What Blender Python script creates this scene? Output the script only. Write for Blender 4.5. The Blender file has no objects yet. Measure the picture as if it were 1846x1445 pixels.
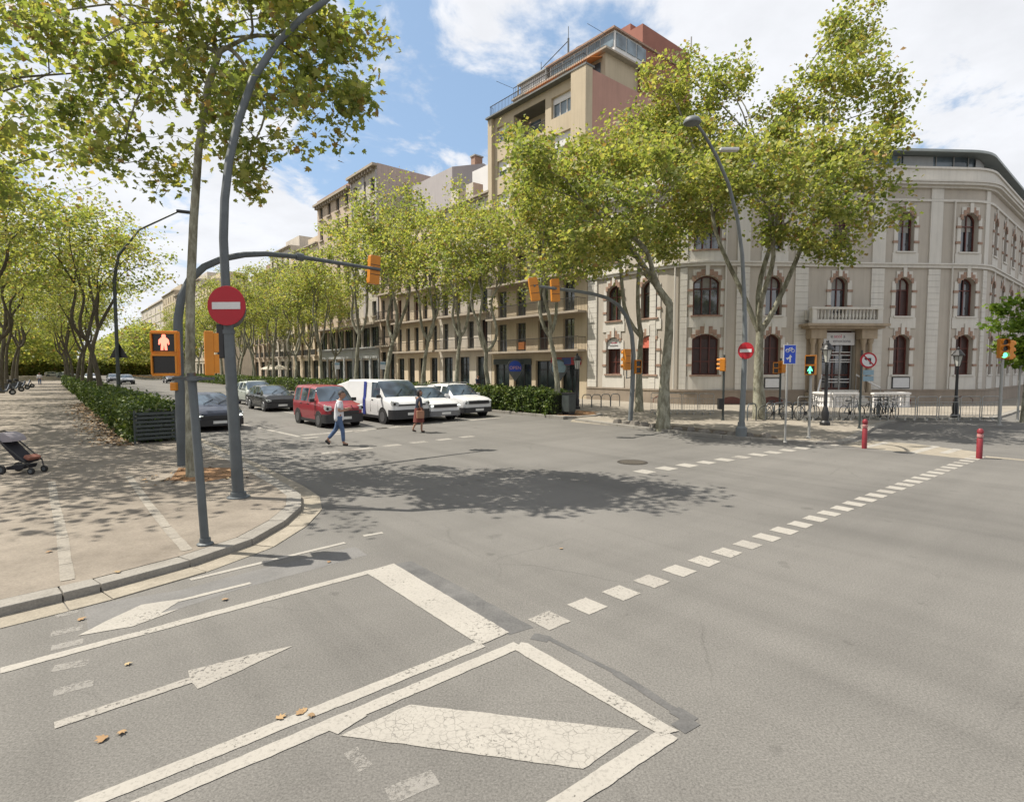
import bpy, bmesh, math, random
import numpy as np
from mathutils import Vector, Matrix, Euler
R = math.radians
scene = bpy.context.scene
COL = scene.collection
# ---------------------------------------------------------------- camera, world, sun, exposure
EYE, FOC, PITCH = 2.5, 1000.0, math.atan((722.5 - 663) / 1000.0)
cam = bpy.data.objects.new('camera', bpy.data.cameras.new('camera'))
COL.objects.link(cam)
cam.data.sensor_width = 36; cam.data.lens = FOC / 1846 * 36
cam.data.clip_start = .05; cam.data.clip_end = 5000
cam.location = (0, 0, EYE); cam.rotation_euler = (math.pi / 2 - PITCH, 0, 0)
scene.camera = cam
SUN_AZ, SUN_EL = math.atan2(-.985, .17), R(58)          # direction towards the sun: x = sin(az), y = cos(az)
sun = bpy.data.objects.new('sun', bpy.data.lights.new('sun', 'SUN'))
COL.objects.link(sun)
sun.data.energy = 5.0; sun.data.angle = R(.4); sun.data.color = (1, .93, .82)
sv = Vector((math.sin(SUN_AZ) * math.cos(SUN_EL), math.cos(SUN_AZ) * math.cos(SUN_EL), math.sin(SUN_EL)))
sun.rotation_euler = sv.to_track_quat('Z', 'Y').to_euler(); sun.location = (0, 0, 60)
W = bpy.data.worlds.new('World'); scene.world = W; W.use_nodes = True
def build_world():
    nt = W.node_tree; nd = nt.nodes; lk = nt.links
    bg = nd['Background']; bg.inputs['Strength'].default_value = .095
    sky = nd.new('ShaderNodeTexSky'); sky.sky_type = 'NISHITA'; sky.sun_disc = False
    sky.sun_elevation = SUN_EL; sky.sun_rotation = SUN_AZ
    sky.air_density = 1.0; sky.dust_density = 1.6; sky.ozone_density = 1.2
    tc = nd.new('ShaderNodeTexCoord')
    sep = nd.new('ShaderNodeSeparateXYZ'); lk.new(tc.outputs['Generated'], sep.inputs[0])
    def M(op, a, b=None, c=None):
        n = nd.new('ShaderNodeMath'); n.operation = op
        for i, v in enumerate((a, b, c)):
            if v is None: continue
            if isinstance(v, (int, float)): n.inputs[i].default_value = v
            else: lk.new(v, n.inputs[i])
        return n.outputs[0]
    z = M('ADD', M('MAXIMUM', sep.outputs[2], 0), .22)
    cmb = nd.new('ShaderNodeCombineXYZ')
    lk.new(M('DIVIDE', sep.outputs[0], z), cmb.inputs[0]); lk.new(M('DIVIDE', sep.outputs[1], z), cmb.inputs[1])
    cmb.inputs[2].default_value = 3.7
    def noise(scale, detail, rough, dist=0):
        n = nd.new('ShaderNodeTexNoise'); n.inputs['Scale'].default_value = scale; n.inputs['Detail'].default_value = detail
        n.inputs['Roughness'].default_value = rough; n.inputs['Distortion'].default_value = dist
        lk.new(cmb.outputs[0], n.inputs['Vector']); return n.outputs['Fac']
    n1 = noise(3.3, 10, .6, .35)
    # a rift of clear sky among the clouds, as seen over the avenue
    rift = nd.new('ShaderNodeVectorMath'); rift.operation = 'DISTANCE'
    lk.new(cmb.outputs[0], rift.inputs[0]); rift.inputs[1].default_value = (-.24, 1.5, 3.7)
    clear = nd.new('ShaderNodeMapRange'); clear.interpolation_type = 'SMOOTHSTEP'
    clear.inputs[1].default_value = .12; clear.inputs[2].default_value = .8; clear.inputs[3].default_value = -.05; clear.inputs[4].default_value = .1
    lk.new(rift.outputs['Value'], clear.inputs[0])
    cov = M('ADD', n1, clear.outputs[0])
    cr = nd.new('ShaderNodeMapRange'); cr.interpolation_type = 'SMOOTHSTEP'
    cr.inputs[1].default_value = .40; cr.inputs[2].default_value = .56
    lk.new(cov, cr.inputs[0])
    low = nd.new('ShaderNodeMapRange'); low.interpolation_type = 'SMOOTHSTEP'      # paler towards the horizon
    low.inputs[1].default_value = .0; low.inputs[2].default_value = .30; low.inputs[3].default_value = .8; low.inputs[4].default_value = .0
    lk.new(sep.outputs[2], low.inputs[0])
    fac = M('MINIMUM', M('MAXIMUM', M('MULTIPLY', cr.outputs[0], .97), low.outputs[0]), 1)
    shade = nd.new('ShaderNodeMapRange'); shade.inputs[1].default_value = .35; shade.inputs[2].default_value = .7
    shade.inputs[3].default_value = 1.0; shade.inputs[4].default_value = .86
    lk.new(noise(3.4, 6, .6), shade.inputs[0])
    cc = nd.new('ShaderNodeMix'); cc.data_type = 'RGBA'; cc.blend_type = 'MULTIPLY'; cc.inputs[0].default_value = 1
    cc.inputs[6].default_value = (CLOUD * .985, CLOUD, CLOUD * 1.04, 1); lk.new(shade.outputs[0], cc.inputs[7])
    lift = nd.new('ShaderNodeMix'); lift.data_type = 'RGBA'; lift.inputs[0].default_value = .38
    lk.new(sky.outputs[0], lift.inputs[6]); lift.inputs[7].default_value = (3.4, 5.2, 7.4, 1)
    mx = nd.new('ShaderNodeMix'); mx.data_type = 'RGBA'
    lk.new(fac, mx.inputs[0]); lk.new(lift.outputs[2], mx.inputs[6]); lk.new(cc.outputs[2], mx.inputs[7])
    lk.new(mx.outputs[2], bg.inputs['Color'])
CLOUD = 6.9
build_world()
scene.view_settings.view_transform = 'Standard'; scene.view_settings.look = 'None'
scene.view_settings.gamma = 1; scene.view_settings.use_curve_mapping = False
scene.view_settings.exposure = .6
scene.render.engine = 'CYCLES'
scene.cycles.max_bounces = 8; scene.cycles.diffuse_bounces = 4; scene.cycles.glossy_bounces = 2
scene.cycles.transmission_bounces = 4; scene.cycles.transparent_max_bounces = 8
scene.cycles.caustics_reflective = False; scene.cycles.caustics_refractive = False
scene.cycles.use_denoising = True
# ---------------------------------------------------------------- surveying: camera rays to world points
CP, SP = math.cos(PITCH), math.sin(PITCH)
def ray(u, v):
    dx, dy = (u - 923) / FOC, (722.5 - v) / FOC
    return Vector((dx, CP + dy * SP, -SP + dy * CP))
def G(u, v, z=0.0):
    d = ray(u, v); k = (z - EYE) / d.z
    return Vector((d.x * k, d.y * k, z))
def PY(u, v, y):
    d = ray(u, v); k = y / d.y
    return Vector((d.x * k, y, EYE + d.z * k))
def ZH(v, y, u=923):        # height of image row v at depth y
    return PY(u, v, y).z
A = Vector((-.644, .765, 0)); A.normalize()            # along the avenue, away from the crossing
B = Vector((A.y, -A.x, 0))                             # along the cross street
def yaw(d): return math.atan2(d.y, d.x)
# ---------------------------------------------------------------- object helpers
def prop(o, label=None, cat=None, group=None, kind=None):
    for k, v in (('label', label), ('category', cat), ('group', group), ('kind', kind)):
        if v: o[k] = v
    return o
def thing(name, label, cat, loc=(0, 0, 0), rz=0, group=None):
    o = bpy.data.objects.new(name, None); COL.objects.link(o); o.empty_display_size = .2
    o.location = loc; o.rotation_euler = (0, 0, rz)
    return prop(o, label, cat, group)
def copy_tree(o, parent=None):
    c = o.copy(); COL.objects.link(c)
    if parent is not None: c.parent = parent
    for ch in list(KIDS.get(o.name, ())): copy_tree(ch, c)
    return c
KIDS = {}
def adopt(c, p):
    c.parent = p; KIDS.setdefault(p.name, []).append(c)
class MB:
    def __init__(s): s.v = []; s.f = []; s.m = []; s.xf = None
    def pt(s, p):
        if s.xf is not None: p = s.xf @ Vector(p)
        s.v.append((p[0], p[1], p[2])); return len(s.v) - 1
    def poly(s, pts, m=0):
        s.f.append([s.pt(p) for p in pts]); s.m.append(m)
    def box(s, c, d, rz=0, m=0, rot=None):
        Mx = (rot.to_matrix() if rot is not None else Matrix.Rotation(rz, 3, 'Z'))
        c = Vector(c); h = [x / 2 for x in d]
        ids = [s.pt(c + Mx @ Vector((sx * h[0], sy * h[1], sz * h[2]))) for sx in (-1, 1) for sy in (-1, 1) for sz in (-1, 1)]
        for q in ((0, 1, 3, 2), (4, 6, 7, 5), (0, 4, 5, 1), (2, 3, 7, 6), (0, 2, 6, 4), (1, 5, 7, 3)):
            s.f.append([ids[i] for i in q]); s.m.append(m)
    def prism(s, pts, z0, z1, m=0, bottom=True):
        n = len(pts)
        lo = [s.pt((p[0], p[1], z0)) for p in pts]; hi = [s.pt((p[0], p[1], z1)) for p in pts]
        s.f.append(hi); s.m.append(m)
        if bottom: s.f.append(lo[::-1]); s.m.append(m)
        for i in range(n):
            j = (i + 1) % n; s.f.append([lo[i], lo[j], hi[j], hi[i]]); s.m.append(m)
    def extrude(s, pts, off, m=0):          # closed 3-D polygon swept by a vector
        off = Vector(off); n = len(pts)
        a = [s.pt(p) for p in pts]; b = [s.pt(Vector(p) + off) for p in pts]
        s.f.append(a); s.m.append(m); s.f.append(b[::-1]); s.m.append(m)
        for i in range(n):
            j = (i + 1) % n; s.f.append([a[j], a[i], b[i], b[j]]); s.m.append(m)
    def tube(s, pts, rad, n=8, m=0, cap=True):
        pts = [Vector(p) for p in pts]
        if not hasattr(rad, '__len__'): rad = [rad] * len(pts)
        ring0 = None; side = None
        for i, p in enumerate(pts):
            t = (pts[min(i + 1, len(pts) - 1)] - pts[max(i - 1, 0)])
            if t.length < 1e-7: t = Vector((0, 0, 1))
            t.normalize()
            if side is None: side = t.cross(Vector((0, 0, 1)) if abs(t.z) < .9 else Vector((1, 0, 0)))
            side = side - t * side.dot(t)
            if side.length < 1e-6: side = t.orthogonal()
            side.normalize(); up = t.cross(side)
            ring = [s.pt(p + (side * math.cos(2 * math.pi * k / n) + up * math.sin(2 * math.pi * k / n)) * rad[i]) for k in range(n)]
            if ring0 is not None:
                for k in range(n):
                    s.f.append([ring0[k], ring0[(k + 1) % n], ring[(k + 1) % n], ring[k]]); s.m.append(m)
            elif cap: s.f.append(ring[::-1]); s.m.append(m)
            ring0 = ring
        if cap: s.f.append(ring0); s.m.append(m)
    def lathe(s, prof, c=(0, 0, 0), n=12, m=0):
        c = Vector(c); prev = None
        for r, z in prof:
            ring = [s.pt(c + Vector((r * math.cos(2 * math.pi * k / n), r * math.sin(2 * math.pi * k / n), z))) for k in range(n)]
            if prev:
                for k in range(n):
                    s.f.append([prev[k], prev[(k + 1) % n], ring[(k + 1) % n], ring[k]]); s.m.append(m)
            else: s.f.append(ring[::-1]); s.m.append(m)
            prev = ring
        s.f.append(prev); s.m.append(m)
    def disc(s, c, nrm, r, thick, n=24, m=0, sq=None):
        nrm = Vector(nrm).normalized(); c = Vector(c)
        e1 = Vector((0, 0, 1)).cross(nrm)
        if e1.length < 1e-4: e1 = Vector((1, 0, 0))
        e1.normalize(); e2 = nrm.cross(e1)
        s.extrude([c + e1 * r * math.cos(2 * math.pi * k / n) + e2 * r * math.sin(2 * math.pi * k / n) for k in range(n)], nrm * thick, m)
    def build(s, name, mats, parent=None, smooth=None, bevel=None, **kw):
        me = bpy.data.meshes.new(name); me.from_pydata(s.v, [], s.f)
        if not isinstance(mats, (list, tuple)): mats = [mats]
        for mm in mats: me.materials.append(mm)
        if len(mats) > 1: me.polygons.foreach_set('material_index', s.m)
        o = bpy.data.objects.new(name, me); COL.objects.link(o)
        if smooth is not None or bevel is not None:
            bm = bmesh.new(); bm.from_mesh(me); bmesh.ops.remove_doubles(bm, verts=bm.verts, dist=1e-5)
            bmesh.ops.recalc_face_normals(bm, faces=bm.faces)
            if bevel:
                es = [e for e in bm.edges if len(e.link_faces) == 2 and e.calc_face_angle(0) > .6]
                bmesh.ops.bevel(bm, geom=es, offset=bevel, segments=2, affect='EDGES', profile=.6, clamp_overlap=True)
            if smooth is not None:
                for f in bm.faces: f.smooth = True
                for e in bm.edges:
                    if len(e.link_faces) == 2 and e.calc_face_angle(0) > R(smooth): e.smooth = False
            bm.to_mesh(me); bm.free()
        if parent is not None: adopt(o, parent)
        prop(o, **kw); return o
def fast_mesh(name, verts, faces_flat, nper, mats):      # numpy arrays, every face with nper corners
    me = bpy.data.meshes.new(name); nf = len(faces_flat) // nper
    me.vertices.add(len(verts)); me.vertices.foreach_set('co', np.ascontiguousarray(verts, dtype=np.float32).ravel())
    me.loops.add(len(faces_flat)); me.loops.foreach_set('vertex_index', np.ascontiguousarray(faces_flat, dtype=np.int32))
    me.polygons.add(nf); me.polygons.foreach_set('loop_start', np.arange(nf, dtype=np.int32) * nper)
    me.update(calc_edges=True)
    for mm in mats: me.materials.append(mm)
    return me
def link(name, me, parent=None, **kw):
    o = bpy.data.objects.new(name, me); COL.objects.link(o)
    if parent is not None: adopt(o, parent)
    return prop(o, **kw)
def text(name, body, size, M4, mat, parent, align='CENTER', ext=.004, **kw):
    c = bpy.data.curves.new(name, 'FONT'); c.body = body; c.size = size; c.align_x = align; c.align_y = 'CENTER'
    c.extrude = ext; c.resolution_u = 3; c.materials.append(mat)
    tmp = bpy.data.objects.new(name, c); me = bpy.data.meshes.new_from_object(tmp)
    bpy.data.objects.remove(tmp)
    o = bpy.data.objects.new(name, me); COL.objects.link(o); o.matrix_local = M4
    adopt(o, parent); return prop(o, **kw)
# ---------------------------------------------------------------- materials
class NT:
    def __init__(s, name):
        s.mat = bpy.data.materials.new(name); s.mat.use_nodes = True
        s.nt = s.mat.node_tree; s.nd = s.nt.nodes; s.lk = s.nt.links
        s.bs = s.nd['Principled BSDF']; s.tc = s.nd.new('ShaderNodeTexCoord')
    def noise(s, scale, detail=4, rough=.55, dist=0, vec=None, out='Fac'):
        n = s.nd.new('ShaderNodeTexNoise'); n.inputs['Scale'].default_value = scale; n.inputs['Detail'].default_value = detail
        n.inputs['Roughness'].default_value = rough; n.inputs['Distortion'].default_value = dist
        s.lk.new(vec or s.tc.outputs['Object'], n.inputs['Vector']); return n.outputs[out]
    def mapping(s, scale=(1, 1, 1), rot=(0, 0, 0), src='Object'):
        n = s.nd.new('ShaderNodeMapping'); n.inputs['Scale'].default_value = scale; n.inputs['Rotation'].default_value = rot
        s.lk.new(s.tc.outputs[src], n.inputs[0]); return n.outputs[0]
    def along(s, ang, length, width):
        n = s.nd.new('ShaderNodeMapping'); n.vector_type = 'TEXTURE'; n.inputs['Scale'].default_value = (length, width, 1); n.inputs['Rotation'].default_value = (0, 0, ang)
        s.lk.new(s.tc.outputs['Object'], n.inputs[0]); return n.outputs[0]
    def ramp(s, fac, stops):
        n = s.nd.new('ShaderNodeValToRGB'); e = n.color_ramp.elements
        while len(e) < len(stops): e.new(.5)
        for i, (p, c) in enumerate(stops):
            e[i].position = p; e[i].color = (c[0], c[1], c[2], 1) if hasattr(c, '__len__') else (c, c, c, 1)
        s.lk.new(fac, n.inputs[0]); return n.outputs[0]
    def mix(s, fac, a, b, mode='MIX'):
        n = s.nd.new('ShaderNodeMix'); n.data_type = 'RGBA'; n.blend_type = mode
        for i, v in ((0, fac), (6, a), (7, b)):
            if isinstance(v, (int, float)): n.inputs[i].default_value = v
            elif hasattr(v, '__len__'): n.inputs[i].default_value = (v[0], v[1], v[2], 1)
            else: s.lk.new(v, n.inputs[i])
        return n.outputs[2]
    def math(s, op, a, b=0):
        n = s.nd.new('ShaderNodeMath'); n.operation = op
        for i, v in enumerate((a, b)):
            if isinstance(v, (int, float)): n.inputs[i].default_value = v
            else: s.lk.new(v, n.inputs[i])
        return n.outputs[0]
    def vor(s, scale, feature='F1', out='Distance', vec=None):
        n = s.nd.new('ShaderNodeTexVoronoi'); n.feature = feature; n.inputs['Scale'].default_value = scale
        s.lk.new(vec or s.tc.outputs['Object'], n.inputs['Vector']); return n.outputs[out]
    def bump(s, h, strength=.3, dist=.01):
        n = s.nd.new('ShaderNodeBump'); n.inputs['Strength'].default_value = strength; n.inputs['Distance'].default_value = dist
        s.lk.new(h, n.inputs['Height']); s.lk.new(n.outputs[0], s.bs.inputs['Normal'])
    def done(s, col, rough=.8, metal=0, spec=None):
        for k, v in (('Base Color', col), ('Roughness', rough), ('Metallic', metal)):
            if isinstance(v, (int, float)): s.bs.inputs[k].default_value = v if k != 'Base Color' else (v, v, v, 1)
            elif hasattr(v, '__len__'): s.bs.inputs[k].default_value = (v[0], v[1], v[2], 1)
            else: s.lk.new(v, s.bs.inputs[k])
        if spec is not None: s.bs.inputs['Specular IOR Level'].default_value = spec
        return s.mat
def plain(name, c, rough=.6, metal=0, var=.12, scale=6, bump=.0, spec=None, streak=0):
    n = NT(name)
    c0 = tuple(max(0, x * (1 - var)) for x in c); c1 = tuple(min(1, x * (1 + var)) for x in c)
    col = n.ramp(n.noise(scale, 5, .6), [(.3, c0), (.7, c1)])
    if streak:
        st = n.ramp(n.noise(1.0, 5, .6, vec=n.mapping((5, 5, .35))), [(.45, 1), (.75, 1 - streak)])
        col = n.mix(1, col, st, 'MULTIPLY')
    if bump: n.bump(n.noise(scale * 12, 3), bump, .01)
    return n.done(col, rough, metal, spec)
def emit(name, c, strength):
    n = NT(name); n.bs.inputs['Emission Color'].default_value = (*c, 1); n.bs.inputs['Emission Strength'].default_value = strength
    return n.done(c, .5)
def glassy(name, c, rough=.06, var=.5, scale=.7):
    n = NT(name); col = n.ramp(n.noise(scale, 2), [(.35, tuple(x * (1 - var) for x in c)), (.65, tuple(x * (1 + var) for x in c))])
    return n.done(col, rough, 0, .6)
MT = {}
def asphalt():
    n = NT('asphalt')
    ang = yaw(B)
    v = n.mapping((1, 1, 1), (0, 0, -ang))
    base = n.ramp(n.noise(.16, 6, .62), [(.3, (.124, .119, .111)), (.5, (.153, .147, .136)), (.72, (.182, .174, .161))])
    fine = n.ramp(n.noise(60, 3, .7), [(.28, .62), (.5, 1.0), (.72, 1.32)])
    c = n.mix(1, base, fine, 'MULTIPLY')
    agg = n.ramp(n.vor(95), [(.0, 1.28), (.25, 1.0), (.6, .86)])
    c = n.mix(.8, c, agg, 'MULTIPLY')
    tyre = n.ramp(n.noise(1, 4, .6, .2, vec=n.along(yaw(A), 22, .75)), [(.34, .89), (.52, 1.0), (.75, 1.04)])   # wheel tracks of the avenue
    c = n.mix(1, c, tyre, 'MULTIPLY')
    tyre2 = n.ramp(n.noise(1, 3, .55, .2, vec=n.along(ang, 16, .8)), [(.36, .93), (.56, 1.0), (.75, 1.03)])
    c = n.mix(1, c, tyre2, 'MULTIPLY')
    crack = n.ramp(n.vor(.42, 'DISTANCE_TO_EDGE', vec=n.mix(.35, n.tc.outputs['Object'], n.noise(1.5, 5, .6, out='Color'), 'ADD')), [(.0, .78), (.006, 1)])
    gate = n.ramp(n.noise(.22, 2), [(.50, 0), (.58, 1)])
    c = n.mix(gate, c, n.mix(1, c, crack, 'MULTIPLY'))
    spot = n.ramp(n.noise(2.4, 3, .5), [(.255, .72), (.33, 1)])
    c = n.mix(.8, c, spot, 'MULTIPLY')
    n.bump(n.noise(190, 2, .7), .10, .002)
    return n.done(c, .9, 0, .25)
MT['asphalt'] = asphalt()
def concrete(name, c0, c1, blotch=.45, tiles=0):
    n = NT(name)
    c = n.ramp(n.noise(blotch, 7, .65), [(.28, c0), (.72, c1)])
    c = n.mix(.8, c, n.ramp(n.noise(45, 3, .7), [(.3, .78), (.7, 1.2)]), 'MULTIPLY')
    c = n.mix(.7, c, n.ramp(n.noise(2.6, 5, .7), [(.3, .82), (.6, 1.06)]), 'MULTIPLY')
    n.bump(n.noise(80, 3), .25, .004)
    return n.done(c, .9, 0, .25)
MT['pavement'] = concrete('pavement', (.140, .120, .098), (.248, .218, .180), .8)
MT['plaza'] = concrete('plaza', (.20, .178, .145), (.30, .27, .225))
MT['kerb'] = concrete('kerb_stone', (.19, .178, .158), (.275, .26, .232), 1.2)
MT['gutter'] = concrete('gutter', (.20, .178, .142), (.31, .278, .225), 2.5)
MT['band'] = concrete('granite_band', (.18, .165, .142), (.29, .268, .23), 3.0)
MT['soil'] = concrete('soil', (.14, .075, .035), (.27, .16, .085), 3)
MT['far'] = concrete('far_ground', (.2, .19, .17), (.26, .24, .22), .02)
def paint(name, c, wear, cracks=0.0, alpha=.97):
    n = NT(name)
    c0 = n.ramp(n.noise(1.3, 6, .65), [(.3, tuple(x * .86 for x in c)), (.7, c)])
    grit = n.ramp(n.noise(38, 4, .7), [(.36 - .1 * (1 - wear), 0), (.5, 1)])
    w = n.ramp(n.math('ADD', n.noise(28, 5, .75), n.math('MULTIPLY', n.noise(1.6, 4), .5)), [(wear * .9, 0), (wear * .9 + .12, 1)])
    col = n.mix(.25, c0, n.mix(1, c0, grit, 'MULTIPLY'))
    n.lk.new(n.math('MULTIPLY', w, alpha), n.bs.inputs['Alpha'])
    if cracks:
        ck = n.ramp(n.vor(15, 'DISTANCE_TO_EDGE', vec=n.mix(.06, n.tc.outputs['Object'], n.noise(9, 3, out='Color'), 'ADD')), [(.0, 1 - cracks), (.05, 1)])
        ck2 = n.ramp(n.noise(3, 3), [(.38, 1), (.55, 0)])
        col = n.mix(1, col, n.mix(ck2, ck, (1, 1, 1)), 'MULTIPLY')
    return n.done(col, .8, 0, .3)
MT['paint'] = paint('road_paint', (.335, .317, .284), .58)
MT['paint_crack'] = paint('road_paint_cracked', (.335, .317, .284), .56, .5)
MT['paint_worn'] = paint('road_paint_worn', (.30, .283, .254), .645)
MT['paint_ghost'] = paint('road_paint_ghost', (.34, .325, .30), .72, 0, .6)
MT['tar'] = concrete('tar', (.075, .075, .075), (.14, .137, .132), 2.2)
MT['galv'] = plain('galvanised_steel', (.095, .108, .115), .55, .15, .18, 3, streak=.25)
MT['galv_lt'] = plain('pale_grey_steel', (.30, .30, .285), .5, .15, .12, 3)
MT['dark_steel'] = plain('dark_green_steel', (.05, .06, .058), .5, .2, .2, 4)
MT['black'] = plain('black_plastic', (.014, .014, .015), .45, 0, .2, 8)
MT['rubber'] = plain('rubber', (.018, .018, .018), .8, 0, .2, 12)
MT['sig'] = plain('signal_orange', (.56, .20, .010), .45, 0, .1, 5, streak=.12)
MT['red_sign'] = plain('sign_red', (.34, .004, .014), .5, 0, .06, 4)
MT['white_sign'] = plain('sign_white', (.55, .55, .55), .4, 0, .05, 4)
MT['blue_sign'] = plain('sign_blue', (.008, .055, .42), .4, 0, .05, 4)
MT['bollard'] = plain('bollard_red', (.20, .016, .024), .5, 0, .2, 9)
MT['lamp_red'] = emit('lamp_red', (1, .20, .13), 1.7)
MT['lamp_green'] = emit('lamp_green', (.12, .95, .42), 1.6)
MT['lens_off'] = plain('lens_off', (.012, .01, .008), .25)
def bark():
    n = NT('plane_bark')
    v = n.mapping((1, 1, .45))
    c = n.ramp(n.noise(5.5, 5, .6, .5, vec=v), [(.3, (.115, .105, .075)), (.46, (.20, .19, .14)), (.6, (.31, .305, .24)), (.72, (.22, .20, .15))])
    c = n.mix(.7, c, n.ramp(n.noise(26, 4, .7, vec=v), [(.3, .7), (.7, 1.15)]), 'MULTIPLY')
    n.bump(n.noise(22, 4, vec=v), .5, .02)
    return n.done(c, .9, 0, .2)
MT['bark'] = bark()
def bark_shaded():  # plane bark again, darker, with shade put into its colour
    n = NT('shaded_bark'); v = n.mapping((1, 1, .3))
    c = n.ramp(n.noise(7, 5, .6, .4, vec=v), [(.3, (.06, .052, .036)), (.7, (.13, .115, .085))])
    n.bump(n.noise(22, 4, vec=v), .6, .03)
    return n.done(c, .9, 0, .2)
MT['bark_shaded'] = bark_shaded()
def leafmat(name, stops, trans=.5):
    n = NT(name)
    g = n.nd.new('ShaderNodeNewGeometry')
    col = n.ramp(g.outputs['Random Per Island'], stops)
    big = n.ramp(n.noise(.55, 3), [(.35, (.70, .78, .70)), (.65, (1.16, 1.10, 1.0))])
    col = n.mix(1, col, big, 'MULTIPLY')
    n.bs.inputs['Roughness'].default_value = .55; n.bs.inputs['Specular IOR Level'].default_value = .3
    n.lk.new(col, n.bs.inputs['Base Color'])
    tr = n.nd.new('ShaderNodeBsdfTranslucent')
    n.lk.new(n.mix(1, col, (1.2, 1.25, .6), 'MULTIPLY'), tr.inputs[0])
    ms = n.nd.new('ShaderNodeMixShader'); ms.inputs[0].default_value = trans
    n.lk.new(n.bs.outputs[0], ms.inputs[1]); n.lk.new(tr.outputs[0], ms.inputs[2])
    n.lk.new(ms.outputs[0], n.nd['Material Output'].inputs[0]); return n.mat
MT['leaf'] = leafmat('plane_leaf', [(0, (.165, .205, .07)), (.3, (.255, .29, .10)), (.62, (.35, .365, .13)), (.88, (.45, .43, .17)), (.95, (.36, .25, .11)), (1, (.27, .17, .09))])
MT['leaf_green'] = leafmat('young_leaf', [(0, (.09, .15, .025)), (.5, (.16, .24, .04)), (1, (.26, .34, .07))])
MT['hedge'] = leafmat('hedge_leaf', [(0, (.035, .06, .016)), (.5, (.075, .115, .028)), (.85, (.13, .175, .045)), (1, (.2, .22, .08))], .25)
MT['core'] = plain('hedge_core', (.02, .024, .012), .95, 0, .4, 6)
def dryleaf():
    n = NT('dry_leaf'); g = n.nd.new('ShaderNodeObjectInfo'); g2 = n.nd.new('ShaderNodeNewGeometry')
    c = n.ramp(n.math('FRACT', n.math('ADD', g.outputs['Random'], g2.outputs['Random Per Island'])), [(0, (.22, .125, .06)), (.4, (.30, .20, .10)), (.7, (.15, .08, .04)), (1, (.34, .26, .14))])
    return n.done(c, .85)
MT['dry'] = dryleaf()
# ---------------------------------------------------------------- ground, road, pavements
def sheet(name, pts, z, mat, **kw):
    mb = MB(); mb.poly([(p[0], p[1], z) for p in pts]); return mb.build(name, mat, kind='structure', **kw)
def sq(r): return [(-r, -r), (r, -r), (r, r), (-r, r)]
sheet('ground', sq(2500), -.03, MT['far'])
sheet('road', sq(330), 0, MT['asphalt'])
def smooth_chain(pts, step):
    out = []
    P = [Vector(p) for p in pts]; P = [P[0] * 2 - P[1]] + P + [P[-1] * 2 - P[-2]]
    for i in range(1, len(P) - 2):
        for k in range(24):
            t = k / 24; a, b, c, d = P[i - 1:i + 3]
            out.append(.5 * ((2 * b) + (c - a) * t + (2 * a - 5 * b + 4 * c - d) * t * t + (3 * b - a - 3 * c + d) * t ** 3))
    out.append(P[-2])
    res = [out[0]]; acc = 0
    for i in range(1, len(out)):
        seg = (out[i] - out[i - 1]); L = seg.length; pos = 0
        while acc + (L - pos) >= step:
            pos += step - acc; acc = 0; res.append(out[i - 1] + seg * (pos / L))
        acc += L - pos
    return res
def offset_chain(ch, d):
    r = []
    for i in range(len(ch)):
        t = ch[min(i + 1, len(ch) - 1)] - ch[max(i - 1, 0)]; t.normalize()
        r.append(ch[i] + Vector((-t.y, t.x, 0)) * d)
    return r
KZ = .10
def kerb_run(ch, inward, wid=.26, h=KZ, nmax=60, mat='kerb', lip=.0):
    """individual kerb stones along a resampled chain; inward = sign of the left-hand offset"""
    root = thing('kerb', None, None); root['kind'] = 'structure'
    inn = offset_chain(ch, inward * wid)
    rng = random.Random(5)
    for i in range(min(len(ch) - 1, nmax)):
        a, b, c, d = ch[i], ch[i + 1], inn[i + 1], inn[i]
        g = .006 / max((b - a).length, .01)
        a2, b2, c2, d2 = a.lerp(b, g), b.lerp(a, g), c.lerp(d, g), d.lerp(c, g)
        mb = MB(); hh = h + rng.uniform(-.004, .004)
        mb.prism([a2, b2, c2, d2] if inward > 0 else [a2, d2, c2, b2], -.02, hh)
        mb.build('kerb_stone', MT[mat], root, bevel=.012)
    if len(ch) - 1 > nmax:
        mb = MB()
        for i in range(nmax, len(ch) - 1):
            mb.prism([ch[i], ch[i + 1], inn[i + 1], inn[i]], -.02, h)
        o = mb.build('kerb_stone', MT[mat], root); o['kind'] = 'stuff'
    return inn
def gutter_run(ch, outward, wid=.34, nmax=40, name='gutter', step=1):
    root = thing(name, None, None); root['kind'] = 'structure'
    o1 = offset_chain(ch, -outward * .004); o2 = offset_chain(ch, -outward * wid)
    for i in range(0, min(len(ch) - 1, nmax)):
        a, b, c, d = o1[i], o1[i + 1], o2[i + 1], o2[i]
        g = .008
        mb = MB(); mb.prism([a.lerp(b, g), b.lerp(a, g), c.lerp(d, g), d.lerp(c, g)], -.02, .008 + .003 * (i % 3))
        mb.build('gutter_slab', MT['gutter'], root)
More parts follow.
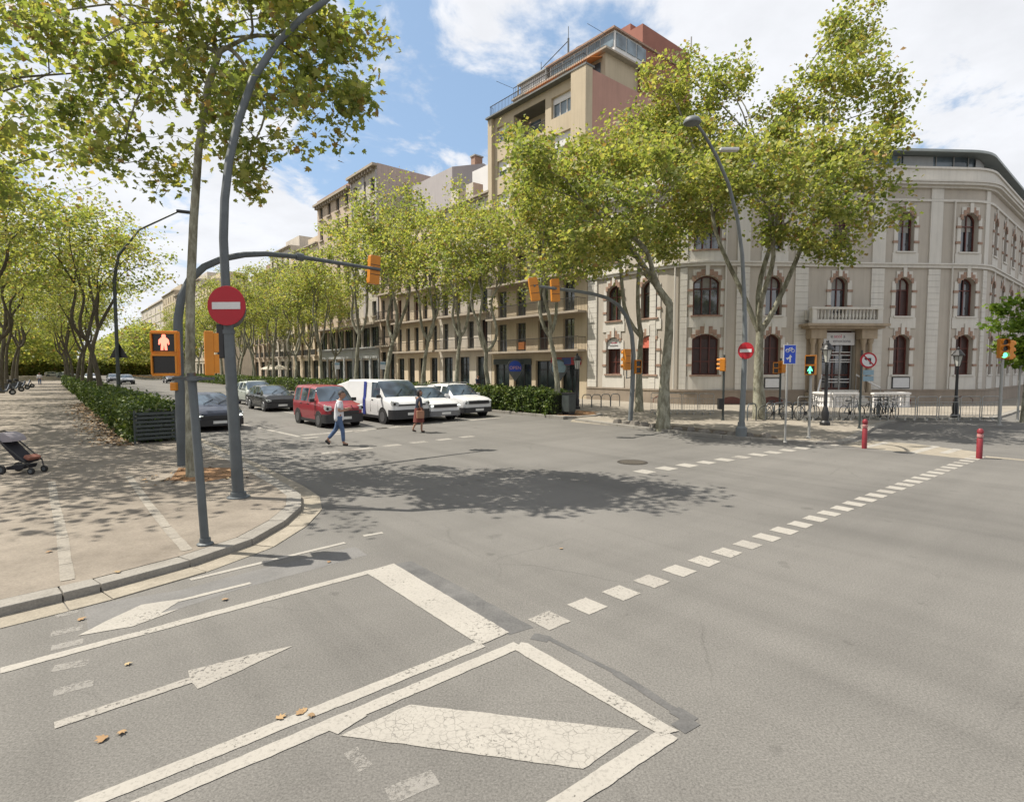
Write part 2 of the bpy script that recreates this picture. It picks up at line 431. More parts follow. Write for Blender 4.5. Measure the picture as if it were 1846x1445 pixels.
# left pavement: kerb from the near lane round the nose and away along the avenue
kl_px = [(0, 1112), (120, 1083), (250, 1050), (345, 1022), (420, 998), (480, 970), (525, 940), (546, 915), (536, 893), (480, 860), (430, 834)]
kl = [G(*p) for p in kl_px]
first = kl[0] + (kl[0] - kl[1]).normalized() * 9
KA = kl[-1].copy()                      # where the kerb has become parallel to the avenue
kl = [first] + kl + [KA + A * 8, KA + A * 30, KA + A * 220]
chain = smooth_chain(kl, .95)
inner = kerb_run(chain, 1)
gutter_run(chain, 1, .34, 30)
far_end = inner[-1]
pav = inner + [far_end - B * 40, inner[0] - B * 60 - A * 4]
sheet('pavement', pav, KZ, MT['pavement'])
RG = random.Random(31)
def ragged(pts, amp=.0022, step=.05):
    """outline of a painted shape with the slightly uneven edge of real paint"""
    out = []
    for i in range(len(pts)):
        a, b = Vector(pts[i]), Vector(pts[(i + 1) % len(pts)]); L = (b - a).length; n = min(240, max(1, int(L / step))) if a.length < 16 else 1
        nr = Vector((-(b - a).y, (b - a).x, 0)).normalized() if L > 0 else Vector((0, 0, 0)); w = 0
        for k in range(n):
            w = .6 * w + RG.gauss(0, amp); out.append(a.lerp(b, k / n) + nr * (w if k else 0))
    return out
def stripe(name, p, q, w, z, mat, root=None, ext=0):
    p = Vector((p[0], p[1], 0)); q = Vector((q[0], q[1], 0)); t = (q - p).normalized(); n = Vector((-t.y, t.x, 0)) * (w / 2)
    p = p - t * ext; q = q + t * ext
    mb = MB(); mb.poly([(x.x, x.y, z) for x in ragged((p - n, q - n, q + n, p + n))])
    return mb.build(name, mat, root, kind=None if root else 'structure')
def patch(name, px, z, mat, root=None, z_trace=0):
    mb = MB(); mb.poly([(g.x, g.y, z) for g in ragged([G(u, v, z_trace) for u, v in px])])
    return mb.build(name, mat, root, kind=None if root else 'structure')
def band(name, px, w):
    root = thing(name, None, None); root['kind'] = 'structure'
    for i in range(len(px) - 1):
        p, q = G(*px[i], KZ), G(*px[i + 1], KZ); L = (q - p).length; n = max(1, round(L / .6))
        for k in range(n):
            stripe('band_slab', p.lerp(q, (k + .012) / n), p.lerp(q, (k + .988) / n), w, KZ + .004 + .001 * (k % 3), MT['band'], root)
band('paving_band', [(93, 868), (98, 900), (113, 970), (122, 1046)], .13)
band('paving_band', [(232, 858), (265, 905), (300, 950), (338, 992)], .13)
# tree pit by the lamp post
patch('tree_pit', [(306, 866), (322, 843), (440, 843), (415, 860), (370, 868)], KZ + .005, MT['soil'], z_trace=KZ)
# ---------------------------------------------------------------- painted markings (4 mm sheets)
Z1, Z2 = .0025, .005
P_ = MT['paint']
def px_stripe(name, p, q, w, mat=P_, z=Z2, ext=0): return stripe(name, G(*p), G(*q), w, z, mat, ext=ext)
px_stripe('lane_line', (0, 1209), (672, 1029), .115, ext=0)
q0 = G(0, 1209); stripe('lane_line', q0 - B * 6, q0, .115, Z2, P_)
patch('stop_line', [(658, 1031), (710, 1016), (918, 1140), (864, 1163)], Z2 + .0018, P_)
d1 = G(900, 1147); d2 = G(168, 1442)
stripe('lane_line', d2 - (d1 - d2).normalized() * 5, G(868, 1161), .12, Z2, P_)
d3 = G(275, 1442); d4 = G(934, 1162)
stripe('lane_line', d3 - (d4 - d3).normalized() * 5, d4, .125, Z2 + .0005, P_)
patch('lane_line', [(634, 1281), (662, 1290), (609, 1324), (577, 1311)], Z2 + .0012, P_)
patch('island_outline', [(939, 1158), (952, 1160), (1224, 1318), (1192, 1327), (928, 1172)], Z2 + .0024, P_)
e1 = G(1207, 1322); e2 = G(1018, 1447)
stripe('island_outline', e1, e2 + (e2 - e1).normalized() * 5, .135, Z2 + .001, P_)
patch('hatch_marking', [(740, 1270), (1152, 1317), (1051, 1386), (613, 1326)], Z2, MT['paint_crack'])
patch('tar_patch', [(712, 1016), (742, 1011), (850, 1068), (962, 1131), (918, 1144)], Z1, MT['tar'])
for ti_, (a_, b_, w_) in enumerate((((960, 1146), (990, 1152), .12), ((985, 1148), (1110, 1212), .05), ((1110, 1212), (1222, 1284), .08), ((1215, 1279), (1250, 1300), .12), ((1250, 1298), (1222, 1314), .12))):
    px_stripe('tar_patch', a_, b_, w_, MT['tar'], Z1 + .0003 + .0003 * ti_)
px_stripe('edge_line', (343, 1045), (622, 978), .075)
px_stripe('edge_line', (655, 966), (690, 960), .08)
mk = thing('arrow_marking', None, None); mk['kind'] = 'structure'
patch('arrow_head', [(140, 1146), (190, 1120), (255, 1090), (330, 1079), (290, 1105), (322, 1098), (240, 1129)], Z2, P_, mk)
stripe('arrow_shaft', G(322, 1083), G(452, 1051), .07, Z2 + .001, P_, mk)
mk = thing('arrow_marking', None, None); mk['kind'] = 'structure'
patch('arrow_head', [(339, 1209), (440, 1183), (529, 1164), (440, 1206), (356, 1242), (344, 1229)], Z2, MT['paint_worn'], mk)
stripe('arrow_shaft', G(348, 1225), G(98, 1308), .095, Z2 + .001, MT['paint_worn'], mk)
gh = MT['paint_ghost']
for p, q, w in (((92, 1143), (150, 1130), .12), ((92, 1168), (150, 1155), .12), ((95, 1205), (160, 1193), .12), ((97, 1248), (168, 1230), .12), ((100, 1110), (140, 1100), .12), ((700, 1435), (785, 1400), .14), ((632, 1352), (660, 1385), .1)):
    px_stripe('faded_marking', p, q, w, gh, Z1)
patch('road_repair', [(150, 1092), (330, 1062), (450, 1030), (640, 985), (662, 1000), (430, 1062), (300, 1104), (160, 1140)], Z1 - .0012, concrete('road_repair', (.13, .128, .125), (.17, .165, .158), 1.2))
def dash_row(p, q, step, wa, wb, mat=P_, name='dashed_line', skip=()):
    root = thing(name, None, None); root['kind'] = 'structure'
    L = (q - p).length; t = (q - p) / L; n = int(L / step)
    for k in range(n + 1):
        if k in skip: continue
        c = p + t * (k * step); rr = random.Random(k * 7 + n)
        a = A * (wa / 2) * rr.uniform(.93, 1.05); b = B * (wb / 2) * rr.uniform(.93, 1.05)
        mb = MB(); mb.poly([(x.x, x.y, Z2) for x in ragged((c - a - b, c + a - b, c + a + b, c - a + b), .0025, .04)])
        mb.build('dash', mat if rr.random() > .18 else MT['paint_worn'], root)
pa, pb = G(990, 1118), G(1765, 822)
st = (G(1114, 1066) - pa).length / 2
dash_row(pa, pb, st, .31, .31)
dash_row(G(1162, 850), G(1490, 801), .78, .42, .42)
dash_row(G(430, 708), G(849, 786), 1.0, .3, .5, P_, 'crossing_line') if 0 else None
dash_row(G(532, 823), G(860, 785), (G(597, 816) - G(532, 823)).length, .36, .6, MT['paint_worn'], 'crossing_line')
dash_row(G(560, 789), G(800, 757), (G(663, 778) - G(564, 789)).length / 2, .34, .55, MT['paint_worn'], 'crossing_line')
stripe('lane_line', G(443, 766), G(540, 787), .16, Z2, P_)
stripe('lane_line', G(443, 766), G(443, 766) + A * 30, .12, Z2, P_)
stripe('stop_line', G(545, 785), G(905, 752), .4, Z2, MT['paint_worn'])
for k in (1, 2, 3):
    b0 = G(655 + (k - 1) * 110, 768 - (k - 1) * 9); stripe('lane_line', b0, b0 + A * 26, .12, Z2, P_)
# bike crossing between the red bollards
patch('bike_lane_ramp', [(1500, 800), (1548, 806), (1762, 829), (1768, 815), (1650, 800), (1560, 793)], Z1, MT['gutter'])
for p, q in (((1560, 806), (1600, 797)), ((1642, 817), (1688, 804)), ((1700, 817), (1727, 809)), ((1500, 803), (1545, 794))):
    px_stripe('bike_lane_marking', p, q, .22)
px_stripe('edge_line', (1776, 823), (1900, 834), .3, MT['gutter'])
px_stripe('lane_line', (1780, 760), (1900, 722), .14)
# manhole
mh = thing('manhole_cover', 'round dark iron manhole cover set in the asphalt at the tip of the tree shadow', 'manhole cover', G(1140, 833))
mb = MB(); mb.lathe([(.40, 0), (.40, .007), (.34, .007), (.335, .005)], n=28); mb.build('rim', plain('cast_iron', (.06, .055, .05), .6, .5), mh)
mb = MB(); mb.lathe([(.33, 0), (.33, .009)], n=28)
for k in range(-4, 5): mb.box((k * .065, 0, .0105), (.03, 2 * math.sqrt(max(.0, .3 ** 2 - (k * .065) ** 2)), .004))
mb.build('lid', plain('iron_lid', (.085, .075, .062), .65, .4), mh)
# ---------------------------------------------------------------- plaza, median and far pavements on the right
C0 = Vector((21.6, 37.0, 0))                       # centre of the chamfered front
DCH = Vector((math.cos(R(3.5)), math.sin(R(3.5)), 0))
K1 = C0 - DCH * 10.2                               # corner on the avenue
K2 = C0 + DCH * 10.2                               # corner on the cross street
def FA(t, off=0, z=0): return K1 + A * t - B * off + Vector((0, 0, z))     # avenue facade line
pl_px = [(1036, 758), (1110, 768), (1200, 779), (1330, 792), (1420, 799), (1492, 802), (1530, 799), (1555, 787), (1582, 771), (1620, 761), (1700, 757), (1785, 756), (1815, 750), (1842, 741)]
pl = [G(*p) for p in pl_px]; pl = pl + [pl[-1] + B * 12, pl[-1] + B * 90]
pch = smooth_chain(pl, 1.0)
pin = kerb_run(pch, 1, .3, KZ, 44)
sheet('plaza_pavement', pin + [K2 + B * 95, K2 + B * 2, K1 - DCH * -2 + A * 1, FA(12), FA(12, 6)], KZ, MT['plaza'])
ME = G(1026, 757)                                  # median nose
MA = lambda t, off: ME + A * t + B * off
mch = [MA(240 - i * 1.0, 0) for i in range(0, 241)][::-1]
mch = smooth_chain([MA(.9, 3.2), MA(0, 2.4), MA(-.15, .8), MA(.9, .05), MA(3, 0), MA(30, 0), MA(240, 0)], 1.0)
# (median kerb runs from its back edge round the nose and away)
minn = kerb_run(mch, -1, .3, .15, 40)
sheet('median_strip', minn + [MA(240, 3.4), MA(1, 3.4)], .15, MT['soil'])
# rough planting strip with loose edging stones along the plaza kerb
kp_ = [G(*q) for q in ((1116, 768.7), (1200, 779), (1330, 792), (1412, 798.5))]
mb = MB(); mb.poly([(p.x, p.y + .42, KZ + .012) for p in kp_] + [(p.x + .2, p.y + f_, KZ + .012) for p, f_ in zip(kp_[::-1], (1.0, 2.0, 2.2, 1.0))]); mb.build('planting_strip', concrete('dark_soil', (.075, .062, .048), (.15, .125, .095), 2.5), kind='structure')
edge = smooth_chain([Vector((p.x, p.y + .58, KZ)) for p in kp_], .55)
es_ = thing('strip_edging', None, None); es_['kind'] = 'structure'; rs_ = random.Random(2)
MT['edging'] = concrete('edging_stone', (.11, .10, .09), (.24, .22, .19), 2)
for e_ in edge:
    mb = MB(); k_ = 7; rr_ = [rs_.uniform(.16, .30) for _ in range(k_)]; a0 = rs_.random()
    base = [e_ + Vector((rr_[i] * math.cos(a0 + i * .8976), rr_[i] * .7 * math.sin(a0 + i * .8976), 0)) for i in range(k_)]
    h_ = rs_.uniform(.10, .2); lo_ = [mb.pt(p) for p in base]; hi_ = [mb.pt(e_.lerp(p, .68) + Vector((0, 0, h_ * rs_.uniform(.8, 1.1)))) for p in base]
    mb.f.append(hi_); mb.m.append(0)
    for i in range(k_): mb.f.append([lo_[i], lo_[(i + 1) % k_], hi_[(i + 1) % k_], hi_[i]]); mb.m.append(0)
    mb.build('edging_stone', MT['edging'], es_)
patch('ramp', [(1028, 760), (1040, 748), (1115, 757), (1112, 768)], Z1, MT['gutter'])
sheet('facade_pavement', [FA(12, 6), FA(12, -1), FA(300, -1), FA(300, 6)], KZ - .001, MT['plaza'])
far_cross = K2 + B * 0
# ---------------------------------------------------------------- facade machinery
class Line:
    def __init__(s, o, d, n): s.o, s.d, s.n = Vector(o), Vector(d), Vector(n); s.curved = []
    def at(s, u, n=0, z=0):
        p = s.o + s.d * u + s.n * n; return Vector((p.x, p.y, z))
class Corner:
    """avenue front, rounded corner, chamfer, rounded corner, side street; u = 0 at the middle of the chamfer"""
    def __init__(s, rad):
        s.r = rad; s.h = [yaw(-A), yaw(DCH), yaw(B)]
        t1, t2 = s.h[1] - s.h[0], s.h[2] - s.h[1]
        s.t1, s.t2 = rad * math.tan(t1 / 2), rad * math.tan(t2 / 2)
        s.a = -(10.2 - s.t1); s.b = 10.2 - s.t2
        s.aa = s.a - rad * t1; s.bb = s.b + rad * t2
        s.curved = [(s.aa, s.a), (s.b, s.bb)]
    def at(s, u, n=0, z=0):
        if s.a <= u <= s.b: p = C0 + DCH * u; h = s.h[1]
        elif u < s.aa: p = K1 + A * (s.t1 + s.aa - u); h = s.h[0]
        elif u > s.bb: p = K2 + B * (s.t2 + u - s.bb); h = s.h[2]
        elif u < s.a:
            c = C0 + DCH * s.a + Vector((-math.sin(s.h[1]), math.cos(s.h[1]), 0)) * s.r
            h = s.h[1] - (s.a - u) / s.r; p = c + Vector((math.sin(h), -math.cos(h), 0)) * s.r
        else:
            c = C0 + DCH * s.b + Vector((-math.sin(s.h[1]), math.cos(s.h[1]), 0)) * s.r
            h = s.h[1] + (u - s.b) / s.r; p = c + Vector((math.sin(h), -math.cos(h), 0)) * s.r
        p = p + Vector((math.sin(h), -math.cos(h), 0)) * n
        return Vector((p.x, p.y, z))
def breaks(path, u0, u1, step=.5):
    out = {u0, u1}
    for a, b in path.curved:
        for e in (a, b):
            if u0 < e < u1: out.add(e)
        lo, hi = max(a, u0), min(b, u1)
        if hi > lo:
            n = max(1, math.ceil((hi - lo) / step))
            for k in range(n + 1): out.add(lo + (hi - lo) * k / n)
    return sorted(out)
def pbox(mb, path, u0, u1, z0, z1, n0, n1, m=0):
    us = breaks(path, u0, u1); rings = []
    for u in us: rings.append([mb.pt(path.at(u, n, z)) for n, z in ((n0, z0), (n1, z0), (n1, z1), (n0, z1))])
    for i in range(len(us) - 1):
        a, b = rings[i], rings[i + 1]
        for k in range(4): mb.f.append([a[k], b[k], b[(k + 1) % 4], a[(k + 1) % 4]]); mb.m.append(m)
    mb.f.append(rings[0][::-1]); mb.m.append(m); mb.f.append(rings[-1]); mb.m.append(m)
def outline(u, w, z0, z1, rise, nseg=8, inset=0):
    """window outline, bottom-left, up, over the arch, down to bottom-right; (u, z) pairs"""
    w2 = w / 2 - inset; z0 = z0 + inset; z1 = z1 - inset; pts = [(u - w2, z0)]
    if rise <= 0: return pts + [(u - w2, z1), (u + w2, z1), (u + w2, z0)]
    rise = min(rise, w2)
    rad = (w2 * w2 + rise * rise) / (2 * rise); cz = z1 - rad; a0 = math.asin(min(1, w2 / rad))
    if rise > w2 * .999: a0 = math.pi / 2
    for k in range(nseg + 1):
        a = -a0 + 2 * a0 * k / nseg; pts.append((u + rad * math.sin(a), cz + rad * math.cos(a)))
    return pts + [(u + w2, z0)]
def facade(path, u0, u1, z0, z1, holes, depth=.28, step=.5):
    """wall sheet with window holes and reveals; holes = (u, w, za, zb, rise)"""
    mb = MB(); us = set(breaks(path, u0, u1, step)); zs = {z0, z1}
    for h in holes: us |= {h[0] - h[1] / 2, h[0] + h[1] / 2}; zs |= {h[2], h[3]}
    us = sorted(x for x in us if u0 - 1e-6 <= x <= u1 + 1e-6); zs = sorted(z for z in zs if z0 <= z <= z1)
    for i in range(len(us) - 1):
        if us[i + 1] - us[i] < 1e-5: continue
        uc = (us[i] + us[i + 1]) / 2; run = None
        for j in range(len(zs) - 1):
            zc = (zs[j] + zs[j + 1]) / 2
            inside = any(abs(uc - h[0]) < h[1] / 2 and h[2] < zc < h[3] for h in holes)
            if inside: continue
            mb.poly([path.at(us[i], 0, zs[j]), path.at(us[i + 1], 0, zs[j]), path.at(us[i + 1], 0, zs[j + 1]), path.at(us[i], 0, zs[j + 1])])
    for u, w, za, zb, rise in holes:
        o = outline(u, w, za, zb, rise)
        for k in range(len(o)):
            p, q = o[k], o[(k + 1) % len(o)]
            mb.poly([path.at(p[0], 0, p[1]), path.at(q[0], 0, q[1]), path.at(q[0], -depth, q[1]), path.at(p[0], -depth, p[1])])
        if rise > 0:
            arc = o[1:-1]; mid = len(arc) // 2
            TL, TR = (u - w / 2, zb), (u + w / 2, zb)
            for k in range(len(arc) - 1):
                c = TL if k < mid else TR
                tri = [c, arc[k], arc[k + 1]]
                mb.poly([path.at(a, 0, z) for a, z in tri])
    return mb
def world_part(mb, name, mat, parent, **kw):
    o = mb.build(name, mat, None, **kw); adopt(o, parent)
    w = parent; loc = Vector((0, 0, 0))
    while w is not None: loc += w.location; w = w.parent
    o.location = -loc; return o
def window(path, parent, u, w, z0, z1, rise, depth, frame_mat, glass_mat, fw=.09, mull=1, transoms=(), name='window', label=None):
    """frame part with a pane sub-part; transoms are fractions of the height"""
    mb = MB(); nf = -depth + .07
    oo, ii = outline(u, w, z0, z1, rise), outline(u, w, z0, z1, rise * .9 if rise else 0, inset=fw)
    n = len(oo)
    for k in range(n):
        j = (k + 1) % n
        mb.poly([path.at(oo[k][0], nf, oo[k][1]), path.at(oo[j][0], nf, oo[j][1]), path.at(ii[j][0], nf, ii[j][1]), path.at(ii[k][0], nf, ii[k][1])])
        mb.poly([path.at(ii[k][0], nf, ii[k][1]), path.at(ii[j][0], nf, ii[j][1]), path.at(ii[j][0], -depth, ii[j][1]), path.at(ii[k][0], -depth, ii[k][1])])
    for k in range(mull):
        x = u - w / 2 + w * (k + 1) / (mull + 1); pbox(mb, path, x - fw * .45, x + fw * .45, z0 + fw, z1 - fw - (rise * .12), -depth + .005, nf - .008)
    for tr in transoms:
        zz = z0 + (z1 - z0) * tr; pbox(mb, path, u - w / 2 + fw, u + w / 2 - fw, zz - fw * .4, zz + fw * .4, -depth + .006, nf - .004)
    fr = world_part(mb, name, frame_mat, parent)
    if label: fr['label'] = label
    mb = MB(); mb.poly([path.at(a, -depth + .002, z) for a, z in outline(u, w, z0, z1, rise)])
    world_part(mb, 'pane', glass_mat, fr)
    return fr
def sub(parent, name, mat, path, u0, u1, z0, z1, n0, n1):
    mb = MB(); pbox(mb, path, u0, u1, z0, z1, n0, n1); return world_part(mb, name, mat, parent)
# materials of the buildings
MT['taupe'] = plain('taupe_render', (.42, .38, .325), .9, 0, .07, .5, .15, streak=.12)
MT['cream'] = plain('cream_render', (.56, .535, .485), .9, 0, .06, .6, .15, streak=.14)
MT['plinth'] = plain('plinth_stone', (.27, .222, .175), .9, 0, .12, 1.0, .2, streak=.15)
MT['terracotta'] = plain('terracotta_brick', (.29, .19, .14), .85, 0, .25, 5, .2)
MT['maroon'] = plain('maroon_wood', (.095, .026, .018), .5, 0, .2, 4)
MT['glass'] = glassy('window_glass', (.035, .038, .044), .06); MT['glass'].node_tree.nodes['Principled BSDF'].inputs['IOR'].default_value = 2.0
MT['glass_blind'] = plain('blind_behind_glass', (.055, .028, .024), .35, 0, .2, 2, spec=.4)
MT['blind'] = plain('roller_blind', (.26, .25, .23), .7)
MT['glass_blue'] = glassy('attic_glass', (.13, .17, .20), .1)
MT['glass_teal'] = glassy('shop_glass', (.03, .042, .045), .12)
MT['porch'] = plain('porch_stone', (.34, .275, .20), .9, 0, .12, 1.5, .25, streak=.2)
MT['roofing'] = plain('roofing', (.16, .155, .15), .8, 0, .15, 1)
MT['zinc'] = plain('zinc_edge', (.33, .36, .35), .55, .2, .1, 2)
MT['beige'] = plain('beige_render', (.46, .385, .275), .9, 0, .07, .4, .15, streak=.12)
MT['pinkwall'] = plain('pink_party_wall', (.41, .235, .185), .9, 0, .08, .35, .12, streak=.12)
MT['redbrick'] = plain('red_brick', (.27, .115, .085), .9, 0, .12, .6, .2)
MT['sand'] = plain('sand_stone', (.58, .48, .35), .9, 0, .09, .6, .2, streak=.2)
MT['greystone'] = plain('grey_stone', (.52, .47, .40), .9, 0, .1, .5, .2, streak=.22)
MT['salmon'] = plain('salmon_render', (.46, .37, .285), .9, 0, .1, .5, .15, streak=.2)
MT['greywall'] = plain('grey_render', (.37, .345, .345), .9, 0, .06, .4, .1, streak=.1)
MT['whitewall'] = plain('white_render', (.62, .61, .60), .9, 0, .05, .5, .1)
MT['balc'] = plain('balcony_stone', (.36, .31, .25), .9, 0, .12, 1, .2, streak=.2)
MT['iron'] = plain('balcony_iron', (.035, .032, .03), .6, .2, .2, 4)
MT['shutter'] = plain('grey_shutter', (.12, .125, .12), .7, 0, .15, 3)
MT['orange'] = plain('orange_awning', (.58, .20, .05), .8, 0, .1, 2)
MT['slab_grey'] = plain('grey_cladding', (.36, .37, .37), .6, 0, .06, 1, streak=.08)
# ---------------------------------------------------------------- the chamfered institutional building
CO = Corner(4.2)
esc = thing('corner_building', 'three-storey taupe and cream building with rounded corners, red brick window arches and a glazed attic', 'building', C0)
U0, U1 = CO.aa - (8.65 - CO.t1), 52.0
floors = [(2.05, 4.72, .34), (5.95, 8.5, .42), (10.2, 12.75, .5)]
bays = [('ch', x) for x in (-8.9, -4.45, 0, 4.45, 8.9)]
fa1 = [CO.aa - (3.0 - CO.t1), CO.aa - (6.1 - CO.t1)]
fb = [CO.bb + .9 + 3.35 * k for k in range(11)]
wins = []
for u in (-8.9, -4.45, 0, 4.45, 8.9):
    for fl in range(3):
        if u == 0 and fl == 0: continue
        w = 1.75 if u == -8.9 else (1.3 if u == 8.9 else 1.12)
        wins.append((u, w, fl))
for u in fa1:
    for fl in range(3): wins.append((u, 1.35, fl))
for u in fb:
    for fl in range(3): wins.append((u, 1.1, fl))
ZTOP = 15.65
holes = [(u, w, floors[fl][0], floors[fl][1], min(floors[fl][2], w / 2 * .8)) for u, w, fl in wins] + [(0, 2.5, 1.05, 4.95, 0)]
us = breaks(CO, U0, U1)
world_part(facade(CO, U0, U1, 0, ZTOP, holes, .34), 'wall', MT['taupe'], esc)
# back, roof and end walls
ring = [CO.at(u, -.01) for u in us]
back = [CO.at(U1, 0) + A * 16, K1 + A * 8.65 + B * 30 + A * 6, K1 + A * 8.65 + B * 14]
mb = MB(); mb.poly([(p.x, p.y, ZTOP - .35) for p in ring + back]); world_part(mb, 'roof', MT['roofing'], esc)
mb = MB(); ends = [ring[-1]] + back + [ring[0]]
for i in range(len(ends) - 1):
    p, q = ends[i], ends[i + 1]; mb.poly([(p.x, p.y, 0), (q.x, q.y, 0), (q.x, q.y, ZTOP), (p.x, p.y, ZTOP)])
world_part(mb, 'rear_wall', MT['greywall'], esc)
def strip(name, mat, z0, z1, n, u0=U0 + .02, u1=U1 - .02, n0=-.05): 
    mb = MB(); pbox(mb, CO, u0, u1, z0, z1, n0, n); return world_part(mb, name, mat, esc)
mb = MB()
for a, b in ((U0 + .02, -1.3), (1.3, U1 - .02)): pbox(mb, CO, a, b, 0, .95, -.05, .14); pbox(mb, CO, a, b, .95, 1.05, -.05, .18)
world_part(mb, 'plinth', MT['plinth'], esc)
strip('belt_cornice', MT['cream'], 9.12, 9.32, .14); strip('belt_cornice', MT['cream'], 9.322, 9.42, .22)
strip('string_course', MT['cream'], 13.45, 13.6, .09)
strip('cornice', MT['cream'], 14.3, 14.46, .2); strip('cornice', MT['cream'], 14.462, 14.62, .42); strip('cornice', MT['cream'], 14.622, 14.72, .5)
strip('parapet', MT['cream'], 14.722, 15.55, .06); strip('parapet_coping', MT['cream'], 15.552, 15.68, .16)
# pilasters in courses
pil = [(-6.55, .84), (-2.6, .88), (2.6, .88), (6.5, .84), (10.35, .45), (-10.35, .45), (CO.aa - .55, .5), (U0 + .5, .9)]
for u, w in pil:
    p = MB()
    z = 1.07
    while z < 9.0: pbox(p, CO, u - w / 2, u + w / 2, z, min(z + .385, 9.1), -.02, .085); z += .4
    pbox(p, CO, u - w / 2, u + w / 2, 9.43, 13.44, -.02, .085); pbox(p, CO, u - w / 2, u + w / 2, 13.61, 14.29, -.02, .085)
    world_part(p, 'pilaster', MT['cream'], esc)
u = CO.bb + 2.6
rb = random.Random(3)
for (u, w, fl) in wins:
    z0, z1, rise = floors[fl]; rise = min(rise, w / 2 * .8)
    glass = MT['glass_blind'] if fl == 0 or rb.random() < .2 else MT['glass']
    fr = window(CO, esc, u, w, z0, z1, rise, .34, MT['maroon'], glass, .085, 1 if w < 1.5 else 2, (.68,) if fl else (.33, .66))
    far = u > fb[3] + .1
    # cream surround, sill apron
    e = .27
    mb = MB(); pbox(mb, CO, u - w / 2 - e, u - w / 2 - .004, z0 - .1, z1 - rise * .6, -.02, .05); pbox(mb, CO, u + w / 2 + .004, u + w / 2 + e, z0 - .1, z1 - rise * .6, -.02, .05)
    lowz = 1.06 if fl == 0 else (z0 - .8)
    pbox(mb, CO, u - w / 2 - e * 1.25, u + w / 2 + e * 1.25, lowz, z0 - .103, -.02, .055)
    oo = outline(u, w, z0, z1, rise)[1:-1]
    top = z1 + (.52 if fl else .62)
    for k in range(len(oo) - 1):
        a, b = oo[k], oo[k + 1]
        quad = [(a[0], a[1] + .003), (b[0], b[1] + .003), (b[0], z1 + .02 if False else top - .12), (a[0], top - .12)]
        mb.poly([CO.at(x, .045, z) for x, z in quad])
    world_part(mb, 'surround', MT['cream'], fr)
    sub(fr, 'sill', MT['terracotta'] if u < -8 else MT['cream'], CO, u - w / 2 - .12, u + w / 2 + .12, z0 - .10, z0 - .003, -.3, .13)
    sub(fr, 'keystone', MT['cream'], CO, u - .12, u + .12, z1 + .02, top + .12, -.02, .12)
    if far: continue
    for sgn in (-1, 1):
        # stepped brick voussoirs beside the keystone, brick blocks on the jambs
        for k in range(3):
            x = sgn * (.13 + w * .155 * k + w * .075); hh = .50 - .13 * k if fl == 0 else .40 - .03 * k
            zb = z1 + .03 - rise * (min(1, (abs(x) / (w / 2))) ** 2)
            a, b = u + x - w * .072, u + x + w * .072
            sub(fr, 'brick_block', MT['terracotta'], CO, a, b, zb, zb + hh, .0, .075 + .004 * k)
        for fz in (.24, .64):
            zz = z0 + (z1 - z0) * fz; x = sgn * (w / 2 + .17)
            sub(fr, 'brick_block', MT['terracotta'], CO, u + x - .17, u + x + .17, zz - .075, zz + .075, .0, .09)
# downpipes
for u in (-10.9, -7.75, 7.7):
    mb = MB()
    for z in (1.1, 4.2, 7.3, 10.4): q = CO.at(u, .13, z); mb.tube([q, CO.at(u, .13, min(z + 3.1, 14.2))], .05, 6)
    world_part(mb, 'downpipe', MT['cream'], esc)
# roller blinds half drawn behind some panes
for u, fl_, f in ((-8.9, 1, .35), (4.45, 1, .3), (8.9, 2, .45), (4.45, 2, .5), (-4.45, 1, .28), (0, 1, .3), (fa1[0], 1, .4), (-4.45, 2, .55)):
    z0, z1, _r = floors[fl_]; mb = MB(); pts_ = [q for q in outline(u, 1.0, z0, z1, .3, inset=.1)]; zc = z1 - (z1 - z0) * f
    mb.poly([CO.at(a, -.335, max(z, zc)) for a, z in pts_]); world_part(mb, 'roller_blind', MT['blind'], esc)
# basement lights
for u in (-11.8, -7.2, -4.45, 4.45, 8.9):
    mb = MB(); mb.poly([CO.at(a, .143, z) for a, z in outline(u, 1.5 if u > -8 else 1.1, .14, .62, .25)]); world_part(mb, 'basement_light', MT['maroon'], esc)
# attic: set-back curved glazing under a flat zinc roof
mb = MB(); pbox(mb, CO, U0 + .1, U1 - .1, ZTOP - .3, 16.7, -1.2, -.9); 
world_part(mb, 'attic_glazing', MT['glass_blue'], esc)
x = U0 + .6
while x < U1 - 1: sub(esc, 'attic_mullion', MT['galv_lt'], CO, x - .035, x + .035, ZTOP - .2, 16.7, -.895, -.84); x += 1.25
strip('attic_roof', MT['zinc'], 16.7, 16.86, .02, n0=-9)
mb = MB(); pbox(mb, CO, 10.4, 12.4, ZTOP - .1, 16.66, -.83, -.8); world_part(mb, 'attic_panel', MT['slab_grey'], esc)
mb = MB(); pbox(mb, CO, 4.7, 6.8, ZTOP + .35, 16.66, -.83, -.8); world_part(mb, 'attic_panel', MT['slab_grey'], esc)
mb = MB(); q = CO.at(17.5, -6); mb.box((q.x, q.y, 18.1), (1.1, 1.1, 2.4), yaw(B)); world_part(mb, 'chimney', MT['terracotta'], esc)
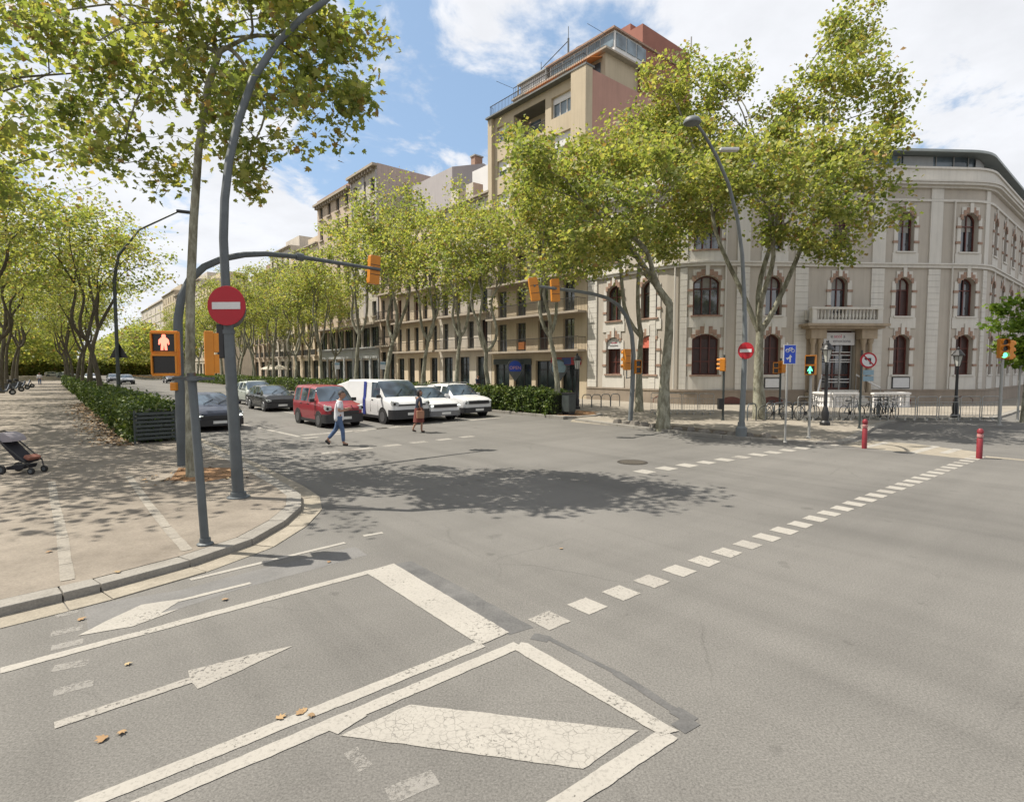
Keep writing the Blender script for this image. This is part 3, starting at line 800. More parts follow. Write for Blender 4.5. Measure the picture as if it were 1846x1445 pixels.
# porch: paired columns, entablature, balcony with balusters
def porch():
    y0 = .0
    for sgn in (-1, 1):
        for x, n in ((1.48, .45), (1.95, .45)):
            c = CO.at(sgn * x, n); mb = MB()
            mb.lathe([(.19, .9), (.19, 1.05), (.15, 1.1), (.145, 2.6), (.125, 4.05), (.17, 4.12), (.19, 4.25), (.2, 4.27), (.2, 4.4)], (c.x, c.y, 0), 12)
            world_part(mb, 'column', MT['porch'], esc, smooth=40)
        sub(esc, 'column_base', MT['porch'], CO, sgn * 1.72 - .5, sgn * 1.72 + .5, .13, .9, .0, .78)
        sub(esc, 'porch_pier', MT['porch'], CO, sgn * 1.72 - .46, sgn * 1.72 + .46, .9, 4.4, .0, .12)
        sub(esc, 'entablature', MT['porch'], CO, sgn * 1.72 - .52, sgn * 1.72 + .52, 4.4, 5.05, .0, .72)
    sub(esc, 'balcony_floor', MT['porch'], CO, -2.55, 2.55, 5.05, 5.2, -.01, 1.0)
    sub(esc, 'balcony_floor', MT['porch'], CO, -2.75, 2.75, 5.202, 5.36, -.01, 1.2)
    sub(esc, 'balcony_floor', MT['cream'], CO, -2.35, 2.35, 5.362, 5.62, .62, .95)
    for a, b in ((-2.35, -2.05), (2.05, 2.35)):
        sub(esc, 'balcony_pier', MT['cream'], CO, a, b, 5.622, 6.28, .62, .95); sub(esc, 'balcony_pier', MT['cream'], CO, a, b, 5.622, 6.28, .0, .3)
    sub(esc, 'balcony_rail', MT['cream'], CO, -2.4, 2.4, 6.282, 6.42, .58, .98)
    for k in range(17):
        u = -1.9 + k * .2375; c = CO.at(u, .78); mb = MB()
        mb.lathe([(.05, 5.62), (.05, 5.68), (.08, 5.8), (.085, 5.88), (.045, 6.1), (.06, 6.2), (.06, 6.28)], (c.x, c.y, 0), 8)
        world_part(mb, 'baluster', MT['cream'], esc, smooth=50)
    # doorway: dark recess, glazed doors, white rails
    fr = window(CO, esc, 0, 2.5, 1.05, 4.95, 0, .5, MT['maroon'], MT['glass'], .12, 1, (.25, .62, .8), 'door')
    for z in (1.55, 1.75, 2.9, 3.05, 3.35, 3.55):
        sub(fr, 'rail', MT['whitewall'], CO, -.55, 1.1, z - .03, z + .03, -.3, -.26)
    for x in (-.58, .35, 1.13): sub(fr, 'upright', MT['galv_lt'], CO, x - .035, x + .035, 1.05, 4.0, -.25, -.2)
    # steps
    sub(esc, 'landing', MT['cream'], CO, -1.25, 1.25, .0, 1.04, -.48, .5)
    for k in range(1, 6): sub(esc, 'step', MT['cream'], CO, -1.24, 1.24, .0, 1.04 - .165 * k, .5 + .3 * (k - 1), .5 + .3 * k)
    return fr
porch()
bn = thing('banner', 'white cloth banner with grey and pink lettering hung over the doorway behind the columns', 'banner', CO.at(.05, .1, 4.42))
mb = MB(); mb.box((0, 0, 0), (2.12, .03, .82)); mb.build('cloth', MT['white_sign'], bn)
bn.rotation_euler = (0, 0, yaw(DCH))
RX = Matrix.Rotation(math.pi / 2, 4, 'X')
MT['ink'] = plain('ink', (.10, .10, .11), .7); MT['ink_pink'] = plain('pink_ink', (.55, .10, .16), .7)
text('lettering', 'e', .34, Matrix.Translation((-.52, -.02, .16)) @ RX, MT['ink'], bn)
text('lettering', 'scol', .34, Matrix.Translation((-.1, -.02, .16)) @ RX, MT['ink_pink'], bn)
text('lettering', 'a', .34, Matrix.Translation((.34, -.02, .16)) @ RX, MT['ink'], bn)
text('lettering', 'emociona', .31, Matrix.Translation((.18, -.02, -.14)) @ RX, MT['ink'], bn)
# low white balustrade round the steps
bal = thing('balustrade', 'low white stone balustrade around the entrance steps', 'balustrade', CO.at(0, 3.2, KZ), yaw(DCH))
for x, y, L, rz in ((-1.55, 0, 1.6, 0), (1.35, 0, 2.2, 0), (-2.4, .9, 1.8, math.pi / 2), (2.5, .9, 1.8, math.pi / 2)):
    mb = MB(); mb.box((x, y, .06), (L, .3, .12), rz); mb.build('base_course', MT['whitewall'], bal)
    mb = MB(); mb.box((x, y, .84), (L + .1, .3, .12), rz); mb.build('hand_rail', MT['whitewall'], bal)
    n = int(L / .24)
    for k in range(n + 1):
        s_ = -L / 2 + .1 + (L - .2) * k / n; c = (x + s_ * math.cos(rz), y + s_ * math.sin(rz), 0)
        mb = MB()
        if k in (0, n): mb.box((c[0], c[1], .45), (.2, .2, .66))
        else: mb.lathe([(.06, .12), (.05, .2), (.085, .34), (.04, .62), (.06, .7), (.06, .78)], c, 8)
        mb.build('baluster', MT['whitewall'], bal)
for i, (p, q) in enumerate((((-2.6, 1.2, .35), (-1.15, 3.0, 1.95)), ((1.25, 3.0, 1.95), (2.2, 2.0, 1.1)))):
    h = thing('handrail', ['long white tubular handrail sloping up to the entrance on its near side', 'short pale tubular handrail sloping down on the far side of the entrance'][i], 'handrail', CO.at(0, 3.2, KZ), yaw(DCH))
    mb = MB(); mb.tube([p, q], .055, 8); mb.build('rail', MT['whitewall'], h)
    mb = MB()
    for e in (p, q): mb.tube([(e[0], e[1], 0), e], .025, 6)
    mb.build('post', MT['galv_lt'], h)
# boards and window sign panels on the front
for u, z0, z1, w, lab in ((4.45, 1.12, 1.9, 1.25, 'white notice board in a dark frame under the first window beyond the entrance'), (-4.45, 1.15, 1.85, 1.05, 'white notice board in a dark frame behind the forked plane trunk')):
    nb = thing('notice_board', lab, 'notice board', CO.at(u, .09, z0), yaw(DCH)); h = z1 - z0
    mb = MB(); mb.box((0, 0, h / 2), (w, .06, h)); mb.build('frame', MT['black'], nb)
    mb = MB(); mb.box((0, -.034, h / 2), (w - .12, .012, h - .12)); mb.build('board', MT['white_sign'], nb)
for i, (u, mat, lab) in enumerate(((fa1[1], 'white_sign', 'white arched panel with grey and pink print over the leftmost ground floor window'), (fa1[0], 'coral', 'coral red arched panel with a violet patch over the second ground floor window'))):
    if mat == 'coral': MT['coral'] = plain('coral_panel', (.62, .16, .11), .6, 0, .08, 3); MT['violet'] = plain('violet_print', (.13, .10, .28), .6)
    s_ = thing('window_sign', lab, 'sign', CO.at(u, -.05, 3.9), yaw(-A))
    mb = MB(); mb.extrude([(a, 0, z) for a, z in outline(0, 1.28, 0, .78, .34)], (0, .03, 0)); mb.build('panel', MT[mat], s_)
    if i == 0:
        text('lettering', 'escola', .2, Matrix.Translation((0, -.01, .45)) @ RX, MT['ink_pink'], s_); text('lettering', 'emociona', .19, Matrix.Translation((0, -.01, .24)) @ RX, MT['ink'], s_)
    else:
        mb = MB(); mb.extrude([(.05, -.006, .42), (.45, -.006, .40), (.5, -.006, .55), (.3, -.006, .66), (.1, -.006, .62)], (0, .004, 0)); mb.build('print', MT['violet'], s_)
        mb = MB(); mb.extrude([(.2, -.006, .1), (.5, -.006, .1), (.52, -.006, .22), (.3, -.006, .28)], (0, .004, 0)); mb.build('print', MT['orange'], s_)
# ---------------------------------------------------------------- the terrace along the avenue
def fl(t0, t1, off=0): return Line(FA(t1, off), -A, -B), (t1 - t0)     # path running towards us, u from 0 at the far end
def shell(root, t0, t1, H, depth, wall_mat, roof_mat='roofing', off=0, sidewall=None, parapet=.6):
    P0, P1, P2, P3 = FA(t0, off - .01), FA(t1, off - .01), FA(t1, -depth), FA(t0, -depth)
    mb = MB(); mb.poly([(p.x, p.y, H - parapet) for p in (P0, P1, P2, P3)]); world_part(mb, 'roof', MT[roof_mat], root)
    for a, b, nm, mt in ((P3, P0, 'party_wall', sidewall or wall_mat), (P1, P2, 'party_wall', sidewall or wall_mat), (P2, P3, 'rear_wall', wall_mat)):
        mb = MB(); mb.poly([(a.x, a.y, 0), (b.x, b.y, 0), (b.x, b.y, H), (a.x, a.y, H)]); world_part(mb, nm, MT[mt], root)
def railing(path, root, u0, u1, z, n, h=.95, dens=.14):
    mb = MB(); pbox(mb, path, u0, u1, z + h, z + h + .05, n - .03, n + .02); pbox(mb, path, u0, u1, z + .08, z + .11, n - .02, n + .01)
    k = u0
    while k < u1: pbox(mb, path, k, k + .022, z, z + h, n - .012, n + .010); k += dens
    for e in (u0 + .01, u1 - .01): 
        a = path.at(e, .02, z + h); b = path.at(e, n, z + h); mb.tube([a, b], .02, 4)
        m = 0
        while m < n: q = path.at(e, m, z); mb.tube([q, q + Vector((0, 0, h))], .012, 4); m += .16
    return world_part(mb, 'railing', MT['iron'], root)
rb = random.Random(11)
# --- tall block: beige recessed-loggia front, pink party wall, brick top
tb = thing('apartment_block', 'tall beige block with loggias, pink side wall, glazed penthouse and orange awnings', 'building', FA(8.8))
T0, T1 = 8.72, 20.7
pth, WW = fl(T0, T1); HT = 25.0
uu = lambda t: T1 - t
zf = [3.95 + 2.98 * k for k in range(7)]           # floor levels
hl = []; low = []; up = []
for k, z in enumerate(zf):
    if k < 4:
        for x in (1.6, 4.2, 7.0, 10.0): hl.append((x, 1.25, z + .02, z + 2.5, 0)); low.append((x, 1.25, z + .02, z + 2.5))
    else:
        hl.append((1.7, 1.7, z + .9, z + 2.3, 0)); hl.append((9.05, 2.3, z + .7, z + 2.35, 0)); up.append((1.7, 1.7, z + .9, z + 2.3)); up.append((9.05, 2.3, z + .7, z + 2.35))
        hl.append((5.2, 4.0, z + .05, z + 2.6, 0))
shops = [(1.5, 2.2), (4.4, 2.4), (7.3, 2.4), (10.2, 2.0)]
for x, w in shops: hl.append((x, w, .15, 3.1, 0))
mb = facade(pth, 0, 10.55, 0, HT, [h for h in hl if h[0] < 10.1 or h[2] < 3.5 and h[0] + h[1] / 2 <= 10.55], .3)
world_part(facade(pth, 0, WW, 0, HT, hl, .3), 'wall', MT['beige'], tb)
shell(tb, T0, T1, HT, 14, 'pinkwall', sidewall='pinkwall')
for x, w, a, b in low:
    window(pth, tb, x, w, a, b, 0, .3, MT['shutter'], MT['glass'] if rb.random() < .6 else MT['glass_blind'], .07, 1, (.75,), 'french_window')
for x, w, a, b in up:
    fr = window(pth, tb, x, w, a, b, 0, .3, MT['whitewall'], MT['glass_blue'], .07, 2, ())
    sub(fr, 'blind', MT['whitewall'], pth, x - w / 2 + .05, x + w / 2 - .05, b - (b - a) * rb.uniform(.3, .8), b - .01, -.26, -.215)
for k in range(4):
    z = zf[k]
    sl = sub(tb, 'balcony', MT['balc'], pth, .3 if k else .05, WW - .1, z - .16, z, -.01, .95)
    railing(pth, sl, .35 if k else .1, WW - .15, z, .9)
for k in range(4, 7):
    z = zf[k]
    lg = sub(tb, 'loggia', MT['beige'], pth, 3.2, 7.2, z - .2, z + .05, -1.6, .02)
    mb = MB(); mb.poly([pth.at(3.2, -1.6, z), pth.at(7.2, -1.6, z), pth.at(7.2, -1.6, z + 2.7), pth.at(3.2, -1.6, z + 2.7)]); world_part(mb, 'back_wall', MT['beige'], lg)
    mb = MB()
    for e in (3.2, 7.2): mb.poly([pth.at(e, -.3, z), pth.at(e, -1.6, z), pth.at(e, -1.6, z + 2.7), pth.at(e, -.3, z + 2.7)])
    mb.poly([pth.at(3.2, -.3, z + 2.6), pth.at(7.2, -.3, z + 2.6), pth.at(7.2, -1.6, z + 2.6), pth.at(3.2, -1.6, z + 2.6)])
    world_part(mb, 'side_wall', MT['beige'], lg)
    for x in (4.3, 6.2): sub(lg, 'glazed_door', MT['glass_blue'], pth, x - .65, x + .65, z + .06, z + 2.2, -1.598, -1.55)
    railing(pth, lg, 3.25, 7.15, z + .05, -.05, .9)
# projecting frame and fin of the upper front
sub(tb, 'fin', MT['beige'], pth, 10.6, WW + .15, 14.2, HT, -.2, .55); sub(tb, 'fin', MT['beige'], pth, -.05, .5, 14.2, HT, -.2, .35)
sub(tb, 'roof_edge', MT['shutter'], pth, -.1, WW + .2, HT + .002, HT + .14, -.4, .6)
r_ = sub(tb, 'roof_edge', MT['beige'], pth, 0.52, 10.58, HT - .12, HT - .003, -.2, .02); railing(pth, r_, .3, WW - .3, HT + .14, .35, .9, .2)
# penthouse storeys, stepped back
def setback(n, u0, u1, z0, z1, mat, name): return sub(tb, name, MT[mat], pth, u0, u1, z0, z1, -12, n)
setback(-2.4, 1.5, WW - .5, HT - .6, 27.15, 'beige', 'penthouse_wall')
for k in range(5):
    a = 2.0 + k * 1.9; sub(tb, 'penthouse_window', MT['glass_blue'], pth, a, a + 1.4, HT + .6, 26.6, -2.5, -2.36)
for a, b in ((3.6, 6.4), (8.6, 11.2)):
    mb = MB(); mb.extrude([pth.at(a, -2.38, 26.9), pth.at(b, -2.38, 26.9), pth.at(b, -.9, 26.4), pth.at(a, -.9, 26.4)], (0, 0, .04)); world_part(mb, 'awning', MT['orange'], tb)
sub(tb, 'terrace_floor', MT['balc'], pth, .6, WW, 27.152, 27.3, -12, -1.9); railing(pth, tb, .8, WW - .2, 27.3, -2.0, .95, .25)
setback(-3.0, 4.6, WW - .1, 27.302, 28.9, 'whitewall', 'gallery_wall')
for k in range(5):
    a = 4.8 + k * 1.42; sub(tb, 'gallery_window', MT['glass_blue'], pth, a, a + 1.3, 27.7, 28.75, -3.1, -2.96)
side = Line(FA(T0 + .1, 0), B, -A)
for k in range(3):
    a = 3.2 + k * 1.3; sub(tb, 'gallery_window', MT['glass_blue'], side, a, a + 1.15, 27.7, 28.75, -.1, .06)
setback(-2.7, 4.2, WW + .1, 28.902, 29.05, 'terracotta', 'gallery_roof')
sub(tb, 'pergola', MT['galv_lt'], pth, .6, 4.5, 28.75, 28.88, -6, -2.6)
for x in (.65, 4.4): sub(tb, 'pergola_post', MT['galv_lt'], pth, x, x + .08, 27.3, 28.75, -2.7, -2.62)
sub(tb, 'pergola_blind', MT['whitewall'], pth, .8, 4.4, 27.45, 28.7, -2.9, -2.86)
mb = MB()
for a, z in ((7.2, 32.5), (14, 33.0)): pass
bx = FA(T0 + .06, -10.0)
mb.box((bx.x + A.x * 4, bx.y + A.y * 4, 27.4), (7.0, 8, 6.6), yaw(B)); world_part(mb, 'stair_tower', MT['redbrick'], tb)
mb = MB(); q = FA(T0 + 2.5, -7.4); mb.box((q.x, q.y, 31.0), (1.6, 2.2, .7), yaw(B)); world_part(mb, 'stair_tower_cap', MT['redbrick'], tb)
mb = MB(); q = FA(T0 + 6.3, -4.2)
mb.tube([(q.x, q.y, 29.0), (q.x, q.y, 31.4)], .09, 6); mb.tube([(q.x, q.y, 31.4), (q.x, q.y, 32.4)], .03, 5)
q2 = q + A * 3.5; mb.tube([(q2.x, q2.y, 29.0), (q2.x, q2.y, 30.2), (q.x, q.y, 31.2)], .04, 5); mb.tube([(q2.x, q2.y, 29.0), (q2.x, q2.y, 30.8)], .03, 5)
world_part(mb, 'antenna_mast', MT['galv'], tb)
mb = MB(); q = FA(T0 + 5.0, -5); mb.lathe([(.1, 29.0), (.1, 29.6), (.9, 29.9), (1.0, 30.1)], (q.x, q.y, 0), 12); world_part(mb, 'satellite_dish', MT['galv_lt'], tb)
q = FA(T0, -13.5); mb = MB(); mb.tube([(q.x, q.y, 30.4), (q.x, q.y, 32.2)], .06, 6); world_part(mb, 'flue', MT['galv_lt'], tb)
for x, w in shops:
    fr = window(pth, tb, x, w, .15, 3.1, 0, .3, MT['black'], MT['glass_teal'], .08, 1, (.75,), 'shop_window')
sg = sub(tb, 'shop_sign', plain('shop_sign_red', (.36, .04, .05), .5), pth, 8.1, 11.4, 2.75, 3.35, .02, .12); sub(tb, 'shop_sign', MT['dark_steel'], pth, .4, 5.6, 2.8, 3.3, .02, .1)
sub(tb, 'shop_sign', plain('shop_sign_blue', (.05, .08, .22), .5), pth, 9.4, 10.4, 2.78, 3.32, .122, .15)
sub(tb, 'balcony_flag', MT['orange'], pth, 4.9, 5.6, zf[0] + .1, zf[0] + .75, .72, .88)  # orange flag on the lowest balcony, built as a plain box
# --- generic terrace houses
def house(label, t0, t1, H, wall, nb, floors, base=4.2, trim='balc', win_w=1.0, balc='full', arch_top=False, depth=13, sidewall=None, name='apartment_building', off=0, shopmat='glass_teal', groundcols=True, cornice=True, simple=False):
    root = thing(name, label, 'building', FA(t0)); p, w = fl(t0, t1, off)
    fh = (H - .9 - base) / floors; hl = []; xs = [w * (k + .5) / nb for k in range(nb)]
    for f in range(floors):
        for x in xs:
            top = f == floors - 1 and arch_top
            hl.append((x, win_w * (1.25 if top else 1), base + f * fh + (.55 if top or not balc else .05), base + f * fh + fh * .80, (win_w * .5 if top else 0)))
    gx = [w * (k + .5) / max(2, nb - (nb > 3)) for k in range(max(2, nb - (nb > 3)))]; gw = w / len(gx) * .62
    for x in gx: hl.append((x, gw, .16, base - .75, 0))
    world_part(facade(p, 0, w, 0, H, hl, .32), 'wall', MT[wall], root)
    shell(root, t0, t1, H, depth, wall, off=off, sidewall=sidewall)
    for x, ww, a, b, r in hl:
        g = a < 1
        window(p, root, x, ww, a, b, r, .32, MT['black'] if g else MT[rb.choice(['shutter', 'shutter', 'maroon', 'iron'])], MT[shopmat] if g else rb.choice([MT['glass'], MT['glass'], MT['glass_blind'], MT['glass_teal']]), .08, 1, (.78,) if not simple else (), 'shop_window' if g else 'window')
    for f in range(floors):
        z = base + f * fh
        if balc == 'full' and f < floors - (1 if arch_top else 0) and not simple:
            s_ = sub(root, 'balcony', MT[trim], p, .25, w - .25, z - .16, z + .02, -.01, .8); railing(p, s_, .3, w - .3, z + .02, .75, .95, .2)
        elif balc == 'each':
            for x in xs:
                s_ = sub(root, 'balcony', MT[trim], p, x - win_w * .85, x + win_w * .85, z - .14, z + .02, -.01, .6)
                if not simple: railing(p, s_, x - win_w * .8, x + win_w * .8, z + .02, .55, .95, .2)
                else: sub(s_, 'railing', MT['iron'], p, x - win_w * .8, x + win_w * .8, z + .1, z + .95, .52, .55)
        else: sub(root, 'string_course', MT[trim], p, .02, w - .02, z - .16, z - .03, -.01, .09)
    if cornice:
        sub(root, 'cornice', MT[trim], p, -.02, w + .02, H - .5, H - .28, -.02, .22); sub(root, 'cornice', MT[trim], p, -.05, w + .05, H - .278, H - .1, -.02, .4)
    return root, p, w
h1, p1, w1 = house('four-storey grey-beige house with iron balconies and an arched top gallery beside the tall block', 20.75, 29.6, 18.9, 'greystone', 4, 4, 4.35, 'balc', 1.05, 'full', True)
h2, p2_, w2_ = house('sand-coloured house with balcony windows and an arched gallery, two down from the tall block', 29.65, 39.2, 18.7, 'sand', 5, 4, 4.35, 'balc', .95, 'full', True)
for k, (x, w) in enumerate(((2.0, 1.3), (4.6, 1.2))):
    sub(h1, 'roof_parapet', MT['greystone'], p1, x, x + w, 18.9, 20.4, -1.4, -.2)
# white and lavender attic volumes behind the terrace
def attic(label, t0, t1, n0, n1, z0, z1, ridge, mat, mat2):
    r = thing('roof_house', label, 'building', FA(t0, -n0, z0))
    mb = MB(); a, b, c, d = FA(t0, -n0), FA(t1, -n0), FA(t1, -n1), FA(t0, -n1)
    for p, q in ((a, b), (b, c), (c, d)): mb.poly([(p.x, p.y, z0), (q.x, q.y, z0), (q.x, q.y, z1), (p.x, p.y, z1)])
    world_part(mb, 'wall', MT[mat], r)
    m = a.lerp(d, .5); mb = MB(); mb.poly([(a.x, a.y, z0), (d.x, d.y, z0), (d.x, d.y, z1), (m.x, m.y, ridge), (a.x, a.y, z1)]); world_part(mb, 'gable_wall', MT[mat2], r)
    m2 = b.lerp(c, .5); mb = MB(); mb.poly([(a.x, a.y, z1), (b.x, b.y, z1), (m2.x, m2.y, ridge), (m.x, m.y, ridge)]); mb.poly([(m.x, m.y, ridge), (m2.x, m2.y, ridge), (c.x, c.y, z1), (d.x, d.y, z1)]); world_part(mb, 'roof', MT['terracotta'], r)
attic('white attic storey with a lavender gable wall rising behind the grey-beige house', 24.5, 30.5, 5, 13, 18.3, 24.2, 26.4, 'whitewall', 'greywall')
attic('lavender blank-walled attic with a chimney rising behind the sand-coloured house', 33, 42.5, 4, 13, 18.1, 25.2, 26.6, 'greywall', 'greywall')
ch = thing('chimney', 'brick chimney stack on the lavender attic roof', 'chimney', FA(34, -8.2, 26.0)); mb = MB(); mb.box((0, 0, .6), (1.1, .8, 1.7), yaw(B)); mb.build('stack', MT['terracotta'], ch); mb = MB(); mb.box((0, 0, 1.55), (1.3, 1.0, .16), yaw(B)); mb.build('cap', MT['galv_lt'], ch)
h3, p3_, w3_ = house('narrow sand-coloured front between the arched gallery house and the grey shop block', 39.25, 43.4, 18.5, 'salmon', 2, 4, 5.2, 'balc', .9, 'full', False)
# --- two tall blocks over a shared two-storey grey shopfront
MT['stonegrey'] = plain('warm_grey_stone', (.45, .41, .355), .9, 0, .12, .5, .2, streak=.25)
for lab, a_, b_, HS, nb_, wl, sidew in (('tall warm-grey block with a bracketed cornice over a grey glazed shopfront', 43.45, 51, 27.6, 3, 'stonegrey', 'pinkgrey'), ('salmon block with a red tiled roof edge over the same grey glazed shopfront', 51.06, 63, 26.7, 4, 'salmon', 'salmon')):
    if 'pinkgrey' not in MT: MT['pinkgrey'] = plain('pink_grey_render', (.44, .37, .335), .9, 0, .14, .25, .15, streak=.2)
    sb = thing('apartment_block', lab, 'building', FA(a_)); ps, ws = fl(a_, b_)
    hl = []
    for f in range(6):
        z = 8.6 + f * 3.05
        for k in range(nb_): hl.append((ws * (k + .5) / nb_, 1.15, z + .5, z + 2.3, 0))
    for k in range(nb_): hl.append((ws * (k + .5) / nb_, ws / nb_ * .84, .2, 3.5, 0)); hl.append((ws * (k + .5) / nb_, ws / nb_ * .9, 5.2, 7.7, 0))
    world_part(facade(ps, 0, ws, 0, HS, hl, .3), 'wall', MT[wl], sb); shell(sb, a_, b_, HS, 15, wl, sidewall=sidew)
    for x, w, a, b, r in hl:
        g = b < 8.2; window(ps, sb, x, w, a, b, 0, .3, MT['black'] if g else MT['shutter'], MT['glass_teal'] if g else rb.choice([MT['glass'], MT['glass_blind']]), .08, 1 if not g else 2, (), 'shop_window' if g else 'window')
    sub(sb, 'fascia', MT['slab_grey'], ps, .05, ws - .05, 3.75, 5.0, -.02, .12); sub(sb, 'canopy', MT['balc'], ps, 0, ws, 7.95, 8.2, -.02, .8); sub(sb, 'fascia', MT['slab_grey'], ps, .05, ws - .05, 5.002, 5.16, -.02, .5)
    for k in range(nb_ + 1): sub(sb, 'shop_pier', MT['slab_grey'], ps, max(0.02, ws * k / nb_ - .2), min(ws - .02, ws * k / nb_ + .2), .14, 3.748, .0, .14)
    sub(sb, 'cornice', MT['balc'], ps, -.1, ws + .1, HS - .4, HS - .1, -.02, .7)
    for k in range(int(ws / .8)): sub(sb, 'bracket', MT['balc'], ps, .2 + k * .8, .42 + k * .8, HS - .8, HS - .41, .0, .5)
    for k in range(nb_):
        for f in range(6): sub(sb, 'sill', MT['balc'], ps, ws * (k + .5) / nb_ - .75, ws * (k + .5) / nb_ + .75, 8.6 + f * 3.05 + .3, 8.6 + f * 3.05 + .48, -.01, .22)
    if wl == 'salmon': sub(sb, 'roof_edge', MT['terracotta'], ps, .2, ws - .2, HS - .09, HS + .5, -5, .1); sub(sb, 'roof_house', MT['greystone'], ps, .8, 5.5, HS - .5, HS + 1.3, -5.5, -1.5)
    else:
        for k in range(3): sub(sb, 'pilaster', MT['greywall'], ps, max(.02, ws * k / 2 - .3), min(ws - .02, ws * k / 2 + .3), 8.25, HS - .81, .0, .12)
# --- farther houses and the blocks beyond
labs = [('cream house behind the dense avenue trees, first beyond the salmon block', 63.1, 75, 21.5, 'sand'), ('grey stone house behind the avenue trees, second beyond the salmon block', 75.1, 86, 23, 'greystone'), ('low salmon corner house with a red tiled top behind the avenue trees', 86.1, 98, 20.5, 'salmon'),
        ('sand-coloured corner house across the next side street', 128, 145, 24, 'sand'), ('grey house in the far row seen past the left tree trunk', 145.1, 162, 26, 'greystone'), ('salmon house in the far row with a lighter top storey', 162.1, 182, 25, 'salmon'), ('brownish stepped house at the far end of the visible row', 182.1, 205, 27, 'beige'), ('last hazy house of the avenue row', 205.1, 260, 26, 'greystone')]
for i, (lab, a, b, H, wl) in enumerate(labs):
    r, p, w = house(lab, a, b, H, wl, 4 if i < 3 else 5, 6 if i < 3 else 7, 4.4, 'balc', 1.1, 'each' if i < 3 else None, False, simple=True, cornice=True)
    sub(r, 'top_storey', MT['terracotta'] if i in (2, 5) else MT[wl], p, 2, w - 2, H - .5, H + 2.2, -8, -2.2)
# buildings that close the side street on the right and the avenue's other side
def plain_block(label, o, d, n, w, H, depth, wl, nb, nf, name='apartment_building'):
    r = thing(name, label, 'building', o); p = Line(o, d, n)
    hl = [(w * (k + .5) / nb, 1.2, 4.6 + f * 3.3, 6.6 + f * 3.3, 0) for k in range(nb) for f in range(nf)]
    world_part(facade(p, 0, w, 0, H, hl, .25), 'wall', MT[wl], r)
    for x, ww, a, b, z in hl: window(p, r, x, ww, a, b, 0, .25, MT['shutter'], MT['glass'], .08, 1, ())
    mb = MB(); q = [p.at(0, -.01), p.at(w, -.01), p.at(w, -depth), p.at(0, -depth)]
    mb.poly([(v.x, v.y, H - .5) for v in q]); world_part(mb, 'roof', MT['roofing'], r)
    mb = MB()
    for i in (1, 2, 3): a, b = q[i], q[(i + 1) % 4]; mb.poly([(a.x, a.y, 0), (b.x, b.y, 0), (b.x, b.y, H), (a.x, a.y, H)])
    world_part(mb, 'rear_wall', MT[wl], r); return r
plain_block('white-grey house roof showing beyond the glazed attic at the right edge', K2 + B * 53, B, -A, 40, 21, 14, 'whitewall', 9, 5)
# ---------------------------------------------------------------- trees and hedges
LEAF_SIMPLE = (np.array([(0, 0, 0), (-.42, .5, .10), (0, 1, -.06), (.42, .5, .10)], float), np.array([(0, 2, 1), (0, 3, 2)]))
_o = [(0, 0), (-.30, .02), (-.52, .30), (-.30, .38), (-.46, .72), (-.16, .62), (0, 1.05), (.16, .62), (.46, .72), (.30, .38), (.52, .30), (.30, .02)]
LEAF_LOBED = (np.array([(0, .36, -.03)] + [(x, y, .12 * abs(x) - .05 * y) for x, y in _o], float), np.array([(0, i + 1, (i + 1) % 12 + 1) for i in range(12)]))
def leaf_mesh(name, centres, size, tmpl, rng, mat, up=.5, svar=.45):
    n = len(centres); T, F = tmpl; k = len(T)
    nrm = rng.normal(size=(n, 3)); nrm[:, 2] = np.abs(nrm[:, 2]) * .8 + up; nrm /= np.linalg.norm(nrm, axis=1)[:, None]
    ax = rng.normal(size=(n, 3)); ax[:, 2] -= .35; ax -= nrm * np.sum(ax * nrm, 1)[:, None]; ax /= np.linalg.norm(ax, axis=1)[:, None]
    bx = np.cross(ax, nrm); s = size * rng.uniform(1 - svar, 1 + svar, n)
    V = centres[:, None, :] + (bx[:, None, :] * T[None, :, 0:1] + ax[:, None, :] * T[None, :, 1:2] + nrm[:, None, :] * T[None, :, 2:3]) * s[:, None, None]
    idx = (np.arange(n) * k)[:, None, None] + F[None]
    return fast_mesh(name, V.reshape(-1, 3), idx.ravel(), 3, [mat])
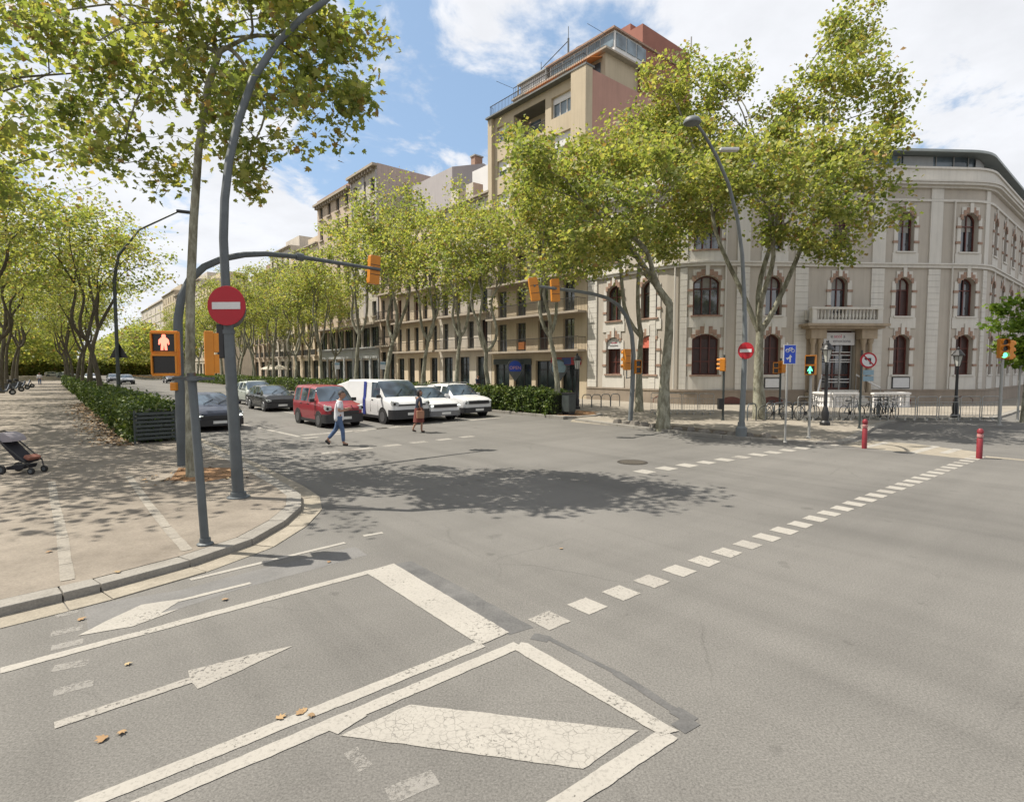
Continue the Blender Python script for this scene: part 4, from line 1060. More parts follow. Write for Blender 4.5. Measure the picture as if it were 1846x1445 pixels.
def make_tree(seed, trunk, tr, blobs, per, size, tmpl=LEAF_SIMPLE, sig=.5, limb_r=.45, mat='leaf', barkm='bark', nlimb=3, hollow=.5, splay=.55, spread=1.0):
    """trunk: points from the base to the fork; blobs: (centre, radii, clusters). Local coordinates."""
    rng = np.random.default_rng(seed); rd = random.Random(seed); mb = MB()
    tp = [Vector(p) for p in trunk]; nt_ = len(tp)
    rad = [tr * (1.28 if i == 0 else 1) * (1 - .38 * i / (nt_ - 1)) for i in range(nt_)]
    mb.tube([tp[0] - Vector((0, 0, .1)), tp[0] + Vector((0, 0, .06))] + tp[1:], [tr * 1.55, tr * 1.35] + rad[1:], 12)
    nodes = []; fork = tp[-1]; low = Vector(tp[-1])
    cl = []
    for c, r, n in blobs:
        k = 0
        while k < n:
            d = rng.normal(size=3); d /= np.linalg.norm(d); q = rng.uniform(hollow ** 3, 1) ** (1 / 3)
            cl.append(Vector((c[0] + d[0] * r[0] * q, c[1] + d[1] * r[1] * q, c[2] + d[2] * r[2] * q))); k += 1
    def bez(s0, d0, tgt, r0, r1, N=9, wig=.05):
        d = tgt - s0; L = d.length; c1 = s0 + d0.normalized() * L * .36; c2 = tgt - (d * .30 + Vector((0, 0, -L * .10))) 
        w = Vector((rd.uniform(-1, 1), rd.uniform(-1, 1), rd.uniform(-.5, .5))) * L * wig; pts = []; rr = []
        for i in range(N + 1):
            t = i / N; p = s0 * (1 - t) ** 3 + c1 * 3 * t * (1 - t) ** 2 + c2 * 3 * t * t * (1 - t) + tgt * t ** 3
            pts.append(p + w * math.sin(t * 6.3) * (1 if 0 < i < N else 0)); rr.append(max(.012, r0 + (r1 - r0) * t ** .85))
        mb.tube(pts, rr, 8 if r0 > .05 else 6)
        return [(pts[i], rr[i], (pts[min(i + 1, N)] - pts[max(i - 1, 0)])) for i in range(N + 1)]
    K = min(len(blobs), nlimb); az = sorted(blobs, key=lambda b_: math.atan2(b_[0][1] - fork.y, b_[0][0] - fork.x) + (0 if b_ is not blobs[0] else 0))
    big = [b_ for b_ in az]; groups = [[] for _ in range(K)]
    for i_, b_ in enumerate(big): groups[i_ * K // len(big)].append(b_)
    tdir = (tp[-1] - tp[-2]).normalized(); boughs = []
    for gi, gp in enumerate(groups):
        m = sum((Vector(b_[0]) * b_[2] for b_ in gp), Vector()) / sum(b_[2] for b_ in gp)
        tgt = fork + (m - fork) * .62
        s0 = fork + (tp[-2] - fork) * (.10 * gi / max(1, K - 1) * min(1, 1.5 / (fork - tp[-2]).length))
        h_ = Vector((m.x - fork.x, m.y - fork.y, 0)); h_ = h_ / max(h_.length, .01)
        nn = bez(s0, tdir * 1.0 + h_ * .75, tgt, tr * limb_r * 1.45 * (1 if K < 4 else .86), tr * limb_r * .75, 9, .045)
        boughs += nn[3:]; nodes += [(p, r) for p, r, d_ in nn[4:]]
        for b_ in gp:
            c = Vector(b_[0]); m2 = max(1, round(b_[2] / 13))
            for q_ in range(m2):
                a = 2 * math.pi * (q_ + rd.random() * .7) / m2
                tg = c + Vector((math.cos(a) * b_[1][0] * .55 * (m2 > 1), math.sin(a) * b_[1][1] * .55 * (m2 > 1), b_[1][2] * rd.uniform(-.2, .6)))
                src = min(nn[3:] if q_ == 0 else nn[3:] + boughs[-6:], key=lambda z_: (z_[0] - tg).length + rd.random() * 1.2 + (2 if z_[0].z > tg.z + .3 else 0))
                n2 = bez(src[0], src[2], tg, min(src[1] * .8, .02 + .016 * (tg - src[0]).length), .014, 7, .06)
                nodes += [(p, r) for p, r, d_ in n2[2:]]
    cl.sort(key=lambda q: (q - fork).length)
    NP = np.array([tuple(p) for p, r in nodes]); NR = [r for p, r in nodes]
    cents = []
    for q in cl:
        qa = np.array(q); dd = np.linalg.norm(NP - qa, axis=1) + np.maximum(0, NP[:, 2] - q.z + .2) * 1.2
        i = int(np.argmin(dd)); p = Vector(NP[i]); d = q - p; L = d.length
        if L > .15:
            mid = p + d * .5 + Vector((rd.uniform(-.12, .12) * L, rd.uniform(-.12, .12) * L, rd.uniform(.0, .16) * L))
            r0 = min(NR[i] * .75, .012 + .013 * L)
            mb.tube([p, p.lerp(mid, .55) + (mid - p.lerp(q, .5)) * .3, mid, q], [r0, r0 * .85, r0 * .6, .006], 5, cap=False)
            NP = np.vstack([NP, np.array(mid), qa]); NR += [r0 * .6, max(.008, r0 * .35)]
            line = [p.lerp(mid, .8), mid, mid.lerp(q, .5), q, q, q]
        else: line = [q]
        n = max(3, int(per * rng.uniform(.45, 1.5)))
        pick = rng.integers(0, len(line), n); base = np.array([tuple(v) for v in line])[pick]
        s3 = sig * rng.uniform(.6, 1.25); cents.append(base + np.clip(rng.normal(size=(n, 3)), -1.9, 1.9) * np.array([s3, s3, s3 * .62]))
    cents = np.vstack(cents)
    me = leaf_mesh('crown', cents, size, tmpl, rng, MT[mat])
    tk = mb.build('trunk', MT[barkm], None, smooth=60)
    return tk, link('crown', me)
def place_tree(parts, name, label, loc, rz=0, sc=1, group=None, first=True, szz=None):
    t = thing(name, label, 'tree', loc, rz, group); t.scale = (sc, sc, szz or sc)
    for p in parts:
        c = p if first else p.copy()
        if not first: COL.objects.link(c)
        adopt(c, t)
    return t
ORD = ['first', 'second', 'third', 'fourth', 'fifth', 'sixth', 'seventh', 'eighth', 'ninth', 'tenth', 'eleventh', 'twelfth', 'thirteenth', 'fourteenth', 'fifteenth', 'sixteenth', 'seventeenth', 'eighteenth']
# the slender plane tree beside the lamp post
FT = G(348, 858, KZ)
def rel(o, u, v, y): return tuple(PY(u, v, y) - o)
tk = [(0, 0, 0), rel(FT, 343, 690, 12.25), rel(FT, 343, 540, 12.3), rel(FT, 349, 400, 12.4), rel(FT, 358, 270, 12.4), rel(FT, 374, 160, 12.4), rel(FT, 396, 92, 12.5)]
bl = [(rel(FT, 470, 70, 12.5), (2.2, 2.2, 1.5), 34), (rel(FT, 615, 95, 12.8), (1.0, 1.1, .9), 14), (rel(FT, 500, 225, 12.2), (1.7, 1.5, .75), 16), (rel(FT, 560, 175, 12.2), (1.1, 1.2, .6), 8), (rel(FT, 450, 325, 12.3), (.9, 1, .4), 4),
      (rel(FT, 280, 130, 12.9), (2.0, 2.2, 1.6), 26), (rel(FT, 220, 285, 13), (1.4, 1.6, .8), 13), (rel(FT, 120, 90, 13.4), (2.0, 2, 1.6), 20), (rel(FT, 300, 20, 12.6), (3.4, 3.2, 2.0), 34), (rel(FT, 400, -110, 12.6), (2.8, 2.2, 1.5), 40), (rel(FT, 570, -20, 12.6), (1.4, 1.5, 1.0), 20)]
ft = make_tree(3, tk, .105, bl, 50, .136, LEAF_LOBED, .26, .42, nlimb=4, hollow=.2)
place_tree(ft, 'plane_tree', 'slender pale plane tree beside the no-entry lamp post on the corner pavement', FT)
# the three plane trees of the corner plaza
b = G(1195, 772, KZ); Y = b.y
tk = [(0, 0, 0), rel(b, 1198, 690, Y), rel(b, 1206, 600, Y), rel(b, 1207, 545, Y)]
bl = [(rel(b, 1090, 400, Y - 1.5), (2.1, 2.4, 1.5), 34), (rel(b, 1000, 350, Y + 1), (1.9, 2.2, 1.3), 28), (rel(b, 1080, 290, Y + .5), (2.2, 2.3, 1.2), 30), (rel(b, 1190, 330, Y - 1), (1.7, 2, 1.5), 24), (rel(b, 1180, 440, Y + 1.5), (1.2, 1.6, .9), 12), (rel(b, 960, 300, Y - 1), (1.2, 1.6, .9), 12), (rel(b, 1060, 470, Y + 1), (1.5, 1.6, .6), 10)]
t1 = make_tree(8, tk, .225, bl, 100, .155, LEAF_SIMPLE, .36, .42, nlimb=3, hollow=.2)
place_tree(t1, 'plane_tree', 'leaning plane tree at the plaza kerb, its trunk nearest the roadway', b)
b = G(1370, 755, KZ); Y = b.y
tk = [(0, 0, 0), rel(b, 1367, 690, Y), rel(b, 1368, 640, Y), rel(b, 1370, 597, Y)]
bl = [(rel(b, 1540, 45, Y + 1), (1.2, 1.8, 1.7), 18), (rel(b, 1520, 150, Y - 1), (2.0, 2.4, 1.3), 30), (rel(b, 1590, 195, Y), (1.1, 1.5, .9), 10), (rel(b, 1425, 200, Y + 1), (1.4, 2.2, 1.4), 22), (rel(b, 1275, 160, Y + 2), (2.3, 2.6, 1.9), 36), (rel(b, 1180, 175, Y + 2), (1.4, 2.0, 1.9), 22), (rel(b, 1390, 290, Y - 1.5), (2.6, 2.6, 1.3), 40), (rel(b, 1235, 275, Y), (2.4, 2.6, 1.3), 34), (rel(b, 1530, 290, Y - 2), (2.0, 2.2, 1.1), 28), (rel(b, 1570, 380, Y - 1.5), (1.2, 1.6, 1.0), 12), (rel(b, 1455, 390, Y - 3), (2.2, 2.2, 1.0), 28), (rel(b, 1495, 455, Y - 1.5), (.9, 1.2, .7), 8), (rel(b, 1310, 360, Y + 1), (1.6, 1.8, .9), 14), (rel(b, 1450, 300, Y - 5.5), (1.6, 2.0, 1.2), 18), (rel(b, 1330, 290, Y - 5), (1.6, 2.0, 1.2), 18)]
t3 = make_tree(21, tk, .255, bl, 96, .166, LEAF_SIMPLE, .37, .42, nlimb=4, hollow=.2)
place_tree(t3, 'plane_tree', 'largest plane tree, forking low behind the plaza lamp post with the highest crown', b)
b = G(1152, 742, KZ); Y = b.y
tk = [(0, 0, 0), rel(b, 1152, 680, Y), rel(b, 1154, 630, Y), rel(b, 1156, 604, Y)]
bl = [(rel(b, 1020, 330, Y), (3.4, 2.8, 1.9), 44), (rel(b, 1120, 280, Y), (3.0, 2.8, 1.8), 40), (rel(b, 1210, 400, Y), (2.4, 2.4, 1.6), 24), (rel(b, 1010, 430, Y), (2.4, 2.2, 1.2), 22), (rel(b, 1110, 420, Y), (2.4, 2.2, 1.0), 20), (rel(b, 960, 270, Y), (1.8, 2.2, 1.4), 18), (rel(b, 1240, 250, Y - 1), (2.4, 2.4, 1.6), 28), (rel(b, 1170, 230, Y), (2.0, 2.2, 1.4), 22), (rel(b, 1270, 370, Y - 1), (1.8, 2.0, 1.1), 16)]
t2 = make_tree(34, tk, .19, bl, 72, .18, LEAF_SIMPLE, .40, .48, nlimb=2, hollow=.2)
place_tree(t2, 'plane_tree', 'y-forked plane tree behind the signal mast, in front of the arched windows', b)
# shared plane trees for the rows
def rowtree(seed, fz, cz, r, rz, n, per, tr, lean=.3, size=.24, sig=.55, barkm='bark'):
    rd = random.Random(seed); a = rd.uniform(0, 6.28)
    tk = [(0, 0, 0), (.1 * lean, .05, fz * .4), (lean * .5, .1, fz * .75), (lean, lean * .4, fz)]
    bl = []
    for k in range(4):
        q = a + k * 1.571 + rd.uniform(-.3, .3); bl.append(((lean + math.cos(q) * r * .42, math.sin(q) * r * .42, cz + rd.uniform(-.9, .9)), (r * .62, r * .62, rz * .72), n // 5))
    bl.append(((lean, 0, cz + rz * .5), (r * .55, r * .55, rz * .6), n // 5))
    return make_tree(seed, tk, tr, bl, per, size, LEAF_SIMPLE, sig, .46, nlimb=3, hollow=.25, barkm=barkm)
VM = [rowtree(51, 4.2, 9.6, 3.6, 4.3, 112, 60, .17, .45, .17, .40), rowtree(52, 3.6, 9.0, 3.8, 4.2, 112, 60, .18, -.5, .17, .40), rowtree(53, 4.8, 10.4, 3.6, 4.6, 112, 60, .17, .3, .17, .40)]
VL = [rowtree(61, 4.4, 9.6, 5.0, 3.6, 122, 40, .17, .6, .185, .42, 'bark_shaded'), rowtree(62, 5.0, 10.0, 4.8, 4.0, 122, 40, .17, -.6, .185, .42, 'bark_shaded'), rowtree(63, 4.2, 9.2, 5.2, 3.4, 122, 40, .17, .4, .185, .42, 'bark_shaded')]
used = set(); rt = random.Random(9)
def row(vs, pts, name, labf, group, smin=.9, smax=1.12, grow=None):
    for i, (p, k) in enumerate(pts):
        f = id(vs[k]) not in used; used.add(id(vs[k]))
        place_tree(vs[k], name, labf(i), p, rt.uniform(0, 6.28) if not f else rt.uniform(0, 6.28), rt.uniform(smin, smax) * (grow(i) if grow else 1), group, f)
med = [(1.7, .95), (7.4, .9), (11.0, 1.0), (15.2, 1), (20.4, .9), (26.2, 1.1), (33.6, 1), (41, 1), (48, 1), (55, .9), (63, 1), (72, 1), (81, 1), (90, 1), (100, 1), (112, 1)]
row(VM, [(MA(t, o) + Vector((0, 0, .15)), i % 3) for i, (t, o) in enumerate(med)], 'plane_tree', lambda i: ORD[i] + ' plane tree along the centre hedge, counted from its near end', 'plane trees in the centre hedge strip', .95, 1.08, lambda i: [.95, .86, .9, 1.05, 1.22, 1.1][i] if i < 6 else 1.04)
row(VM, [(FA(t, 4.6, KZ), (i + 1) % 3) for i, t in enumerate((46.5, 55, 64, 73, 82, 92))], 'plane_tree', lambda i: ORD[i] + ' plane tree on the pavement before the house fronts, counted from the grey shopfront', 'plane trees on the house-side pavement')
hr = [27.2, 38, 48, 58.5, 69, 80, 92, 104]
HB = FT.copy()
row(VL, [(HB + A * t + B * .1, i % 3) for i, t in enumerate(hr)], 'plane_tree', lambda i: ORD[i] + ' plane tree with shade-dark trunk behind the left hedge, counted from the crossing', 'plane trees behind the left hedge')
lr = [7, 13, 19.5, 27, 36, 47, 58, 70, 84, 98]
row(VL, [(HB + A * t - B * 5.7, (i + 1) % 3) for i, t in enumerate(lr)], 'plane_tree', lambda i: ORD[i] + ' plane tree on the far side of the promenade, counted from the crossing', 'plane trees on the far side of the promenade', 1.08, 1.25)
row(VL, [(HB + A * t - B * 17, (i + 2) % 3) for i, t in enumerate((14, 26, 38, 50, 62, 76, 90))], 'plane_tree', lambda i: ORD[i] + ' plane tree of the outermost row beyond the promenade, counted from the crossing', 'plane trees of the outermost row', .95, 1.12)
# small bright tree at the right edge
b = G(1843, 757, KZ)
yt = make_tree(77, [(0, 0, 0), (.02, 0, 1.2), (.05, 0, 2.4)], .07, [((-.05, 0, 4.3), (1.25, 1.3, 1.55), 40), ((-.3, 0, 3.2), (1.0, 1.0, .7), 14)], 42, .2, LEAF_LOBED, .26, .5, 'leaf_green', nlimb=2, hollow=.2)
place_tree(yt, 'street_tree', 'small bright green street tree at the right edge, beside the green signal', b)
# far wood that closes the avenue
def far_wood():
    rng = np.random.default_rng(5); c = []
    for t in np.arange(125, 300, 5.0):
        for off in (-14, -6.6, 0, 14, 22):
            p = KA + A * float(t) + B * float(off - 1.3)
            n = 620 if t < 200 else 420
            d = rng.normal(size=(n, 3)); d /= np.linalg.norm(d, axis=1)[:, None]
            c.append(np.array([p.x, p.y, 8.2]) + d * np.array([4.2, 4.2, 4.6]) * rng.uniform(.55, 1, (n, 1)))
    for k in range(64):      # low planting at the vanishing point
        p = KA + A * 215 + B * float(-44 + k * 1.7); d = rng.normal(size=(1100, 3)); d /= np.linalg.norm(d, axis=1)[:, None]
        c.append(np.array([p.x, p.y, 2.6]) + d * np.array([2.4, 2.4, 3.4]) * rng.uniform(.5, 1, (1100, 1)))
    me = leaf_mesh('distant_trees', np.vstack(c), .62, LEAF_SIMPLE, rng, MT['leaf'])
    link('distant_trees', me, kind='stuff', label='mass of far plane trees closing the avenue at the vanishing point')
far_wood()
# hedges: leafy boxes round a solid dark core added so nothing shows through
def hedge(label, o, d, L, wid, h, n, size, seed, box_end=True):
    t = thing('hedge', label, 'hedge', o, yaw(d)); rng = np.random.default_rng(seed)
    mb = MB(); k = max(2, int(L / 1.2))
    for i in range(k): mb.box((L * (i + .5) / k, 0, h * .46), (L / k + .02, wid * .74 + .03 * (i % 3), h * .8 + .03 * (i % 2)))
    cr = mb.build('core_block', MT['core'], t); cr['kind'] = 'stuff'
    u = rng.uniform(0, 1, n); side = rng.choice(4, n, p=[.36, .30, .30, .04])
    x = u * L; y = np.zeros(n); z = np.zeros(n); q = rng.uniform(0, 1, n)
    top = side == 0; y[top] = (q[top] - .5) * wid; z[top] = h
    for s_, sg in ((1, -1), (2, 1)): m = side == s_; y[m] = sg * wid / 2; z[m] = .05 + q[m] * (h - .05)
    m = side == 3; x[m] = rng.choice([0, L], m.sum()); y[m] = (q[m] - .5) * wid; z[m] = rng.uniform(.05, h, m.sum())
    lump = .07 * np.sin(x * 2.1 + seed) + .06 * np.sin(x * 5.3 + z * 4) + .05 * np.sin(x * 9.1 + y * 7)
    P = np.stack([x, y, z], 1) + rng.normal(size=(n, 3)) * .055
    P[:, 2] += np.where(top, lump, 0); P[:, 1] += np.where(side == 1, -lump, np.where(side == 2, lump, 0))
    me = leaf_mesh('foliage', P, size, LEAF_SIMPLE, rng, MT['hedge'], .25)
    link('foliage', me, t); return t
hb = G(240, 801, KZ) + A * .2
hedge('long clipped dark hedge along the left pavement, ending near the lamp post', hb + B * .62, A, 36, 1.25, 1.18, 26000, .105, 1)
hedge('second stretch of clipped hedge farther along the left pavement', hb + B * .62 + A * 41, A, 45, 1.25, 1.15, 9000, .16, 2)
hedge('clipped leafy hedge at the near end of the centre strip, beside the white cars', MA(1.5, .95) + Vector((0, 0, .15)), A, 8, 1.5, 1.13, 14000, .12, 3)
hedge('long hedge of the centre strip running behind the queue of cars', MA(9.6, 1.0) + Vector((0, 0, .15)), A, 110, 1.6, 1.15, 26000, .17, 4)
# slatted end panel of the left hedge, planter at the end of the centre hedge
g = thing('hedge_guard', 'dark slatted metal panel at the near end of the left hedge', 'guard', hb - A * .12 + B * .62, yaw(B))
for k in range(7): mb = MB(); mb.box((0, 0, .16 + k * .13), (1.15, .03, .09)); mb.build('slat', MT['dark_steel'], g)
for x in (-.56, .56): mb = MB(); mb.box((x, 0, .52), (.05, .06, 1.04)); mb.build('post', MT['dark_steel'], g)
g = thing('litter_bin', 'dark box-shaped bin at the near end of the centre hedge', 'bin', MA(.95, .95) + Vector((0, 0, .15)), yaw(A))
mb = MB(); mb.box((0, 0, .6), (.5, .5, .9)); mb.build('body', MT['dark_steel'], g, bevel=.02); mb = MB(); mb.box((0, 0, 1.08), (.56, .56, .06)); mb.build('lid', MT['black'], g)
mb = MB()
for x in (-.2, .2): mb.box((x, 0, .075), (.05, .4, .15))
mb.build('foot', MT['black'], g)
# leaf litter at the hedge foot and single dry leaves on the asphalt
rng = np.random.default_rng(12); n = 1500
tt = rng.uniform(-.5, 26, n) ** 1.0; oo = -np.abs(rng.normal(0, .5, n)) - .02
P = np.array([tuple(hb + A * float(a) + B * float(b_)) for a, b_ in zip(tt, oo)]); P[:, 2] = KZ + .012
extra = np.array([tuple(FT + Vector((float(a), float(b_), .012))) for a, b_ in rng.normal(0, .5, (60, 2))]); P = np.vstack([P, extra])
link('leaf_litter', leaf_mesh('leaf_litter', P, .11, LEAF_SIMPLE, rng, MT['dry'], 3.0), kind='stuff', label='drift of brown fallen leaves along the foot of the left hedge')
lm = []
for s in range(3):
    r_ = np.random.default_rng(40 + s); T = LEAF_LOBED[0].copy(); T[:, 2] = .12 * np.sin(T[:, 0] * 6 + s) * .5 + .10 * T[:, 1] * (1 if s else .3) + .02
    lm.append(fast_mesh('leaf', T * .115, LEAF_LOBED[1].ravel(), 3, [MT['dry']]))
dl = [(553, 1282, 'largest dry leaf of the clump on the white double line'), (566, 1288, 'greenish dry leaf at the right end of the clump on the double line'), (541, 1290, 'small dry leaf at the left end of the clump on the double line'), (500, 1298, 'lone dry leaf left of the clump beside the double line'), (226, 1198, 'dry leaf on the asphalt above the tail of the second arrow'), (222, 1318, 'dry leaf on the asphalt below the tail of the second arrow'), (595, 1014, 'dry leaf on the asphalt between kerb line and stop bar'), (190, 1335, 'tiny dry leaf nearest to the bottom left markings'), (140, 1118, 'dark curled dry leaf left of the bike lane arrow'), (268, 928, 'dry leaf on the pavement beside the upper end of the right stone band'), (217, 1031, 'dry leaf on the pavement near the kerb between the stone bands'), (85, 995, 'dry leaf on the pavement left of the left stone band'), (1010, 990, 'dry leaf alone on the asphalt in the middle of the crossing'), (405, 1080, 'dry leaf between the bike lane arrow and the long white line')]
rl = random.Random(4)
for i, (u_, v_, lab) in enumerate(dl):
    on = 'pavement' in lab
    o = link('dry_leaf', lm[i % 3]); prop(o, lab, 'leaf', 'dry plane leaves on the ground')
    o.location = G(u_, v_, KZ if on else 0) + Vector((0, 0, .012)); o.rotation_euler = (0, 0, rl.uniform(0, 6.28)); s_ = rl.uniform(.45, .7); o.scale = (s_, s_, s_)
# ---------------------------------------------------------------- signals, lamps, signs
def path_local(o, pts, deps): return [PY(u, v, y) - o for (u, v), y in zip(pts, deps)]
def lerpd(a, b, n): return [a + (b - a) * i / (n - 1) for i in range(n)]
def yawface(dx, dy): return math.atan2(dx, -dy)         # rotation that turns a local -Y face towards (dx, dy)
WALKER = [(-.02, .0), (.05, 0), (.04, .05), (.02, .12), (.05, .2), (.10, .12), (.13, .14), (.10, .25), (.05, .31), (.045, .33), (.05, .36), (.03, .40), (-.03, .40), (-.05, .36), (-.045, .33), (-.05, .31), (-.10, .25), (-.13, .14), (-.10, .12), (-.05, .2), (-.04, .1), (-.06, .05), (-.06, 0), (-.03, 0), (0, .1)]
STAND = [(.0, .14), (.02, 0), (.075, 0), (.065, .16), (.085, .2), (.10, .14), (.125, .15), (.115, .27), (.07, .32), (.045, .33), (.05, .37), (.03, .41), (-.03, .41), (-.05, .37), (-.045, .33), (-.07, .32), (-.115, .27), (-.125, .15), (-.10, .14), (-.085, .2), (-.065, .16), (-.075, 0), (-.02, 0)]
def head_square(parent, c, rz, lit, w=.37, hh=.29, d=.2, name='signal_head'):
    """two stacked square pedestrian lamps in an orange housing; lit = 'red' or 'green'"""
    Mx = Matrix.Translation(c) @ Matrix.Rotation(rz, 4, 'Z')
    mb = MB(); mb.xf = Mx; mb.box((0, 0, 0), (w, d, hh * 2 + .04)); hd = mb.build(name, MT['sig'], parent, bevel=.015)
    for k, z in enumerate((hh / 2 + .005, -hh / 2 - .005)):
        mb = MB(); mb.xf = Mx; y = -d / 2; t = .018
        for cx, cz, sx, sz in ((0, hh / 2 - .02, w - .03, t), (-w / 2 + .02, 0, t, hh - .03), (w / 2 - .02, 0, t, hh - .03)): mb.box((cx, y - .03, z + cz), (sx, .06, sz))
        mb.build('visor', MT['sig'], hd)
        mb = MB(); mb.xf = Mx; mb.box((0, y - .006, z), (w - .06, .012, hh - .05)); mb.build('lens', MT['lens_off'], hd)
        if (lit == 'red' and k == 0) or (lit == 'green' and k == 1):
            ic = STAND if lit == 'red' else WALKER; s_ = (hh - .06) / .41 * .95
            mb = MB(); mb.xf = Mx; mb.extrude([(x * s_, y - .013, z - .205 * s_ + zz * s_) for x, zz in ic], (0, -.004, 0)); mb.build('lit_figure', MT['lamp_red' if lit == 'red' else 'lamp_green'], hd)
    return hd
def head_round(parent, c, rz, n=3, r=.1, lit=None, w=.3, d=.2, pitch=.28, name='signal_head', tilt=0):
    Mx = Matrix.Translation(c) @ Matrix.Rotation(tilt, 4, 'Y') @ Matrix.Rotation(rz, 4, 'Z')
    mb = MB(); mb.xf = Mx
    H = pitch * n; hs = [(-w / 2, -H / 2 + .03), (-w / 2 + .03, -H / 2), (w / 2 - .03, -H / 2), (w / 2, -H / 2 + .03), (w / 2, H / 2 - .03), (w / 2 - .03, H / 2), (-w / 2 + .03, H / 2), (-w / 2, H / 2 - .03)]
    mb.extrude([(x, d / 2, z) for x, z in hs], (0, -d, 0)); hd = mb.build(name, MT['sig'], parent, bevel=.008)
    for k in range(n):
        z = H / 2 - pitch * (k + .5)
        mb = MB(); mb.xf = Mx; mb.disc((0, -d / 2 - .001, z), (0, -1, 0), r, .012, 16); mb.build('lens', MT['lamp_' + lit[1]] if lit and lit[0] == k else MT['lens_off'], hd)
        mb = MB(); mb.xf = Mx; pr = [(1.12 * r * math.cos(a), 1.12 * r * math.sin(a)) for a in [R(-30 + 24 * j) for j in range(11)]]
        for j in range(10):
            (x0, z0), (x1, z1) = pr[j], pr[j + 1]
            mb.poly([(x0, -d / 2, z + z0), (x1, -d / 2, z + z1), (x1, -d / 2 - .15, z + z1), (x0, -d / 2 - .15, z + z0)])
        mb.build('visor', MT['sig'], hd)
        if k: mb = MB(); mb.xf = Mx; mb.box((0, d / 2 + .0, z + pitch / 2), (w * .96, .02, .015)); mb.build('seam', MT['black'], hd)
    return hd
def post(parent, h, r, mat='galv', foot=True, pts=None, n=10):
    mb = MB(); mb.tube(pts or [(0, 0, 0), (0, 0, h)], r, n); p = mb.build('pole', MT[mat], parent, smooth=50)
    if foot: mb = MB(); q = r if not hasattr(r, '__len__') else r[0]; mb.lathe([(q * 1.9, 0), (q * 1.9, .02), (q * 1.3, .035), (q * 1.25, .09)], n=12); mb.build('base_plate', MT[mat], parent)
    return p
def round_sign(parent, c, rz, r, face, name='sign_disc'):
    Mx = Matrix.Translation(c) @ Matrix.Rotation(rz, 4, 'Z')
    mb = MB(); mb.xf = Mx; mb.disc((0, 0, 0), (0, -1, 0), r, .02, 32); s_ = mb.build(name, MT[face], parent); s_['label'] = 'round sign plate'
    return s_, Mx
MT['galv_mid'] = plain('mid_grey_steel', (.15, .165, .17), .55, .15, .15, 3, streak=.2)
# near pedestrian signal
o = G(370, 981, KZ); Y = o.y
ps_ = thing('pedestrian_signal', 'orange pedestrian signal with a lit red figure on a slim pole at the near kerb', 'traffic light', o)
top = PY(345, 672, Y) - o
post(ps_, 0, .055, pts=[(0, 0, 0), tuple(top * .5), tuple(top)])
br = PY(349, 682, Y) - o
mb = MB(); mb.box((br.x, -.0, br.z), (.52, .09, .035)); mb.tube([(br.x, 0, br.z - .03), (br.x, 0, br.z + .03)], .1, 12); mb.build('bracket', MT['galv'], ps_, smooth=40)
c1 = PY(299, 637, Y - .12) - o; c2 = PY(377, 637, Y + .1) - o
head_square(ps_, c1, yawface(.34, -1), 'red', .315, .275, .13)
head_square(ps_, c2, yawface(1, .57), None, .31, .275, .11)
# lamp post with the no-entry sign
o = G(430, 896, KZ); Y = o.y
lp = thing('street_lamp', 'tall curved grey street lamp carrying the large no-entry sign on the left corner', 'street lamp', o)
px = [(430, 896), (424, 800), (418, 700), (412, 600), (406, 500), (403, 430), (405, 360), (413, 290), (429, 220), (456, 142), (500, 76), (553, 25), (585, 3), (607, -20), (622, -48)]
pts = path_local(o, px, [Y] * 6 + lerpd(Y, Y + 1.7, 9)); rr = [.104, .102, .1, .098, .078, .076, .074, .072, .07, .067, .063, .06, .057, .054, .05]
mb = MB(); mb.tube(pts, rr, 14); mb.build('pole', MT['galv'], lp, smooth=50)
mb = MB(); mb.lathe([(.2, 0), (.2, .02), (.14, .03), (.135, .1)], n=16); mb.build('base_plate', MT['galv'], lp)
mb = MB(); q = Vector(pts[3]); mb.tube([q + Vector((0, 0, -.02)), q + Vector((0, 0, .05))], .112, 14); mb.tube([Vector(pts[2]), Vector(pts[2]) + Vector((-.002, 0, .04))], .108, 14); mb.build('collar', MT['galv'], lp, smooth=40)
mb = MB(); q = Vector(pts[-1]); mb.lathe([(.05, -.02), (.2, -.06), (.24, -.12), (.05, -.14)], (q.x + .3, q.y + .25, q.z), 12); mb.box((q.x + .1, q.y + .08, q.z - .03), (.5, .16, .1), yaw(B)); mb.build('lamp_head', MT['galv'], lp)
c = PY(409, 551, Y - .15) - o
sg, Mx = round_sign(lp, c, yawface(-.05, -1), .345, 'red_sign', 'no_entry_sign')
mb = MB(); mb.xf = Mx; mb.box((0, -.024, .0), (.52, .008, .125)); mb.build('bar', MT['white_sign'], sg)
mb = MB(); mb.xf = Mx; mb.tube([(.345 * math.cos(a), -.012, .345 * math.sin(a)) for a in [2 * math.pi * k / 32 for k in range(33)]], .009, 5); mb.build('rim', MT['red_sign'], sg)
c = PY(415, 557, Y + .14) - o
sg2, Mx = round_sign(lp, c, yawface(.3, 1), .345, 'shutter', 'sign_back'); sg2['label'] = 'dark grey back of a second round sign'
mb = MB(); mb.box((PY(403, 615, Y).x - o.x - .02, .02, PY(403, 615, Y).z - o.z), (.13, .22, .62)); mb.build('control_box', MT['black'], lp, bevel=.02)
